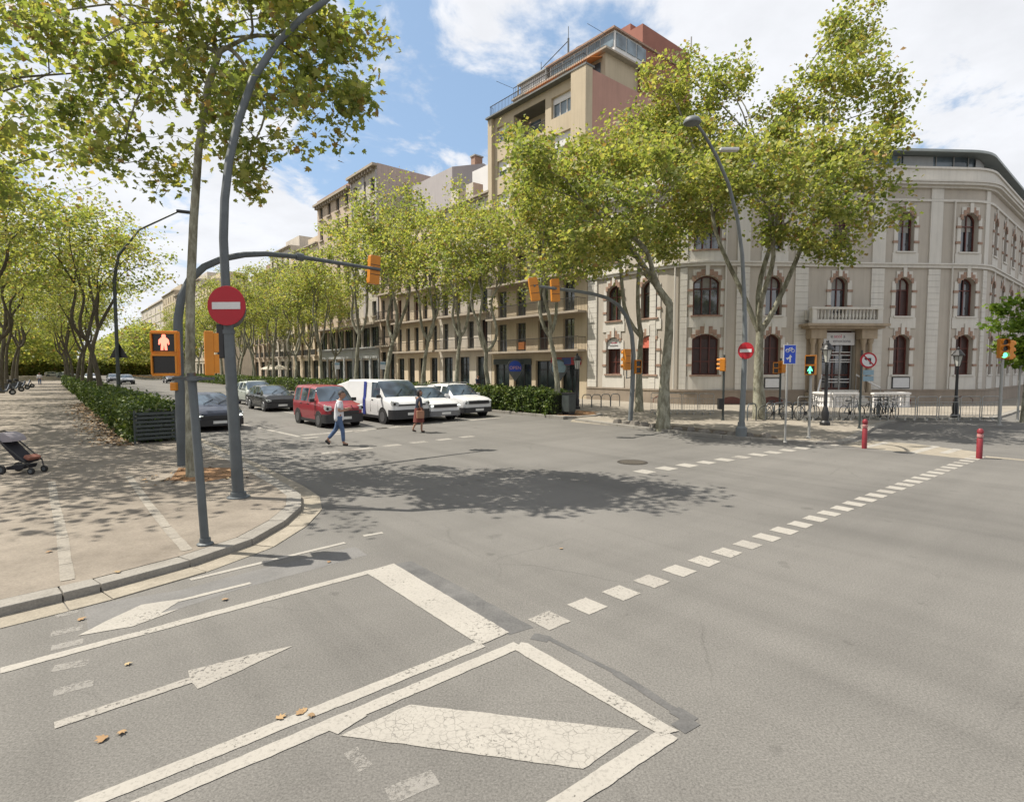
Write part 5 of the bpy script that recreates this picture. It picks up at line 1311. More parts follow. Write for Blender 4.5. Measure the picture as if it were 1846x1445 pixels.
# signal mast over the avenue
o = G(330, 838, KZ); Y = o.y
ms = thing('signal_mast', 'grey signal mast arching over the avenue behind the plane trunk, orange light at its tip', 'traffic light', o)
px = [(330, 838), (325, 720), (321, 620), (321, 575), (327, 535), (342, 505), (368, 481), (402, 466), (440, 459), (480, 457.5), (540, 463), (610, 474), (686, 486)]
pts = path_local(o, px, [Y] * 4 + [Y + .05, Y + .15, Y + .35, Y + .65, Y + 1.05, Y + 1.5, Y + 2.15, Y + 2.9, Y + 3.75])
mb = MB(); mb.tube(pts, [.125, .112, .106, .1, .095, .09, .086, .082, .078, .072, .064, .055, .046], 12); mb.build('pole', MT['galv'], ms, smooth=50)
mb = MB(); q = Vector(pts[10]); d_ = (Vector(pts[11]) - q).normalized(); mb.tube([q - d_ * .1, q + d_ * .1], .11, 12); mb.build('collar', MT['galv'], ms, smooth=40)
q = Vector(pts[11]).lerp(Vector(pts[12]), .80)
head_round(ms, q + Vector((0, .16, -.02)), yawface(A.x, A.y), 3, .1, None, .33, .2, .29, tilt=R(4))
mb = MB(); mb.box((-.06, -.15, 1.95), (.14, .12, .2)); mb.build('push_button', MT['sig'], ms, bevel=.02)
# mast on the plaza side
o = G(1136, 763, KZ); Y = o.y
mr = thing('signal_mast', 'dark grey signal mast on the plaza kerb with two orange lights on its left-reaching arm', 'traffic light', o)
px = [(1136, 763), (1140, 700), (1142, 640), (1139, 603), (1130, 572), (1115, 550), (1095, 537), (1070, 530), (1040, 525), (1000, 520), (962, 515)]
pts = path_local(o, px, [Y] * 4 + [Y - .15, Y - .4, Y - .8, Y - 1.4, Y - 2.0, Y - 2.9, Y - 3.7])
mb = MB(); mb.tube(pts, [.105, .1, .095, .088, .082, .078, .074, .07, .065, .056, .048], 10); mb.build('pole', MT['galv_mid'], mr, smooth=50)
head_round(mr, Vector(pts[10]) + Vector((.02, .1, -.12)), yawface(A.x + .5, A.y), 3, .1, None, .32, .2, .28, tilt=R(-9))
head_round(mr, Vector(pts[9]) + Vector((.02, .1, -.06)), yawface(A.x + .5, A.y), 3, .1, None, .32, .2, .28, tilt=R(-3))
c = PY(1130, 648, Y - .1) - o; head_round(mr, c, yawface(A.x + .2, A.y), 3, .1, None, .28, .2, .3)
mb = MB(); mb.tube([(0, 0, 2.0), (c.x, c.y, 1.95), (c.x, c.y, c.z - .4)], .025, 6); mb.build('bracket', MT['galv_mid'], mr)
c = PY(1148, 661, Y) - o; head_square(mr, c, yawface(.4, -1), None, .3, .28, .2)
# plaza lamp
o = G(1336, 786, KZ); Y = o.y
pl_ = thing('street_lamp', 'tall curved dark grey street lamp on the plaza with a small no-entry sign', 'street lamp', o)
px = [(1336, 786), (1340, 700), (1343, 620), (1342, 540), (1338, 460), (1329, 392), (1313, 331), (1291, 281), (1270, 243), (1254, 221)]
pts = path_local(o, px, [Y] * 4 + lerpd(Y - .1, Y - 2.0, 6))
mb = MB(); mb.tube(pts, [.1, .09, .084, .068, .064, .06, .055, .05, .046, .042], 10); mb.build('pole', MT['galv_mid'], pl_, smooth=50)
mb = MB(); mb.lathe([(.19, 0), (.19, .3), (.13, .36), (.12, .5)], n=12); mb.build('base_plate', MT['galv_mid'], pl_)
q = Vector(pts[-1]); mb = MB(); mb.lathe([(.04, .1), (.2, .06), (.27, -.05), (.26, -.1), (.05, -.18)], (q.x - .12, q.y - .05, q.z + .05), 14); mb.build('lamp_head', MT['galv_mid'], pl_, smooth=50)
q = Vector(pts[6]); e = PY(1306, 270, Y - .9) - o; mb = MB(); mb.tube([q, e + Vector((-.3, 0, -.05)), e], .035, 6); mb.build('side_arm', MT['galv_mid'], pl_)
mb = MB(); mb.box(tuple(e + Vector((.15, 0, 0))), (.6, .22, .1)); mb.build('lamp_head', MT['white_sign'], pl_, bevel=.03)
c = PY(1345, 632, Y - .12) - o; sg, Mx = round_sign(pl_, c, yawface(-B.x, -B.y), .29, 'red_sign', 'no_entry_sign')
mb = MB(); mb.xf = Mx; mb.box((0, -.024, 0), (.42, .008, .11)); mb.build('bar', MT['white_sign'], sg)
# lamp among the left hedge trees with a dark triangular sign back
o = HB + A * 26.3 + B * .9
ll = thing('street_lamp', 'slim dark street lamp behind the left hedge with a triangular sign seen from behind', 'street lamp', o); Y = o.y
pts = [Vector((0, 0, 0)), Vector((0, 0, 7.5)), Vector((.25, .1, 9.0)), Vector((1.2, .6, 10.6)), Vector((2.9, 1.6, 11.9))]
mb = MB(); mb.tube(pts, [.11, .09, .08, .06, .05], 8); mb.build('pole', MT['dark_steel'], ll, smooth=50)
mb = MB(); mb.box((3.3, 1.8, 11.95), (1.0, .3, .16), .5); mb.build('lamp_head', MT['black'], ll, bevel=.04)
mb = MB(); mb.extrude([(-.55, .1, 3.0), (.55, .1, 3.0), (0, .1, 3.95)], (0, .03, 0)); mb.build('sign_back', MT['black'], ll)
# short orange signals on plaza
o = G(1303, 757, KZ); s1 = thing('traffic_signal', 'small orange cycle signal on a dark post in front of the large arched window', 'traffic light', o)
post(s1, 3.0, .05, 'dark_steel'); head_round(s1, Vector((-.05, 0, 2.55)), yawface(-.9, .6), 3, .07, None, .26, .22, .2)
mb = MB(); mb.box((-.12, 0, .75), (.22, .24, .5)); mb.build('box', MT['black'], s1)
o = G(1405, 747, KZ); s2 = thing('traffic_signal', 'orange and black signal on a dark post, left of the blue sign pole', 'traffic light', o)
post(s2, 2.9, .05, 'dark_steel'); head_round(s2, Vector((.05, 0, 2.45)), yawface(.9, .3), 3, .08, None, .26, .24, .21); head_square(s2, Vector((-.28, -.05, 2.4)), yawface(-.3, -1), None, .26, .27, .16)
o = G(1458, 789, KZ); s3 = thing('pedestrian_signal', 'pedestrian signal showing a green figure on a slim pole beside the blue sign', 'traffic light', o)
post(s3, 2.85, .045, 'galv_lt'); head_square(s3, Vector((-.02, -.02, 2.5)), yawface(-.75, -1), 'green', .34, .32, .22)
o = G(1801, 766, KZ); s4 = thing('pedestrian_signal', 'green lit orange signal at the far right in front of the bright green tree', 'traffic light', o)
post(s4, 3.6, .06, 'galv_lt'); head_round(s4, Vector((-.05, -.05, 3.2)), yawface(-.25, -1), 3, .11, (2, 'green'), .32, .24, .27); head_round(s4, Vector((.3, .1, 3.15)), yawface(1, .2), 3, .11, None, .3, .22, .27)
# blue cycle-lane sign
o = G(1415, 797, KZ); bs = thing('road_sign', 'blue rectangular cycle route sign with white symbols on a pale pole', 'sign', o)
post(bs, 3.2, .032, 'galv_lt')
mb = MB(); mb.box((.05, -.05, 2.83), (.40, .02, .62)); pn = mb.build('panel', MT['white_sign'], bs)
mb = MB(); mb.box((.05, -.062, 2.83), (.36, .006, .58)); mb.build('blue_field', MT['blue_sign'], pn)
mb = MB()
for x in (-.085, .085): mb.tube([(.05 + x + .052 * math.cos(a), -.068, 2.95 + .052 * math.sin(a)) for a in [2 * math.pi * k / 12 for k in range(13)]], .01, 4)
for p, q in (((-.085, 0), (-.03, .08)), ((-.03, .08), (.06, .08)), ((.06, .08), (.0, 0)), ((.0, 0), (-.03, .08)), ((.085, 0), (.05, .11)), ((-.085, 0), (0, 0))): mb.tube([(.05 + p[0], -.068, 2.95 + p[1]), (.05 + q[0], -.068, 2.95 + q[1])], .009, 4)
mb.build('cycle_symbol', MT['white_sign'], pn)
mb = MB(); mb.extrude([(.03 + x, -.066, 2.70 + z) for x, z in ((.0, -.12), (.05, -.12), (.05, .04), (.09, .04), (.02, .13), (-.01, .05), (-.06, .02), (-.12, .03), (-.06, -.05), (-.03, -.01), (0, .0))], (0, -.004, 0)); mb.build('arrow_symbol', MT['white_sign'], pn)
# no-left-turn sign with plates
o = G(1549, 772, KZ); nl = thing('road_sign', 'round red-rimmed no-left-turn sign with two small plates on a dark pole', 'sign', o)
post(nl, 3.1, .04, 'dark_steel')
Mx = Matrix.Translation((.22, -.06, 2.70)) @ Matrix.Rotation(yawface(-.1, -1), 4, 'Z')
mb = MB(); mb.xf = Mx; mb.disc((0, 0, 0), (0, -1, 0), .31, .02, 28); dsc = mb.build('sign_disc', MT['red_sign'], nl)
mb = MB(); mb.xf = Mx; mb.disc((0, -.021, 0), (0, -1, 0), .245, .004, 28); mb.build('white_field', MT['white_sign'], dsc)
mb = MB(); mb.xf = Mx; mb.extrude([(x, -.026, z) for x, z in ((.03, -.15), (.09, -.15), (.09, .09), (-.08, .09), (-.08, .14), (-.17, .06), (-.08, -.02), (-.08, .03), (.03, .03))], (0, -.004, 0)); mb.build('arrow_symbol', MT['black'], dsc)
mb = MB(); mb.xf = Mx; mb.box((0, -.034, 0), (.5, .006, .05), rot=Euler((0, R(45), 0))); mb.build('slash', MT['red_sign'], dsc)
MT['plate'] = plain('plate_blue_grey', (.20, .30, .36), .5)
for z in (2.22, 1.98): mb = MB(); mb.box((.24, -.06, z), (.42, .015, .2)); mb.build('plate', MT['plate'], nl)
o = G(1834, 757, KZ); rs = thing('road_sign', 'pale back of a round sign on a grey pole at the right edge', 'sign', o)
post(rs, 3.2, .045, 'galv_lt'); mb = MB(); mb.disc((.1, .08, 2.85), (0, -1, 0), .34, .02, 24); mb.build('sign_back', MT['galv_lt'], rs)
# bollards
for i, (u_, v_, vt) in enumerate(((1558, 808, 755), (1765, 826, 772))):
    o = G(u_, v_); h = ZH(vt, o.y, u_)
    b_ = thing('bollard', ['red bollard with a ringed top at the left side of the cycle crossing', 'red bollard with a ringed top nearer to us at the right end of the dashes'][i], 'bollard', o, 0, 'red bollards by the cycle crossing')
    mb = MB(); mb.lathe([(.072, 0), (.072, h * .66), (.06, h * .68), (.06, h * .70)], n=14); mb.build('shaft', MT['bollard'], b_, smooth=40)
    mb = MB(); mb.lathe([(.06, h * .70), (.075, h * .72), (.075, h * .8), (.052, h * .82)], n=14); mb.build('reflective_ring', MT['white_sign'] if 0 else plain('pale_red', (.42, .20, .19), .5), b_, smooth=40)
    mb = MB(); mb.lathe([(.052, h * .82), (.076, h * .85), (.078, h * .93), (.045, h * .99), (.01, h)], n=14); mb.build('cap', MT['bollard'], b_, smooth=40)
# wrought lamp standards
MT['lantern'] = plain('frosted_lantern', (.5, .5, .46), .3)
for u_, v_, vt, lab in ((1487, 766, 612, 'black cast-iron lantern standard in front of the building entrance'), (1722, 752, 625, 'dark lantern standard before the last window of the chamfered front'), (1040, 737, 636, 'dark lantern standard beside the left edge of the corner building')):
    o = G(u_, v_, KZ); h = ZH(vt, o.y, u_) - KZ
    l_ = thing('lantern_post', lab, 'street lamp', o)
    mb = MB(); mb.lathe([(.2, 0), (.2, .12), (.13, .2), (.15, .5), (.09, .75), (.07, .8), (.06, h - 1.1), (.08, h - 1.05), (.05, h - .95)], n=12); mb.build('pole', MT['black'], l_, smooth=40)
    mb = MB(); mb.lathe([(.1, h - .93), (.2, h - .42)], n=6); ln = mb.build('lantern', MT['lantern'], l_)
    mb = MB()
    for k in range(6): a = k * math.pi / 3; mb.tube([(.1 * math.cos(a), .1 * math.sin(a), h - .93), (.2 * math.cos(a), .2 * math.sin(a), h - .42)], .014, 4)
    mb.build('lantern_frame', MT['black'], ln)
    mb = MB(); mb.lathe([(.27, h - .43), (.27, h - .4), (.12, h - .18), (.05, h - .12), (.06, h - .06), (.01, h)], n=12); mb.build('lantern_cap', MT['black'], l_)
# bicycle hoops
hoops = [(1058, 736), (1075, 736), (1092, 735), (1109, 734), (1388, 758), (1402, 758), (1420, 757), (1436, 757), (1355, 760)]
hp = None
for i, (u_, v_) in enumerate(hoops):
    o = G(u_, v_ - 2, KZ)
    if hp is None:
        hp = thing('bike_rack', '', 'bike rack', o); mb = MB(); w_, h_ = .3, .78
        mb.tube([(-w_, 0, 0), (-w_, 0, h_ - .2), (-w_ * .8, 0, h_ - .05), (-w_ * .5, 0, h_), (w_ * .5, 0, h_), (w_ * .8, 0, h_ - .05), (w_, 0, h_ - .2), (w_, 0, 0)], .026, 8); mb.build('hoop', MT['galv'], hp, smooth=60)
        c = hp
    else: c = copy_tree(hp)
    c.location = o; c['group'] = 'steel cycle hoops on the plaza'; c.rotation_euler = (0, 0, .25 if i < 4 else .5)
    c['label'] = ORD[i] + ' steel cycle hoop from the left in front of the building edge' if i < 4 else ORD[i - 4] + ' steel cycle hoop of the group by the blue sign pole'
# barrier panels along the kerb
bp = None
pa_, pb_ = G(1612, 757, KZ), G(1806, 756, KZ)
n = 5; L = (pb_ - pa_).length / n
for i in range(n):
    if bp is None:
        bp = thing('barrier', '', 'barrier', pa_); 
        mb = MB(); mb.tube([(.05, 0, .05), (.05, 0, 1.02), (.1, 0, 1.08), (L - .1, 0, 1.08), (L - .05, 0, 1.02), (L - .05, 0, .05)], .022, 6); mb.tube([(.05, 0, .2), (L - .05, 0, .2)], .018, 6); mb.tube([(.05, 0, .82), (L - .05, 0, .82)], .014, 6); mb.build('frame', MT['galv_lt'], bp)
        k = .16
        while k < L - .1: mb = MB(); mb.tube([(k, 0, .2), (k, 0, .82)], .009, 4); mb.build('bar', MT['galv_lt'], bp); k += .16
        for x in (.3, L - .3): mb = MB(); mb.box((x, 0, .05), (.06, .6, .1)); mb.build('foot', MT['galv_lt'], bp)
        c = bp
    else: c = copy_tree(bp)
    c.location = pa_.lerp(pb_, i / n); c.rotation_euler = (0, 0, yaw(pb_ - pa_)); c['group'] = 'steel barriers along the plaza kerb'
    c['label'] = ORD[i] + ' grey steel barrier from the left along the plaza kerb'
for lab, u0_, v0_, u1_, v1_, n in (('barrier panel of the row under the large arched window', 1172, 745, 1288, 747, 4), ('barrier panel of the row across the entrance steps', 1436, 757, 1602, 756, 5)):
    pa_, pb_ = G(u0_, v0_, KZ), G(u1_, v1_, KZ)
    for i in range(n):
        c = copy_tree(bp); c.location = pa_.lerp(pb_, i / n); c.rotation_euler = (0, 0, yaw(pb_ - pa_)); c.scale = ((pb_ - pa_).length / n / L, 1, 1)
        c['group'] = 'steel barriers before the building front'; c['label'] = ORD[i] + ' grey steel ' + lab + ', from the left'
# pin-shaped shop signs
for t_, v_, body, lab in ((16.7, 662, 'OPEN', 'blue pin-shaped shop sign with pink lettering between the shopfront pillars'), (11.3, 663, '', 'faded grey-blue pin-shaped shop sign beside the red shop fascia')):
    c = FA(t_, .5); z = ZH(v_, c.y, 936); sgn = thing('shop_sign', lab, 'sign', (c.x, c.y, z), yaw(DCH) + .1)
    r_ = .72; a = [R(-40 + 260 * k / 20) for k in range(21)]; o_ = [(r_ * math.cos(x), 0, r_ * math.sin(x)) for x in a] + [(0, 0, -1.25)]
    mb = MB(); mb.extrude(o_, (0, .06, 0)); pnl = mb.build('panel', MT['galv'], sgn)
    mb = MB(); mb.extrude([(x * .8, -.012, max(zz * .8, -.36)) for x, y_, zz in o_[:-1]], (0, .008, 0)); mb.build('field', MT['blue_sign'] if body else MT['plate'], pnl)
    if body: text('lettering', body, .4, Matrix.Translation((0, -.022, -.05)) @ RX, MT['ink_pink'] if 0 else plain('pale_pink', (.6, .33, .36), .5), pnl)
    mb = MB(); mb.box((0, .25, .1), (.06, .5, .06)); mb.build('bracket', MT['black'], sgn)
# bus-stop style signs in front of the shop block, terrace parasols
for i, (u_, v_) in enumerate(((691, 656), (609, 660))):
    c = MA((21.5, 30)[i], 2.6) + Vector((0, 0, .15)); k = (u_ - 923) / FOC
    sp = thing('sign_post', ['white panel on a thin pole before the grey shopfront, behind the white van', 'small white panel on a thin pole before the grey shopfront, behind the red minivan'][i], 'sign', (k * c.y, c.y, .15))
    post(sp, 2.6, .03, 'galv'); mb = MB(); mb.box((0, -.03, 2.55), (.42, .03, .62)); mb.build('panel', MT['white_sign'], sp)
    mb = MB(); mb.box((0, -.05, 2.72), (.42, .012, .2)); mb.build('panel_header', MT['plate'], sp)
for i, t_ in enumerate((72, 76.5)):
    c = FA(t_, 3.2, KZ); pr = thing('parasol', ['cream cafe parasol on the far pavement, left one of the pair', 'cream cafe parasol on the far pavement, right one of the pair'][1 - i], 'parasol', c)
    mb = MB(); mb.tube([(0, 0, 0), (0, 0, 2.8)], .04, 6); mb.build('pole', MT['galv_lt'], pr)
    mb = MB(); mb.lathe([(1.75, 2.1), (1.72, 2.25), (.9, 2.62), (.05, 2.9)], n=8); mb.build('canopy', plain('parasol_cream', (.55, .5, .42), .9), pr)
# ---------------------------------------------------------------- vehicles
MT['tyre'] = MT['rubber']
MT['rim'] = plain('wheel_rim', (.38, .385, .39), .35, .7, .1, 8)
MT['steel_rim'] = plain('plain_wheel', (.12, .12, .125), .5, .4, .15, 8)
MT['car_glass'] = glassy('car_glass', (.065, .09, .12), .04, .6, .9)  # bluish reflection put into the base colour of the glass
MT['headlamp'] = plain('headlamp', (.42, .44, .44), .12, 0, .06, 6)
MT['drl'] = emit('day_light', (.95, 1, .9), 2.2)
MT['number'] = plain('number_plate', (.62, .62, .6), .5)
MT['trim'] = plain('dark_trim', (.022, .022, .024), .55, 0, .2, 6)
MT['skirt'] = plain('grey_trim', (.15, .15, .155), .6, 0, .12, 5)
def carpaint(name, c, coat=.6):
    n = NT(name); col = n.ramp(n.noise(1.6, 4), [(.3, tuple(x * .93 for x in c)), (.7, c)])
    dust = n.ramp(n.noise(3, 5, .6, vec=n.mapping((1, 1, 2))), [(.5, 0), (.95, 1)])
    col = n.mix(n.math('MULTIPLY', dust, .15), col, (.22, .2, .18))
    n.bs.inputs['Coat Weight'].default_value = coat; n.bs.inputs['Coat Roughness'].default_value = .06
    return n.done(col, .4, 0, .5)
def car(name, label, o, hd, st, paint_, L, W, roofx, glass_x, wheelx, wr=.32, cat='car', rim='rim', bumper=None, lights='big', side_x=None, grille=True, plate=True, roofrails=False, drl=False, group=None, clad=False):
    """st: stations (x, z_bottom, z_shoulder, z_roof, half_width_top factor) from the rear (x=-L/2) to the nose.
    glass_x: (cowl x, roof-front x) windscreen; side_x: list of (x0, x1) side windows; everything is a lofted hull."""
    t = thing(name, label, cat, o, yaw(hd), group)
    xs = sorted({s[0] for s in st} | set(glass_x) | {x for w in (side_x or []) for x in w} | {st[0][0] + (st[-1][0] - st[0][0]) * k / 22 for k in range(23)})
    def at(x):
        for i in range(len(st) - 1):
            a, b = st[i], st[i + 1]
            if a[0] <= x <= b[0] + 1e-9:
                f = (x - a[0]) / max(1e-6, b[0] - a[0]); return [a[k] + (b[k] - a[k]) * f for k in range(len(a))]
        return list(st[-1])
    hw = W / 2
    def ring(x):
        _, zb, zs, zr, tf = at(x)
        nose = min(1, (L / 2 - abs(x)) / (.38 if x > 0 else .16)); wf = (.86 if x > 0 else .92) + (.14 if x > 0 else .08) * math.sqrt(max(0, nose * (2 - nose)))
        w = hw * wf; up = zr - zs
        return [(0, zb), (w * .86, zb), (w * .97, zb + .1), (w * .995, zb + (zs - zb) * .45), (w, zs - .12), (w * .965, zs), (w * (.965 - (1 - tf) * (.42 if cat == 'van' else .78)), zs + up * (.9 if cat == 'van' else .82) if up > .2 else zs + up * .6), (w * tf * (.95 if cat == 'van' else .86), zs + up * (.985 if cat == 'van' else .97)), (w * tf * .45, zr), (0, zr + .012)]
    rings = [ring(x) for x in xs]; n = len(rings[0])
    body, front, sides = MB(), MB(), {}
    def add(mb, q): mb.poly(q)
    for i in range(len(xs) - 1):
        xm = (xs[i] + xs[i + 1]) / 2
        for k in range(n - 1):
            for sg in (1, -1):
                q = [(xs[i], sg * rings[i][k][0], rings[i][k][1]), (xs[i + 1], sg * rings[i + 1][k][0], rings[i + 1][k][1]), (xs[i + 1], sg * rings[i + 1][k + 1][0], rings[i + 1][k + 1][1]), (xs[i], sg * rings[i][k + 1][0], rings[i][k + 1][1])]
                tgt = body
                if glass_x[1] < xm < glass_x[0] and k >= 6: tgt = front
                elif k == 5 and rings[i][6][1] - rings[i][5][1] > .12:
                    for wi, (a, b) in enumerate(side_x or []):
                        if a < xm < b: tgt = sides.setdefault((wi, sg), MB())
                add(tgt, q)
    for e, rg in ((xs[0], rings[0]), (xs[-1], rings[-1])):
        body.poly([(e, y, z) for y, z in rg] + [(e, -y, z) for y, z in rg[::-1]])
    body.build('body', paint_, t, smooth=38)
    if front.f: front.build('windscreen', MT['car_glass'], t, smooth=38)
    for sm in sides.values(): sm.build('side_window', MT['car_glass'], t, smooth=38)
    zb = at(0)[1]
    for sx in wheelx:
        for sg in (1, -1):
            y = sg * (hw - .005); mb = MB(); mb.disc((sx, y - sg * .03, wr + .03), (0, sg, 0), wr * 1.2, .042, 24); mb.build('arch_shade_disc', MT['trim'], t)  # dark disc laid on the hull, standing in for the shaded wheel well
            wx = thing('wheel', None, None, (sx, y, wr)); adopt(wx, t)
            mb = MB(); mb.tube([(0, -sg * .2, 0), (0, sg * .0, 0), (0, sg * .018, 0)], [wr, wr, wr * .93], 24); mb.build('tyre', MT['tyre'], wx)
            mb = MB(); mb.disc((0, sg * .016, 0), (0, sg, 0), wr * .66, .012, 20); rm = mb.build('rim_plate', MT['trim'] if rim == 'rim' else MT[rim], wx)
            if rim == 'rim':
                mb = MB()
                for k in range(7): a = k * 2 * math.pi / 7; mb.box((.33 * wr * math.cos(a), sg * .034, .33 * wr * math.sin(a)), (wr * .66, .015, .045), rot=Euler((0, -a, 0)))
                mb.tube([(wr * .64 * math.cos(a), sg * .03, wr * .64 * math.sin(a)) for a in [2 * math.pi * k / 20 for k in range(21)]], .02, 5); mb.build('rim', MT['rim'], wx)
    # front details
    xf = L / 2; _, zb, zs, zr, tf = at(xf - .05)
    bz = bumper or (zb + .02, zb + .34); zmid = (zs + zr) / 2
    mb = MB(); mb.xf = None
    arc = [(xf - .42, hw * .992), (xf - .2, hw * .978), (xf - .08, hw * .948), (xf + .0, hw * .885), (xf + .028, hw * .7), (xf + .04, hw * .4), (xf + .045, 0)]
    arc = arc + [(x, -y) for x, y in arc[::-1][1:]]
    def apron(z0, z1, out, mat, name, trimends=0):
        m_ = MB(); a_ = arc[trimends:len(arc) - trimends]
        for i in range(len(a_) - 1):
            (x0, y0), (x1, y1) = a_[i], a_[i + 1]
            f0 = 1.0; m_.poly([(x0 + out, y0 * (1 + out * .5), z0), (x1 + out, y1 * (1 + out * .5), z0), (x1 + out, y1 * (1 + out * .5), z1), (x0 + out, y0 * (1 + out * .5), z1)])
            m_.poly([(x0 + out, y0 * (1 + out * .5), z1), (x1 + out, y1 * (1 + out * .5), z1), (x1 - .12, y1 * .96, z1 + .015), (x0 - .12, y0 * .96, z1 + .015)])
            m_.poly([(x0 + out, y0 * (1 + out * .5), z0), (x1 + out, y1 * (1 + out * .5), z0), (x1 - .12, y1 * .96, z0 - .015), (x0 - .12, y0 * .96, z0 - .015)])
        return m_.build(name, mat, t, smooth=50)
    apron(bz[0], bz[1], .03, MT['trim'] if bumper is None or len(bumper) < 3 else bumper[2], 'bumper')
    if grille: apron(*grille, .012, MT['trim'], 'grille', 4)
    lz = {'big': (zs - .0, .21, .46), 'slim': (zs - .05, .11, .44), 'round': (zs - .12, .17, .26)}[lights]
    for sg in (1, -1):
        mb = MB()
        ha = [((p[0] + .014), sg * p[1] * 1.006) for p in arc[(1 if lights != 'round' else 3):(5 if lights != 'round' else 5)]]; hn = len(ha) - 1
        for i in range(hn):
            f0, f1 = i / hn, (i + 1) / hn; up = lz[0] + lz[1] * .5
            dz = lambda f: lz[1] * (.62 + .38 * math.sin(math.pi * min(1, f * .9 + .1))); sl = lambda f: up + .05 - .07 * f
            mb.poly([(ha[i][0], ha[i][1], sl(f0) - dz(f0)), (ha[i + 1][0], ha[i + 1][1], sl(f1) - dz(f1)), (ha[i + 1][0], ha[i + 1][1], sl(f1)), (ha[i][0], ha[i][1], sl(f0))])
            mb.poly([(ha[i][0], ha[i][1], sl(f0)), (ha[i + 1][0], ha[i + 1][1], sl(f1)), (ha[i + 1][0] - .12, ha[i + 1][1] * .95, sl(f1) + .02), (ha[i][0] - .05, ha[i][1] * .93, sl(f0) + .02)])
            mb.poly([(ha[i][0], ha[i][1], sl(f0) - dz(f0)), (ha[i + 1][0], ha[i + 1][1], sl(f1) - dz(f1)), (ha[i + 1][0] - .1, ha[i + 1][1] * .95, sl(f1) - dz(f1) - .01), (ha[i][0] - .05, ha[i][1] * .93, sl(f0) - dz(f0) - .01)])
        hl = mb.build('headlight', MT['headlamp'], t, smooth=45)
        mb = MB(); q_ = ha[-2]; mb.disc((q_[0] + .004, q_[1], sl(.7) - dz(.7) * .5), (1, sg * .35, 0), lz[1] * .27, .008, 12); mb.build('lamp_lens', MT['lens_off'], hl)
        if drl: mb = MB(); mb.box((xf + .02, sg * hw * .76, lz[0] - .01), (.05, hw * .26, .035), rz=-sg * .3); mb.build('day_running_light', MT['drl'], hl)
        a0 = at(glass_x[0] - .25); 
        mb = MB(); mb.box((glass_x[0] - .34, sg * (hw + .09), a0[2] + .1), (.11, .2, .15)); mb.box((glass_x[0] - .32, sg * (hw - .02), a0[2] + .06), (.06, .16, .04)); mb.build('mirror', paint_ if not clad else MT['trim'], t, bevel=.03)
        mb = MB(); mb.box((-L / 2 + .02, sg * hw * .82, at(-L / 2)[2] - .1), (.06, .2, .3)); mb.build('tail_light', MT['red_sign'], t)
        if side_x:
            for a, b in side_x[1:3]:
                mb = MB(); mb.box(((a + b) / 2 - .25, sg * (hw + .0), at(a)[2] - .1), (.16, .03, .03)); mb.build('door_handle', MT['trim'], t)
        mb = MB(); mb.box((0, sg * hw * .965, at(0)[1] + .05), (wheelx[1] - wheelx[0] - wr * 2.5, .06, .12)); mb.build('sill', MT['trim'], t)
        for xx in [w[0] - .03 for w in (side_x or [])[1:2]] + ([wheelx[1] - wr * 1.35] if side_x else []):
            a_ = at(xx); mb = MB(); mb.box((xx, sg * (hw * .9945), (a_[1] + .25 + a_[2] - .14) / 2), (.012, .012, a_[2] - .14 - a_[1] - .25)); mb.build('door_seam', MT['trim'], t)
    if plate: mb = MB(); mb.box((xf + .085, 0, bz[0] + (bz[1] - bz[0]) * .55), (.012, .5, .11)); mb.build('number_plate', MT['number'], t)
    for sg in (.25, -.35): 
        a_, b_ = glass_x[0] - .03, glass_x[0] - .35; pa = at(a_); pb2 = at(b_)
        mb = MB(); mb.tube([(a_, hw * sg, pa[3] + .03), (b_, hw * (sg + .45), pb2[3] + .03)], .012, 4); mb.build('wiper', MT['trim'], t)
    if roofrails:
        for sg in (1, -1): mb = MB(); rz_ = at(-.3)[3]; mb.tube([(-L * .36, sg * hw * .66, rz_ - .02), (-L * .32, sg * hw * .66, rz_ + .05), (.2, sg * hw * .66, rz_ + .05), (.32, sg * hw * .66, rz_ - .0)], .018, 5); mb.build('roof_rail', MT['trim'], t)
    mb = MB(); mb.box((glass_x[1] - .35, 0, at(glass_x[1] - .35)[3] - .12), (.04, .22, .07)); mb.build('rear_mirror', MT['trim'], t)
    return t
HD = -A
def gpx(u, v, L): return G(u, v) - HD * (L / 2 - .15)      # centre of a car whose nose stands over the pixel
# red compact minivan
RED = carpaint('red_car_paint', (.23, .012, .022))
L = 3.95
car('minivan', 'red compact minivan with a black bumper waiting first in its lane', gpx(620, 770, L), HD, [(-L / 2, .35, 1.02, 1.62, .82), (-L / 2 + .12, .26, 1.04, 1.73, .82), (-.2, .2, 1.05, 1.75, .82), (.42, .2, 1.04, 1.71, .80), (.62, .2, 1.03, 1.6, .82), (1.12, .2, 1.02, 1.06, .9), (1.6, .22, .96, 1.0, .9), (L / 2 - .1, .28, .86, .9, .9), (L / 2, .34, .76, .82, .9)], RED, L, 1.70, 0, (1.10, .46), (-1.25, 1.22), .31, 'car', 'steel_rim', (.22, .58), 'big', [(-1.75, -1.1), (-.95, -.15), (-.05, .62)], (.60, .70), True, False, False, None, True)
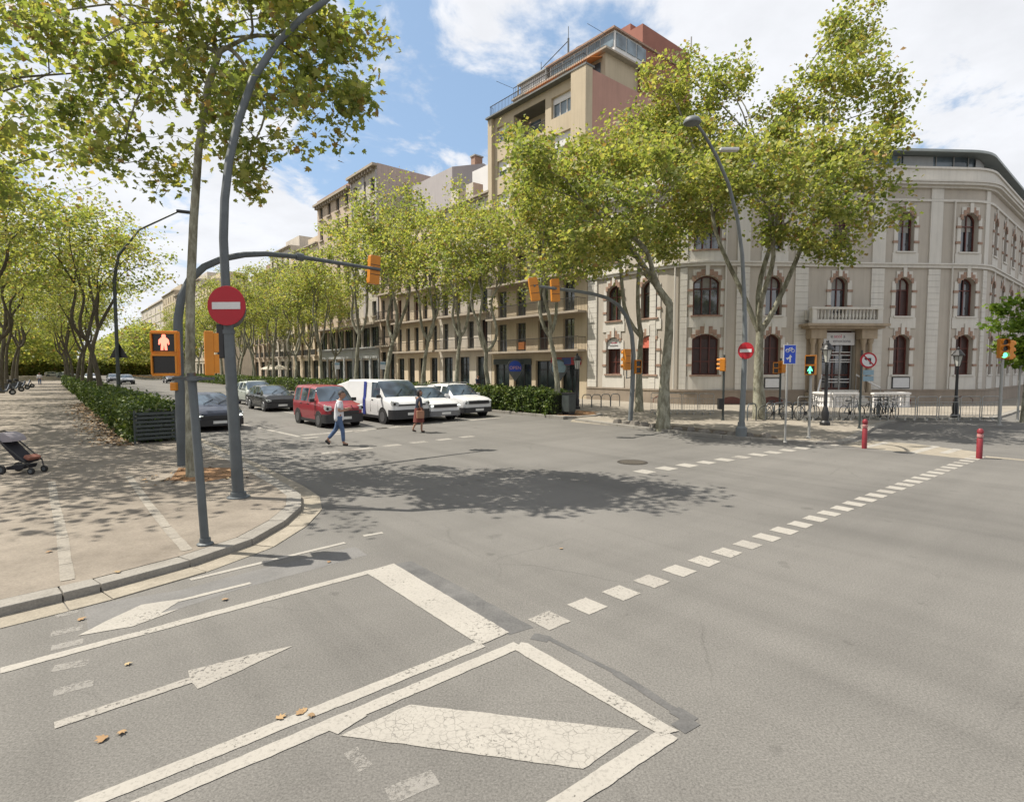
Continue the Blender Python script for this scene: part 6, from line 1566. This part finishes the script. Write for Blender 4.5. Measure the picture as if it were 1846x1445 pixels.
# white panel van
WHITE = carpaint('white_van_paint', (.66, .665, .67)); L = 4.75
vn = car('panel_van', 'white panel van with a dark blue stripe and grey bumper', gpx(740, 764, L), HD, [(-L / 2, .4, 1.1, 1.90, .9), (-L / 2 + .04, .3, 1.13, 1.94, .89), (-.4, .25, 1.15, 1.95, .87), (.72, .25, 1.15, 1.93, .85), (.92, .25, 1.14, 1.84, .86), (1.62, .25, 1.13, 1.2, .9), (2.0, .28, 1.06, 1.12, .9), (L / 2 - .08, .3, .95, 1.0, .9), (L / 2, .36, .85, .9, .9)], WHITE, L, 1.93, 0, (1.62, .76), (-1.55, 1.45), .33, 'van', 'steel_rim', (.26, .66), 'big', [(-9, -8.5), (.28, 1.12)], (.84, .90), True, False, False, None, True)
BLUE = plain('stripe_blue', (.02, .035, .22), .4)
for sg in (1, -1):
    mb = MB(); 
    zl = [.34, .7, 1.03, 1.15, 1.5, 1.87]; fr_ = [.99, .997, 1.004, .969, .945, .922]
    for k in range(5):
        (z0, z1), (a0, a1) = (zl[k], zl[k + 1]), (fr_[k], fr_[k + 1]); e0, e1 = (z0 - .3) * .03, (z1 - .3) * .03
        mb.poly([(-.55 + e0, sg * (.965 * a0 + .012), z0), (-.27 + e0, sg * (.965 * a0 + .012), z0), (-.27 + e1, sg * (.965 * a1 + .012), z1), (-.55 + e1, sg * (.965 * a1 + .012), z1)])
    mb.build('stripe', BLUE, vn)
# white crossovers
L = 4.25; W2 = carpaint('white_car_paint', (.68, .685, .69))
def suv(label, o, paint_, grz, bump, roof=1.6, L=4.25, W=1.82, lights='slim', group=None, drl=False, square=False, rails=True):
    n1 = 1.03 if square else .98
    return car('suv', label, o, HD, [(-L / 2, .42, .98, 1.25, .8), (-L / 2 + .15, .3, 1.0, 1.48, .8), (-L / 2 + .5, .25, 1.01, roof - .06, .78), (-.3, .25, 1.0, roof, .78), (.2, .25, .99, roof - .02, .77), (.42, .25, .99, roof - .1, .8), (1.05, .25, n1, n1 + .06, .9), (1.6, .26, n1 - .05, n1 + .01, .9), (L / 2 - .1, .3, n1 - .12, n1 - .06, .9), (L / 2, .36, n1 - .22, n1 - .16, .9)], paint_, L, W, 0, (1.04, .26), (-1.3, 1.28), .345, 'car', 'rim', bump, lights, [(-1.75, -1.15), (-1.05, -.22), (-.12, .58)], grz, True, rails, drl, group)
suv('white crossover with a wide grille, left of the pair in front of the hedge', gpx(800, 759, 4.25), W2, (.66, .8), (.27, .5, MT['skirt']), group='white crossovers at the head of the queue', drl=True)
suv('boxy white off-roader beside the hedge end, rightmost of the queue', gpx(860, 752, 4.2), W2, (.70, .86), (.27, .52), 1.68, 4.2, 1.8, 'round', 'white crossovers at the head of the queue', square=True)
# dark blue saloon
NAVY = carpaint('navy_paint', (.006, .013, .034), .4); L = 4.75
def saloon(label, o, paint_, drl=False, L=4.75, name='car', hd=HD, group=None, hatch=False, W=1.85, roof=1.46):
    return car(name, label, o, hd, [(-L / 2, .42, .86, .93, .85), (-L / 2 + .15, .3, .92, 1.0 if not hatch else 1.3, .85), (-1.45, .25, .94, 1.12 if not hatch else 1.4, .8), (-.8, .22, .94, roof - .03, .76), (-.1, .22, .94, roof, .75), (.35, .22, .93, roof - .07, .77), (1.2, .22, .92, .98, .9), (1.8, .24, .84, .92, .9), (L / 2 - .1, .28, .72, .8, .9), (L / 2, .34, .62, .7, .9)], paint_, L, W, 0, (1.18, .32), (-1.38, 1.42), .33, 'car', 'rim', (.22, .48), 'slim', [(-1.5, -.75), (-.65, .1), (.2, .62)], (.5, .62), True, False, drl, group)
saloon('dark blue car with lit day lights halted behind the lamp post', gpx(395, 776, 4.7), NAVY, True)
suv('pale silver-green crossover farther back in the left lane', gpx(478, 731, 4.3), carpaint('silver_paint', (.42, .45, .41)), (.62, .74), (.27, .5), 1.62)
saloon('small black car between the silver crossover and the red minivan', gpx(508, 741, 4.0), carpaint('black_paint', (.008, .009, .010), 1.0), False, 4.0, hatch=True, W=1.75, roof=1.5)
# farther traffic
fc = [(228, 692, (.28, .29, .32), 'grey car far down the avenue left of the signal mast'), (205, 689, (.08, .09, .11), 'dark car far down the avenue beside the dark trunk'), (163, 687, (.55, .55, .55), 'white car seen low between the far trunks'), (120, 681, (.5, .55, .55), 'pale car at the far end of the promenade'), (308, 690, (.05, .05, .06), 'dark car by the far median seen below the pedestrian signal'), (98, 679, (.6, .6, .6), 'white car crossing at the vanishing point')]
for u_, v_, c, lab in fc:
    saloon(lab, G(u_, v_), carpaint('far_paint', c), False, 4.3, hatch=True, roof=1.5, hd=HD if u_ > 140 else B)
# ---------------------------------------------------------------- two-wheelers
def bicycle():
    t = thing('bicycle', '', 'bicycle')
    for x in (-.52, .52):
        wx = thing('wheel', None, None, (x, 0, .34)); adopt(wx, t)
        mb = MB(); mb.tube([(.33 * math.cos(a), 0, .33 * math.sin(a)) for a in [2 * math.pi * k / 20 for k in range(21)]], .017, 5); mb.build('tyre', MT['rubber'], wx)
        mb = MB()
        for k in range(8): a = k * math.pi / 4; mb.tube([(0, 0, 0), (.32 * math.cos(a), 0, .32 * math.sin(a))], .004, 3)
        o = mb.build('spokes', MT['galv_lt'], wx); o['kind'] = 'stuff'
    mb = MB()
    for p, q in (((-.52, .34), (-.12, .32)), ((-.12, .32), (-.2, .78)), ((-.12, .32), (.36, .72)), ((-.2, .78), (.34, .82)), ((-.52, .34), (-.2, .72)), ((.52, .34), (.34, .95))): mb.tube([(p[0], 0, p[1]), (q[0], 0, q[1])], .02, 6)
    mb.build('frame', MT['bike_paint'], t)
    mb = MB(); mb.tube([(.26, .3, 1.02), (.32, .2, 1.0), (.34, 0, .97), (.32, -.2, 1.0), (.26, -.3, 1.02)], .015, 6); mb.build('handlebar', MT['black'], t)
    mb = MB(); mb.extrude([(-.33, .09, .86), (-.06, .02, .86), (-.06, -.02, .86), (-.33, -.09, .86)], (0, 0, .05)); mb.build('saddle', MT['black'], t)
    mb = MB(); mb.disc((-.12, -.03, .32), (0, 1, 0), .09, .02, 12); mb.tube([(-.12, .1, .2), (-.12, -.1, .44)], .015, 4); mb.build('crank', MT['black'], t)
    return t
MT['bike_paint'] = plain('bicycle_frame', (.12, .13, .14), .4, .2)
bk = None; rbk = random.Random(6)
spots = [(1572, 754), (1583, 753), (1594, 753), (1605, 752), (1535, 756), (1455, 757), (1398, 757)]
for i, (u_, v_) in enumerate(spots):
    if bk is None: bk = bicycle(); c = bk
    else: c = copy_tree(bk)
    c.location = G(u_, v_, KZ); c.rotation_euler = (R(rbk.uniform(-4, 4)), 0, rbk.uniform(.9, 1.5) if i < 4 else rbk.uniform(-.3, .6)); c['group'] = 'bicycles parked before the building'
    c['label'] = ORD[i] + ' dark bicycle of the row parked beside the barrier panels' if i < 4 else ORD[i - 4] + ' dark bicycle among those locked near the entrance steps'
def scooter():
    t = thing('scooter', '', 'motor scooter')
    for x in (-.6, .62):
        wx = thing('wheel', None, None, (x, 0, .25)); adopt(wx, t)
        mb = MB(); mb.tube([(0, -.06, 0), (0, .06, 0)], .25, 16); mb.build('tyre', MT['rubber'], wx); mb = MB(); mb.tube([(0, -.065, 0), (0, .065, 0)], .13, 10); mb.build('rim', MT['rim'], wx)
    mb = MB()
    for y in (-.14,): mb.extrude([(-.9, -.15, .62), (-.75, -.15, .4), (-.25, -.15, .32), (-.1, -.15, .3), (.28, -.15, .28), (.40, -.15, .6), (.52, -.15, .95), (.42, -.15, 1.0), (.3, -.15, .62), (.18, -.15, .42), (-.05, -.15, .42), (-.12, -.15, .68), (-.5, -.15, .74)], (0, .3, 0))
    mb.build('body', carpaint('scooter_paint', (.06, .07, .09)), t, bevel=.04)
    mb = MB(); mb.box((-.45, 0, .79), (.75, .26, .1)); mb.build('seat', MT['black'], t, bevel=.03)
    mb = MB(); mb.tube([(.4, .32, 1.02), (.45, 0, 1.0), (.4, -.32, 1.02)], .02, 6); mb.tube([(.62, 0, .25), (.46, 0, 1.0)], .035, 6); mb.build('handlebar', MT['black'], t)
    mb = MB(); mb.box((-.85, 0, .98), (.36, .38, .3)); mb.build('top_box', MT['black'], t, bevel=.05)
    return t
sc_ = None
for i, (u_, v_) in enumerate(((6, 712), (24, 706), (36, 702), (46, 699), (330, 692), (345, 691))):
    if sc_ is None: sc_ = scooter(); c = sc_
    else: c = copy_tree(sc_)
    c.location = G(u_, v_, KZ if i < 4 else 0); c.rotation_euler = (0, 0, yaw(B) + (.2 if i < 4 else 1.2)); c['group'] = 'parked motor scooters'
    c['label'] = ORD[i] + ' dark motor scooter parked left of the promenade, counted from the picture edge' if i < 4 else ['dark motor scooter far off on the avenue left of the lamp post', 'dark motor scooter far off on the avenue just right of its twin'][i - 4]
# ---------------------------------------------------------------- people and the pushchair
def skin_mesh(name, chains, mat, parent, sub_=2):
    """chains: lists of (x, y, z, radius); chains share points by coordinate. One continuous skinned surface."""
    vs, es, rs, idx = [], [], [], {}
    for ch in chains:
        prev = None
        for x, y, z, r in ch:
            k = (round(x, 3), round(y, 3), round(z, 3))
            if k not in idx: idx[k] = len(vs); vs.append((x, y, z)); rs.append(r)
            i = idx[k]
            if prev is not None and prev != i: es.append((prev, i))
            prev = i
    me = bpy.data.meshes.new(name); me.from_pydata(vs, es, [])
    o = bpy.data.objects.new(name, me); COL.objects.link(o)
    o.modifiers.new('s', 'SKIN').use_smooth_shade = True
    for i, r in enumerate(rs): me.skin_vertices[0].data[i].radius = (r, r) if not hasattr(r, '__len__') else r
    me.skin_vertices[0].data[0].use_root = True
    sb_ = o.modifiers.new('u', 'SUBSURF'); sb_.levels = sb_.render_levels = sub_
    me.materials.append(mat); adopt(o, parent); return o
SKIN = plain('skin', (.30, .165, .11), .6); HAIRD = plain('dark_hair', (.018, .014, .012), .7)
def head(parent, p, face, skin=SKIN, hair=HAIRD, long=False, r=.105):
    """skull with nose, ears, eyes and mouth; face = heading angle"""
    bm = bmesh.new(); bmesh.ops.create_uvsphere(bm, u_segments=18, v_segments=14, radius=r)
    for v in bm.verts:
        c = v.co; c.z *= 1.22; c.y *= .84
        if c.z < -.02: c.x += .012; c.y *= 1 + c.z * 1.5
        if c.x > r * .75 and abs(c.y) < .03 and -.035 < c.z < .02: c.x += .022
    me = bpy.data.meshes.new('head'); bm.to_mesh(me); bm.free()
    for f in me.polygons: f.use_smooth = True
    me.materials.append(skin); h = bpy.data.objects.new('head', me); COL.objects.link(h); h.location = p; h.rotation_euler = (0, 0, face); adopt(h, parent)
    for sg in (1, -1):
        mb = MB(); mb.disc((r * .9, sg * .036, .018), (1, sg * .3, 0), .014, .006, 8); mb.build('eye', HAIRD, h)
        mb = MB(); mb.disc((-.005, sg * .085, -.005), (0, sg, 0), .03, .014, 8); mb.build('ear', skin, h)
    mb = MB(); mb.box((r * .93, 0, -.055), (.012, .045, .01)); mb.build('mouth', plain('lips', (.22, .08, .07), .6), h)
    bm = bmesh.new(); bmesh.ops.create_uvsphere(bm, u_segments=16, v_segments=12, radius=r * 1.09)
    dele = []
    for v in bm.verts:
        c = v.co; c.z *= 1.2; c.y *= .87; c.x -= .008
        if c.z < (-.03 if c.x < -.02 else .045) and not (long and c.x < -.01): dele.append(v)
        elif long and c.z < 0: c.z *= 1.9
    bmesh.ops.delete(bm, geom=dele, context='VERTS'); me = bpy.data.meshes.new('hair'); bm.to_mesh(me); bm.free()
    for f in me.polygons: f.use_smooth = True
    me.materials.append(hair); hh = bpy.data.objects.new('hair', me); COL.objects.link(hh); adopt(hh, h); return h
def hand(ch, w, d, up=(0, 0, 1), s=1.0):
    """five finger chains from the wrist point w heading d; appended to the body's chains"""
    d = Vector(d).normalized(); u = Vector(up); sd = d.cross(u).normalized(); w = Vector(w)
    palm = w + d * .07 * s; ch.append([(*w, .024), (*palm, .03)])
    for k, (o_, l_) in enumerate(((-.03, .065), (-.01, .078), (.011, .074), (.03, .058))):
        b_ = palm + sd * o_ * s + d * .015; m_ = b_ + d * l_ * .55 * s - u * .012; e = b_ + d * l_ * s - u * .035
        ch.append([(*palm, .03), (*b_, .0105), (*m_, .0095), (*e, .008)])
    b_ = w + d * .03 * s - sd * .035 * s; e = b_ + d * .05 * s - sd * .02 * s - u * .015; ch.append([(*w, .024), (*b_, .013), (*e, .0095)])
# man in a white shirt and jeans, crossing to the right with a phone in his hand; local +x is his way
o = G(612, 803); mn = thing('person', 'man in a white shirt and blue jeans crossing the avenue with a phone', 'person', o, yaw(Vector((.93, .36, 0))))
PEL, CH_, NK = (0, 0, .95), (.02, 0, 1.32), (.05, 0, 1.48)
legR = [(0, -.09, .9), (.10, -.10, .5), (.12, -.10, .09)]; legL = [(0, .09, .9), (-.09, .10, .52), (-.36, .10, .20)]
shR, elR, wrR = (.02, -.2, 1.40), (-.02, -.27, 1.13), (.24, -.2, 1.16); shL, elL, wrL = (.02, .2, 1.40), (.02, .27, 1.13), (.26, .16, 1.18)
ch = [[(*PEL, .12), (0, 0, 1.12, .125), (*CH_, .13), (*NK, .058), (.07, 0, 1.55, .055)]]
for lg in (legR, legL): ch.append([(*PEL, .12), (*lg[0], .085), (*lg[1], .06), (*lg[2], .042), (lg[2][0] + .14 if lg is legR else lg[2][0] + .09, lg[2][1], .04 if lg is legR else .09, .035)])
for s_, e, w in ((shR, elR, wrR), (shL, elL, wrL)):
    ch.append([(*CH_, .13), (*s_, .062), (*e, .045), (*w, .03)]); hand(ch, w, Vector(w) - Vector(e) + Vector((0, 0, .05)))
skin_mesh('body', ch, SKIN, mn); head(mn, (.10, 0, 1.64), 0)
SH = plain('white_shirt', (.62, .62, .66), .9, 0, .06, 6); JN = plain('blue_jeans', (.07, .115, .21), .9, 0, .25, 7)
skin_mesh('shirt', [[(0, 0, .76, .165), (0, 0, .9, .168), (0, 0, 1.06, .16), (0, 0, 1.18, .155), (*CH_, .152), (.035, 0, 1.43, .09)], [(*CH_, .152), (*shR, .085), tuple(Vector(shR).lerp(Vector(elR), .75)) + (.072,)], [(*CH_, .152), (*shL, .085), tuple(Vector(shL).lerp(Vector(elL), .75)) + (.072,)]], SH, mn)
skin_mesh('trousers', [[(0, 0, 1.06, .135), (0, 0, .9, .135)]] + [[(0, 0, .9, .135), (lg[0][0], lg[0][1], .84, .098), (*lg[1], .075), tuple(Vector(lg[1]).lerp(Vector(lg[2]), .92)) + (.06,)] for lg in (legR, legL)], JN, mn)
SHOE = plain('dark_shoe', (.03, .028, .026), .7)
skin_mesh('shoe', [[(.08, -.10, .05, .05), (.17, -.10, .042, .048), (.27, -.10, .035, .036)]], SHOE, mn, 1)
skin_mesh('shoe', [[(-.42, .10, .19, .05), (-.35, .10, .11, .048), (-.29, .10, .04, .036)]], SHOE, mn, 1)
ph = thing('phone', 'dark phone held by the man in the white shirt', 'phone', mn.location); ph.rotation_euler = mn.rotation_euler
mb = MB(); mb.box((.40, -.17, 1.24), (.02, .08, .16), rot=Euler((0, -.5, 0))); mb.build('case', MT['black'], ph)
mb = MB(); mb.box((.389, -.17, 1.246), (.004, .07, .14), rot=Euler((0, -.5, 0))); mb.build('screen', MT['glass'], ph)
# woman with a bag, dark top and rust skirt
o = G(755, 779); wm = thing('person', 'woman in a navy top and rust red skirt crossing in front of the white van', 'person', o, yaw(Vector((.8, .5, 0))))
wm.scale = (.97, .97, .97)
legR = [(0, -.08, .88), (.09, -.09, .48), (.08, -.09, .08)]; legL = [(0, .08, .88), (-.05, .09, .48), (-.22, .09, .12)]
shR, elR, wrR = (.0, -.17, 1.36), (-.06, -.23, 1.10), (.05, -.25, .87); shL, elL, wrL = (0, .17, 1.36), (.03, .23, 1.1), (.20, .2, .98)
PEL, CH_, NK = (0, 0, .93), (.0, 0, 1.28), (.02, 0, 1.43)
ch = [[(*PEL, .12), (0, 0, 1.1, .105), (*CH_, .115), (*NK, .05), (.03, 0, 1.50, .048)]]
for lg in (legR, legL): ch.append([(*PEL, .12), (*lg[0], .085), (*lg[1], .055), (*lg[2], .038), (lg[2][0] + .12, lg[2][1], max(.03, lg[2][2] - .07), .03)])
for s_, e, w in ((shR, elR, wrR), (shL, elL, wrL)): ch.append([(*CH_, .115), (*s_, .052), (*e, .038), (*w, .026)]); hand(ch, w, Vector(w) - Vector(e), (0, 1, 0) if w is wrR else (0, 0, 1), .9)
skin_mesh('body', ch, SKIN, wm); head(wm, (.05, 0, 1.59), 0, long=True, r=.1)
NV = plain('navy_top', (.022, .028, .05), .9); RU = plain('rust_skirt', (.15, .04, .032), .9)
skin_mesh('top', [[(0, 0, .82, .15), (0, 0, .96, .145), (0, 0, 1.1, .135), (*CH_, .135), (.01, 0, 1.37, .085)], [(*CH_, .135), (*shR, .075), tuple(Vector(elR).lerp(Vector(wrR), .5)) + (.055,)], [(*CH_, .135), (*shL, .075), tuple(Vector(elL).lerp(Vector(wrL), .5)) + (.055,)]], NV, wm)
mb = MB(); mb.lathe([(.15, .98), (.17, .88), (.19, .7), (.22, .42), (.215, .42), (.16, .95)], n=16); mb.build('skirt', RU, wm, smooth=60)
for lg in (legR, legL): skin_mesh('shoe', [[(lg[2][0] - .02, lg[2][1], lg[2][2] - .03, .042), (lg[2][0] + .08, lg[2][1], max(.04, lg[2][2] - .06), .038), (lg[2][0] + .15, lg[2][1], max(.03, lg[2][2] - .08), .03)]], SHOE, wm, 1)
bg_ = thing('shoulder_bag', 'tan bag hanging at the hip of the woman in the rust skirt', 'bag', wm.location); bg_.rotation_euler = wm.rotation_euler
mb = MB(); mb.box((-.05, -.29, .72), (.3, .1, .3)); mb.build('pouch', plain('tan_leather', (.30, .15, .09), .6), bg_, bevel=.03)
mb = MB(); mb.tube([(-.17, -.29, .86), (-.12, -.27, 1.1), (-.0, -.16, 1.43), (.06, -.25, 1.1), (.07, -.29, .86)], .012, 5); mb.build('strap', SHOE, bg_)
# passers-by on the far pavement
def passer(lab, o, hd, top, trous, grp=None):
    p = thing('person', lab, 'person', o, hd)
    ch = [[(0, 0, .93, .115), (0, 0, 1.1, .11), (0, 0, 1.3, .125), (0, 0, 1.46, .055), (.01, 0, 1.54, .05)]]
    for sg, dx in ((1, .12), (-1, -.14)):
        ch.append([(0, 0, .93, .115), (0, sg * .09, .86, .085), (dx * .7, sg * .1, .48, .058), (dx, sg * .1, .08, .04), (dx + .13, sg * .1, .03, .032)])
        w = (-dx * 1.2, sg * .25, .88); ch.append([(0, 0, 1.3, .125), (0, sg * .18, 1.38, .055), (-dx * .5, sg * .24, 1.12, .04), (*w, .028)]); hand(ch, w, (0, 0, -1), (1, 0, 0))
    skin_mesh('body', ch, SKIN, p, 1); head(p, (.03, 0, 1.63), 0)
    skin_mesh('jacket', [[(0, 0, .9, .14), (0, 0, 1.1, .135), (0, 0, 1.3, .145), (0, 0, 1.41, .085)]] + [[(0, 0, 1.3, .145), (0, sg * .18, 1.38, .075), (-dx * .5, sg * .24, 1.12, .06), (-dx * 1.1, sg * .25, .94, .05)] for sg, dx in ((1, .12), (-1, -.14))], top, p, 1)
    skin_mesh('trousers', [[(0, 0, .95, .13), (0, 0, .9, .13)]] + [[(0, 0, .9, .13), (0, sg * .09, .84, .098), (dx * .7, sg * .1, .48, .075), (dx * .98, sg * .1, .1, .06)] for sg, dx in ((1, .12), (-1, -.14))], trous, p, 1)
    return p
passer('passer-by in dark clothes on the pavement behind the hedge, under the pin sign', FA(19.5, 2.5, KZ), yaw(-A), NV, SHOE)
passer('distant walker in pale clothes at the far left of the promenade', G(72, 694, KZ), yaw(-A), SH, JN)
# pushchair
o = G(38, 852, KZ); st = thing('pushchair', 'dark folding pushchair with a grey hood tipped by the picture edge on the pavement', 'pushchair', o, yaw(Vector((1, -.05, 0))))
DK = plain('pushchair_fabric', (.022, .022, .028), .9); GR = plain('pushchair_hood', (.27, .25, .27), .9, 0, .12, 4)
for sg in (1, -1):
    y = sg * .24
    for x, r_ in ((-.30, .12), (.46, .085)):
        wx = thing('wheel', None, None, (x, y * (1 if x < 0 else .8), r_)); adopt(wx, st)
        mb = MB(); mb.tube([(0, -.025, 0), (0, .025, 0)], r_, 18); mb.build('tyre', MT['rubber'], wx); mb = MB(); mb.tube([(0, -.03, 0), (0, .03, 0)], r_ * .55, 12); mb.build('hub', MT['galv'], wx)
    mb = MB(); mb.tube([(.46, y * .8, .09), (.36, y, .32), (-.30, y, .86), (-.55, y, 1.04)], .016, 6); mb.tube([(-.30, y, .12), (.36, y, .34)], .015, 6); mb.build('frame_tube', MT['black'], st)
mb = MB(); mb.tube([(-.55, .24, 1.04), (-.6, .2, 1.07), (-.6, -.2, 1.07), (-.55, -.24, 1.04)], .02, 6); mb.build('handle', MT['black'], st)
mb = MB(); mb.extrude([(.34, -.2, .36), (.12, -.2, .44), (-.28, -.2, .84), (-.34, -.2, .80), (.05, -.2, .38), (.3, -.2, .28)], (0, .4, 0)); mb.build('seat', DK, st, bevel=.02)
mb = MB(); mb.extrude([(-.22, -.2, .2), (.30, -.2, .24), (.24, -.2, .13), (-.2, -.2, .11)], (0, .4, 0)); mb.build('basket', DK, st, bevel=.03)
pr = [(-.36 + .36 * math.sin(R(a)) * 1.0, .84 + .22 * math.cos(R(a)) * 1.0) for a in range(-40, 91, 13)]
mb = MB()
for i in range(len(pr) - 1):
    (x0, z0), (x1, z1) = pr[i], pr[i + 1]; mb.poly([(x0, -.21, z0), (x1, -.21, z1), (x1, .21, z1), (x0, .21, z0)])
for y in (-.21, .21): mb.poly([(x, y, z) for x, z in pr] + [(-.3, y, .82)])
mb.build('hood', GR, st, smooth=60)
mb = MB(); mb.box((.33, 0, .42), (.16, .36, .09), rot=Euler((0, .5, 0))); mb.build('footmuff', plain('rust_cloth', (.24, .10, .07), .9), st, bevel=.03)
st.scale = (.88, .88, .88)
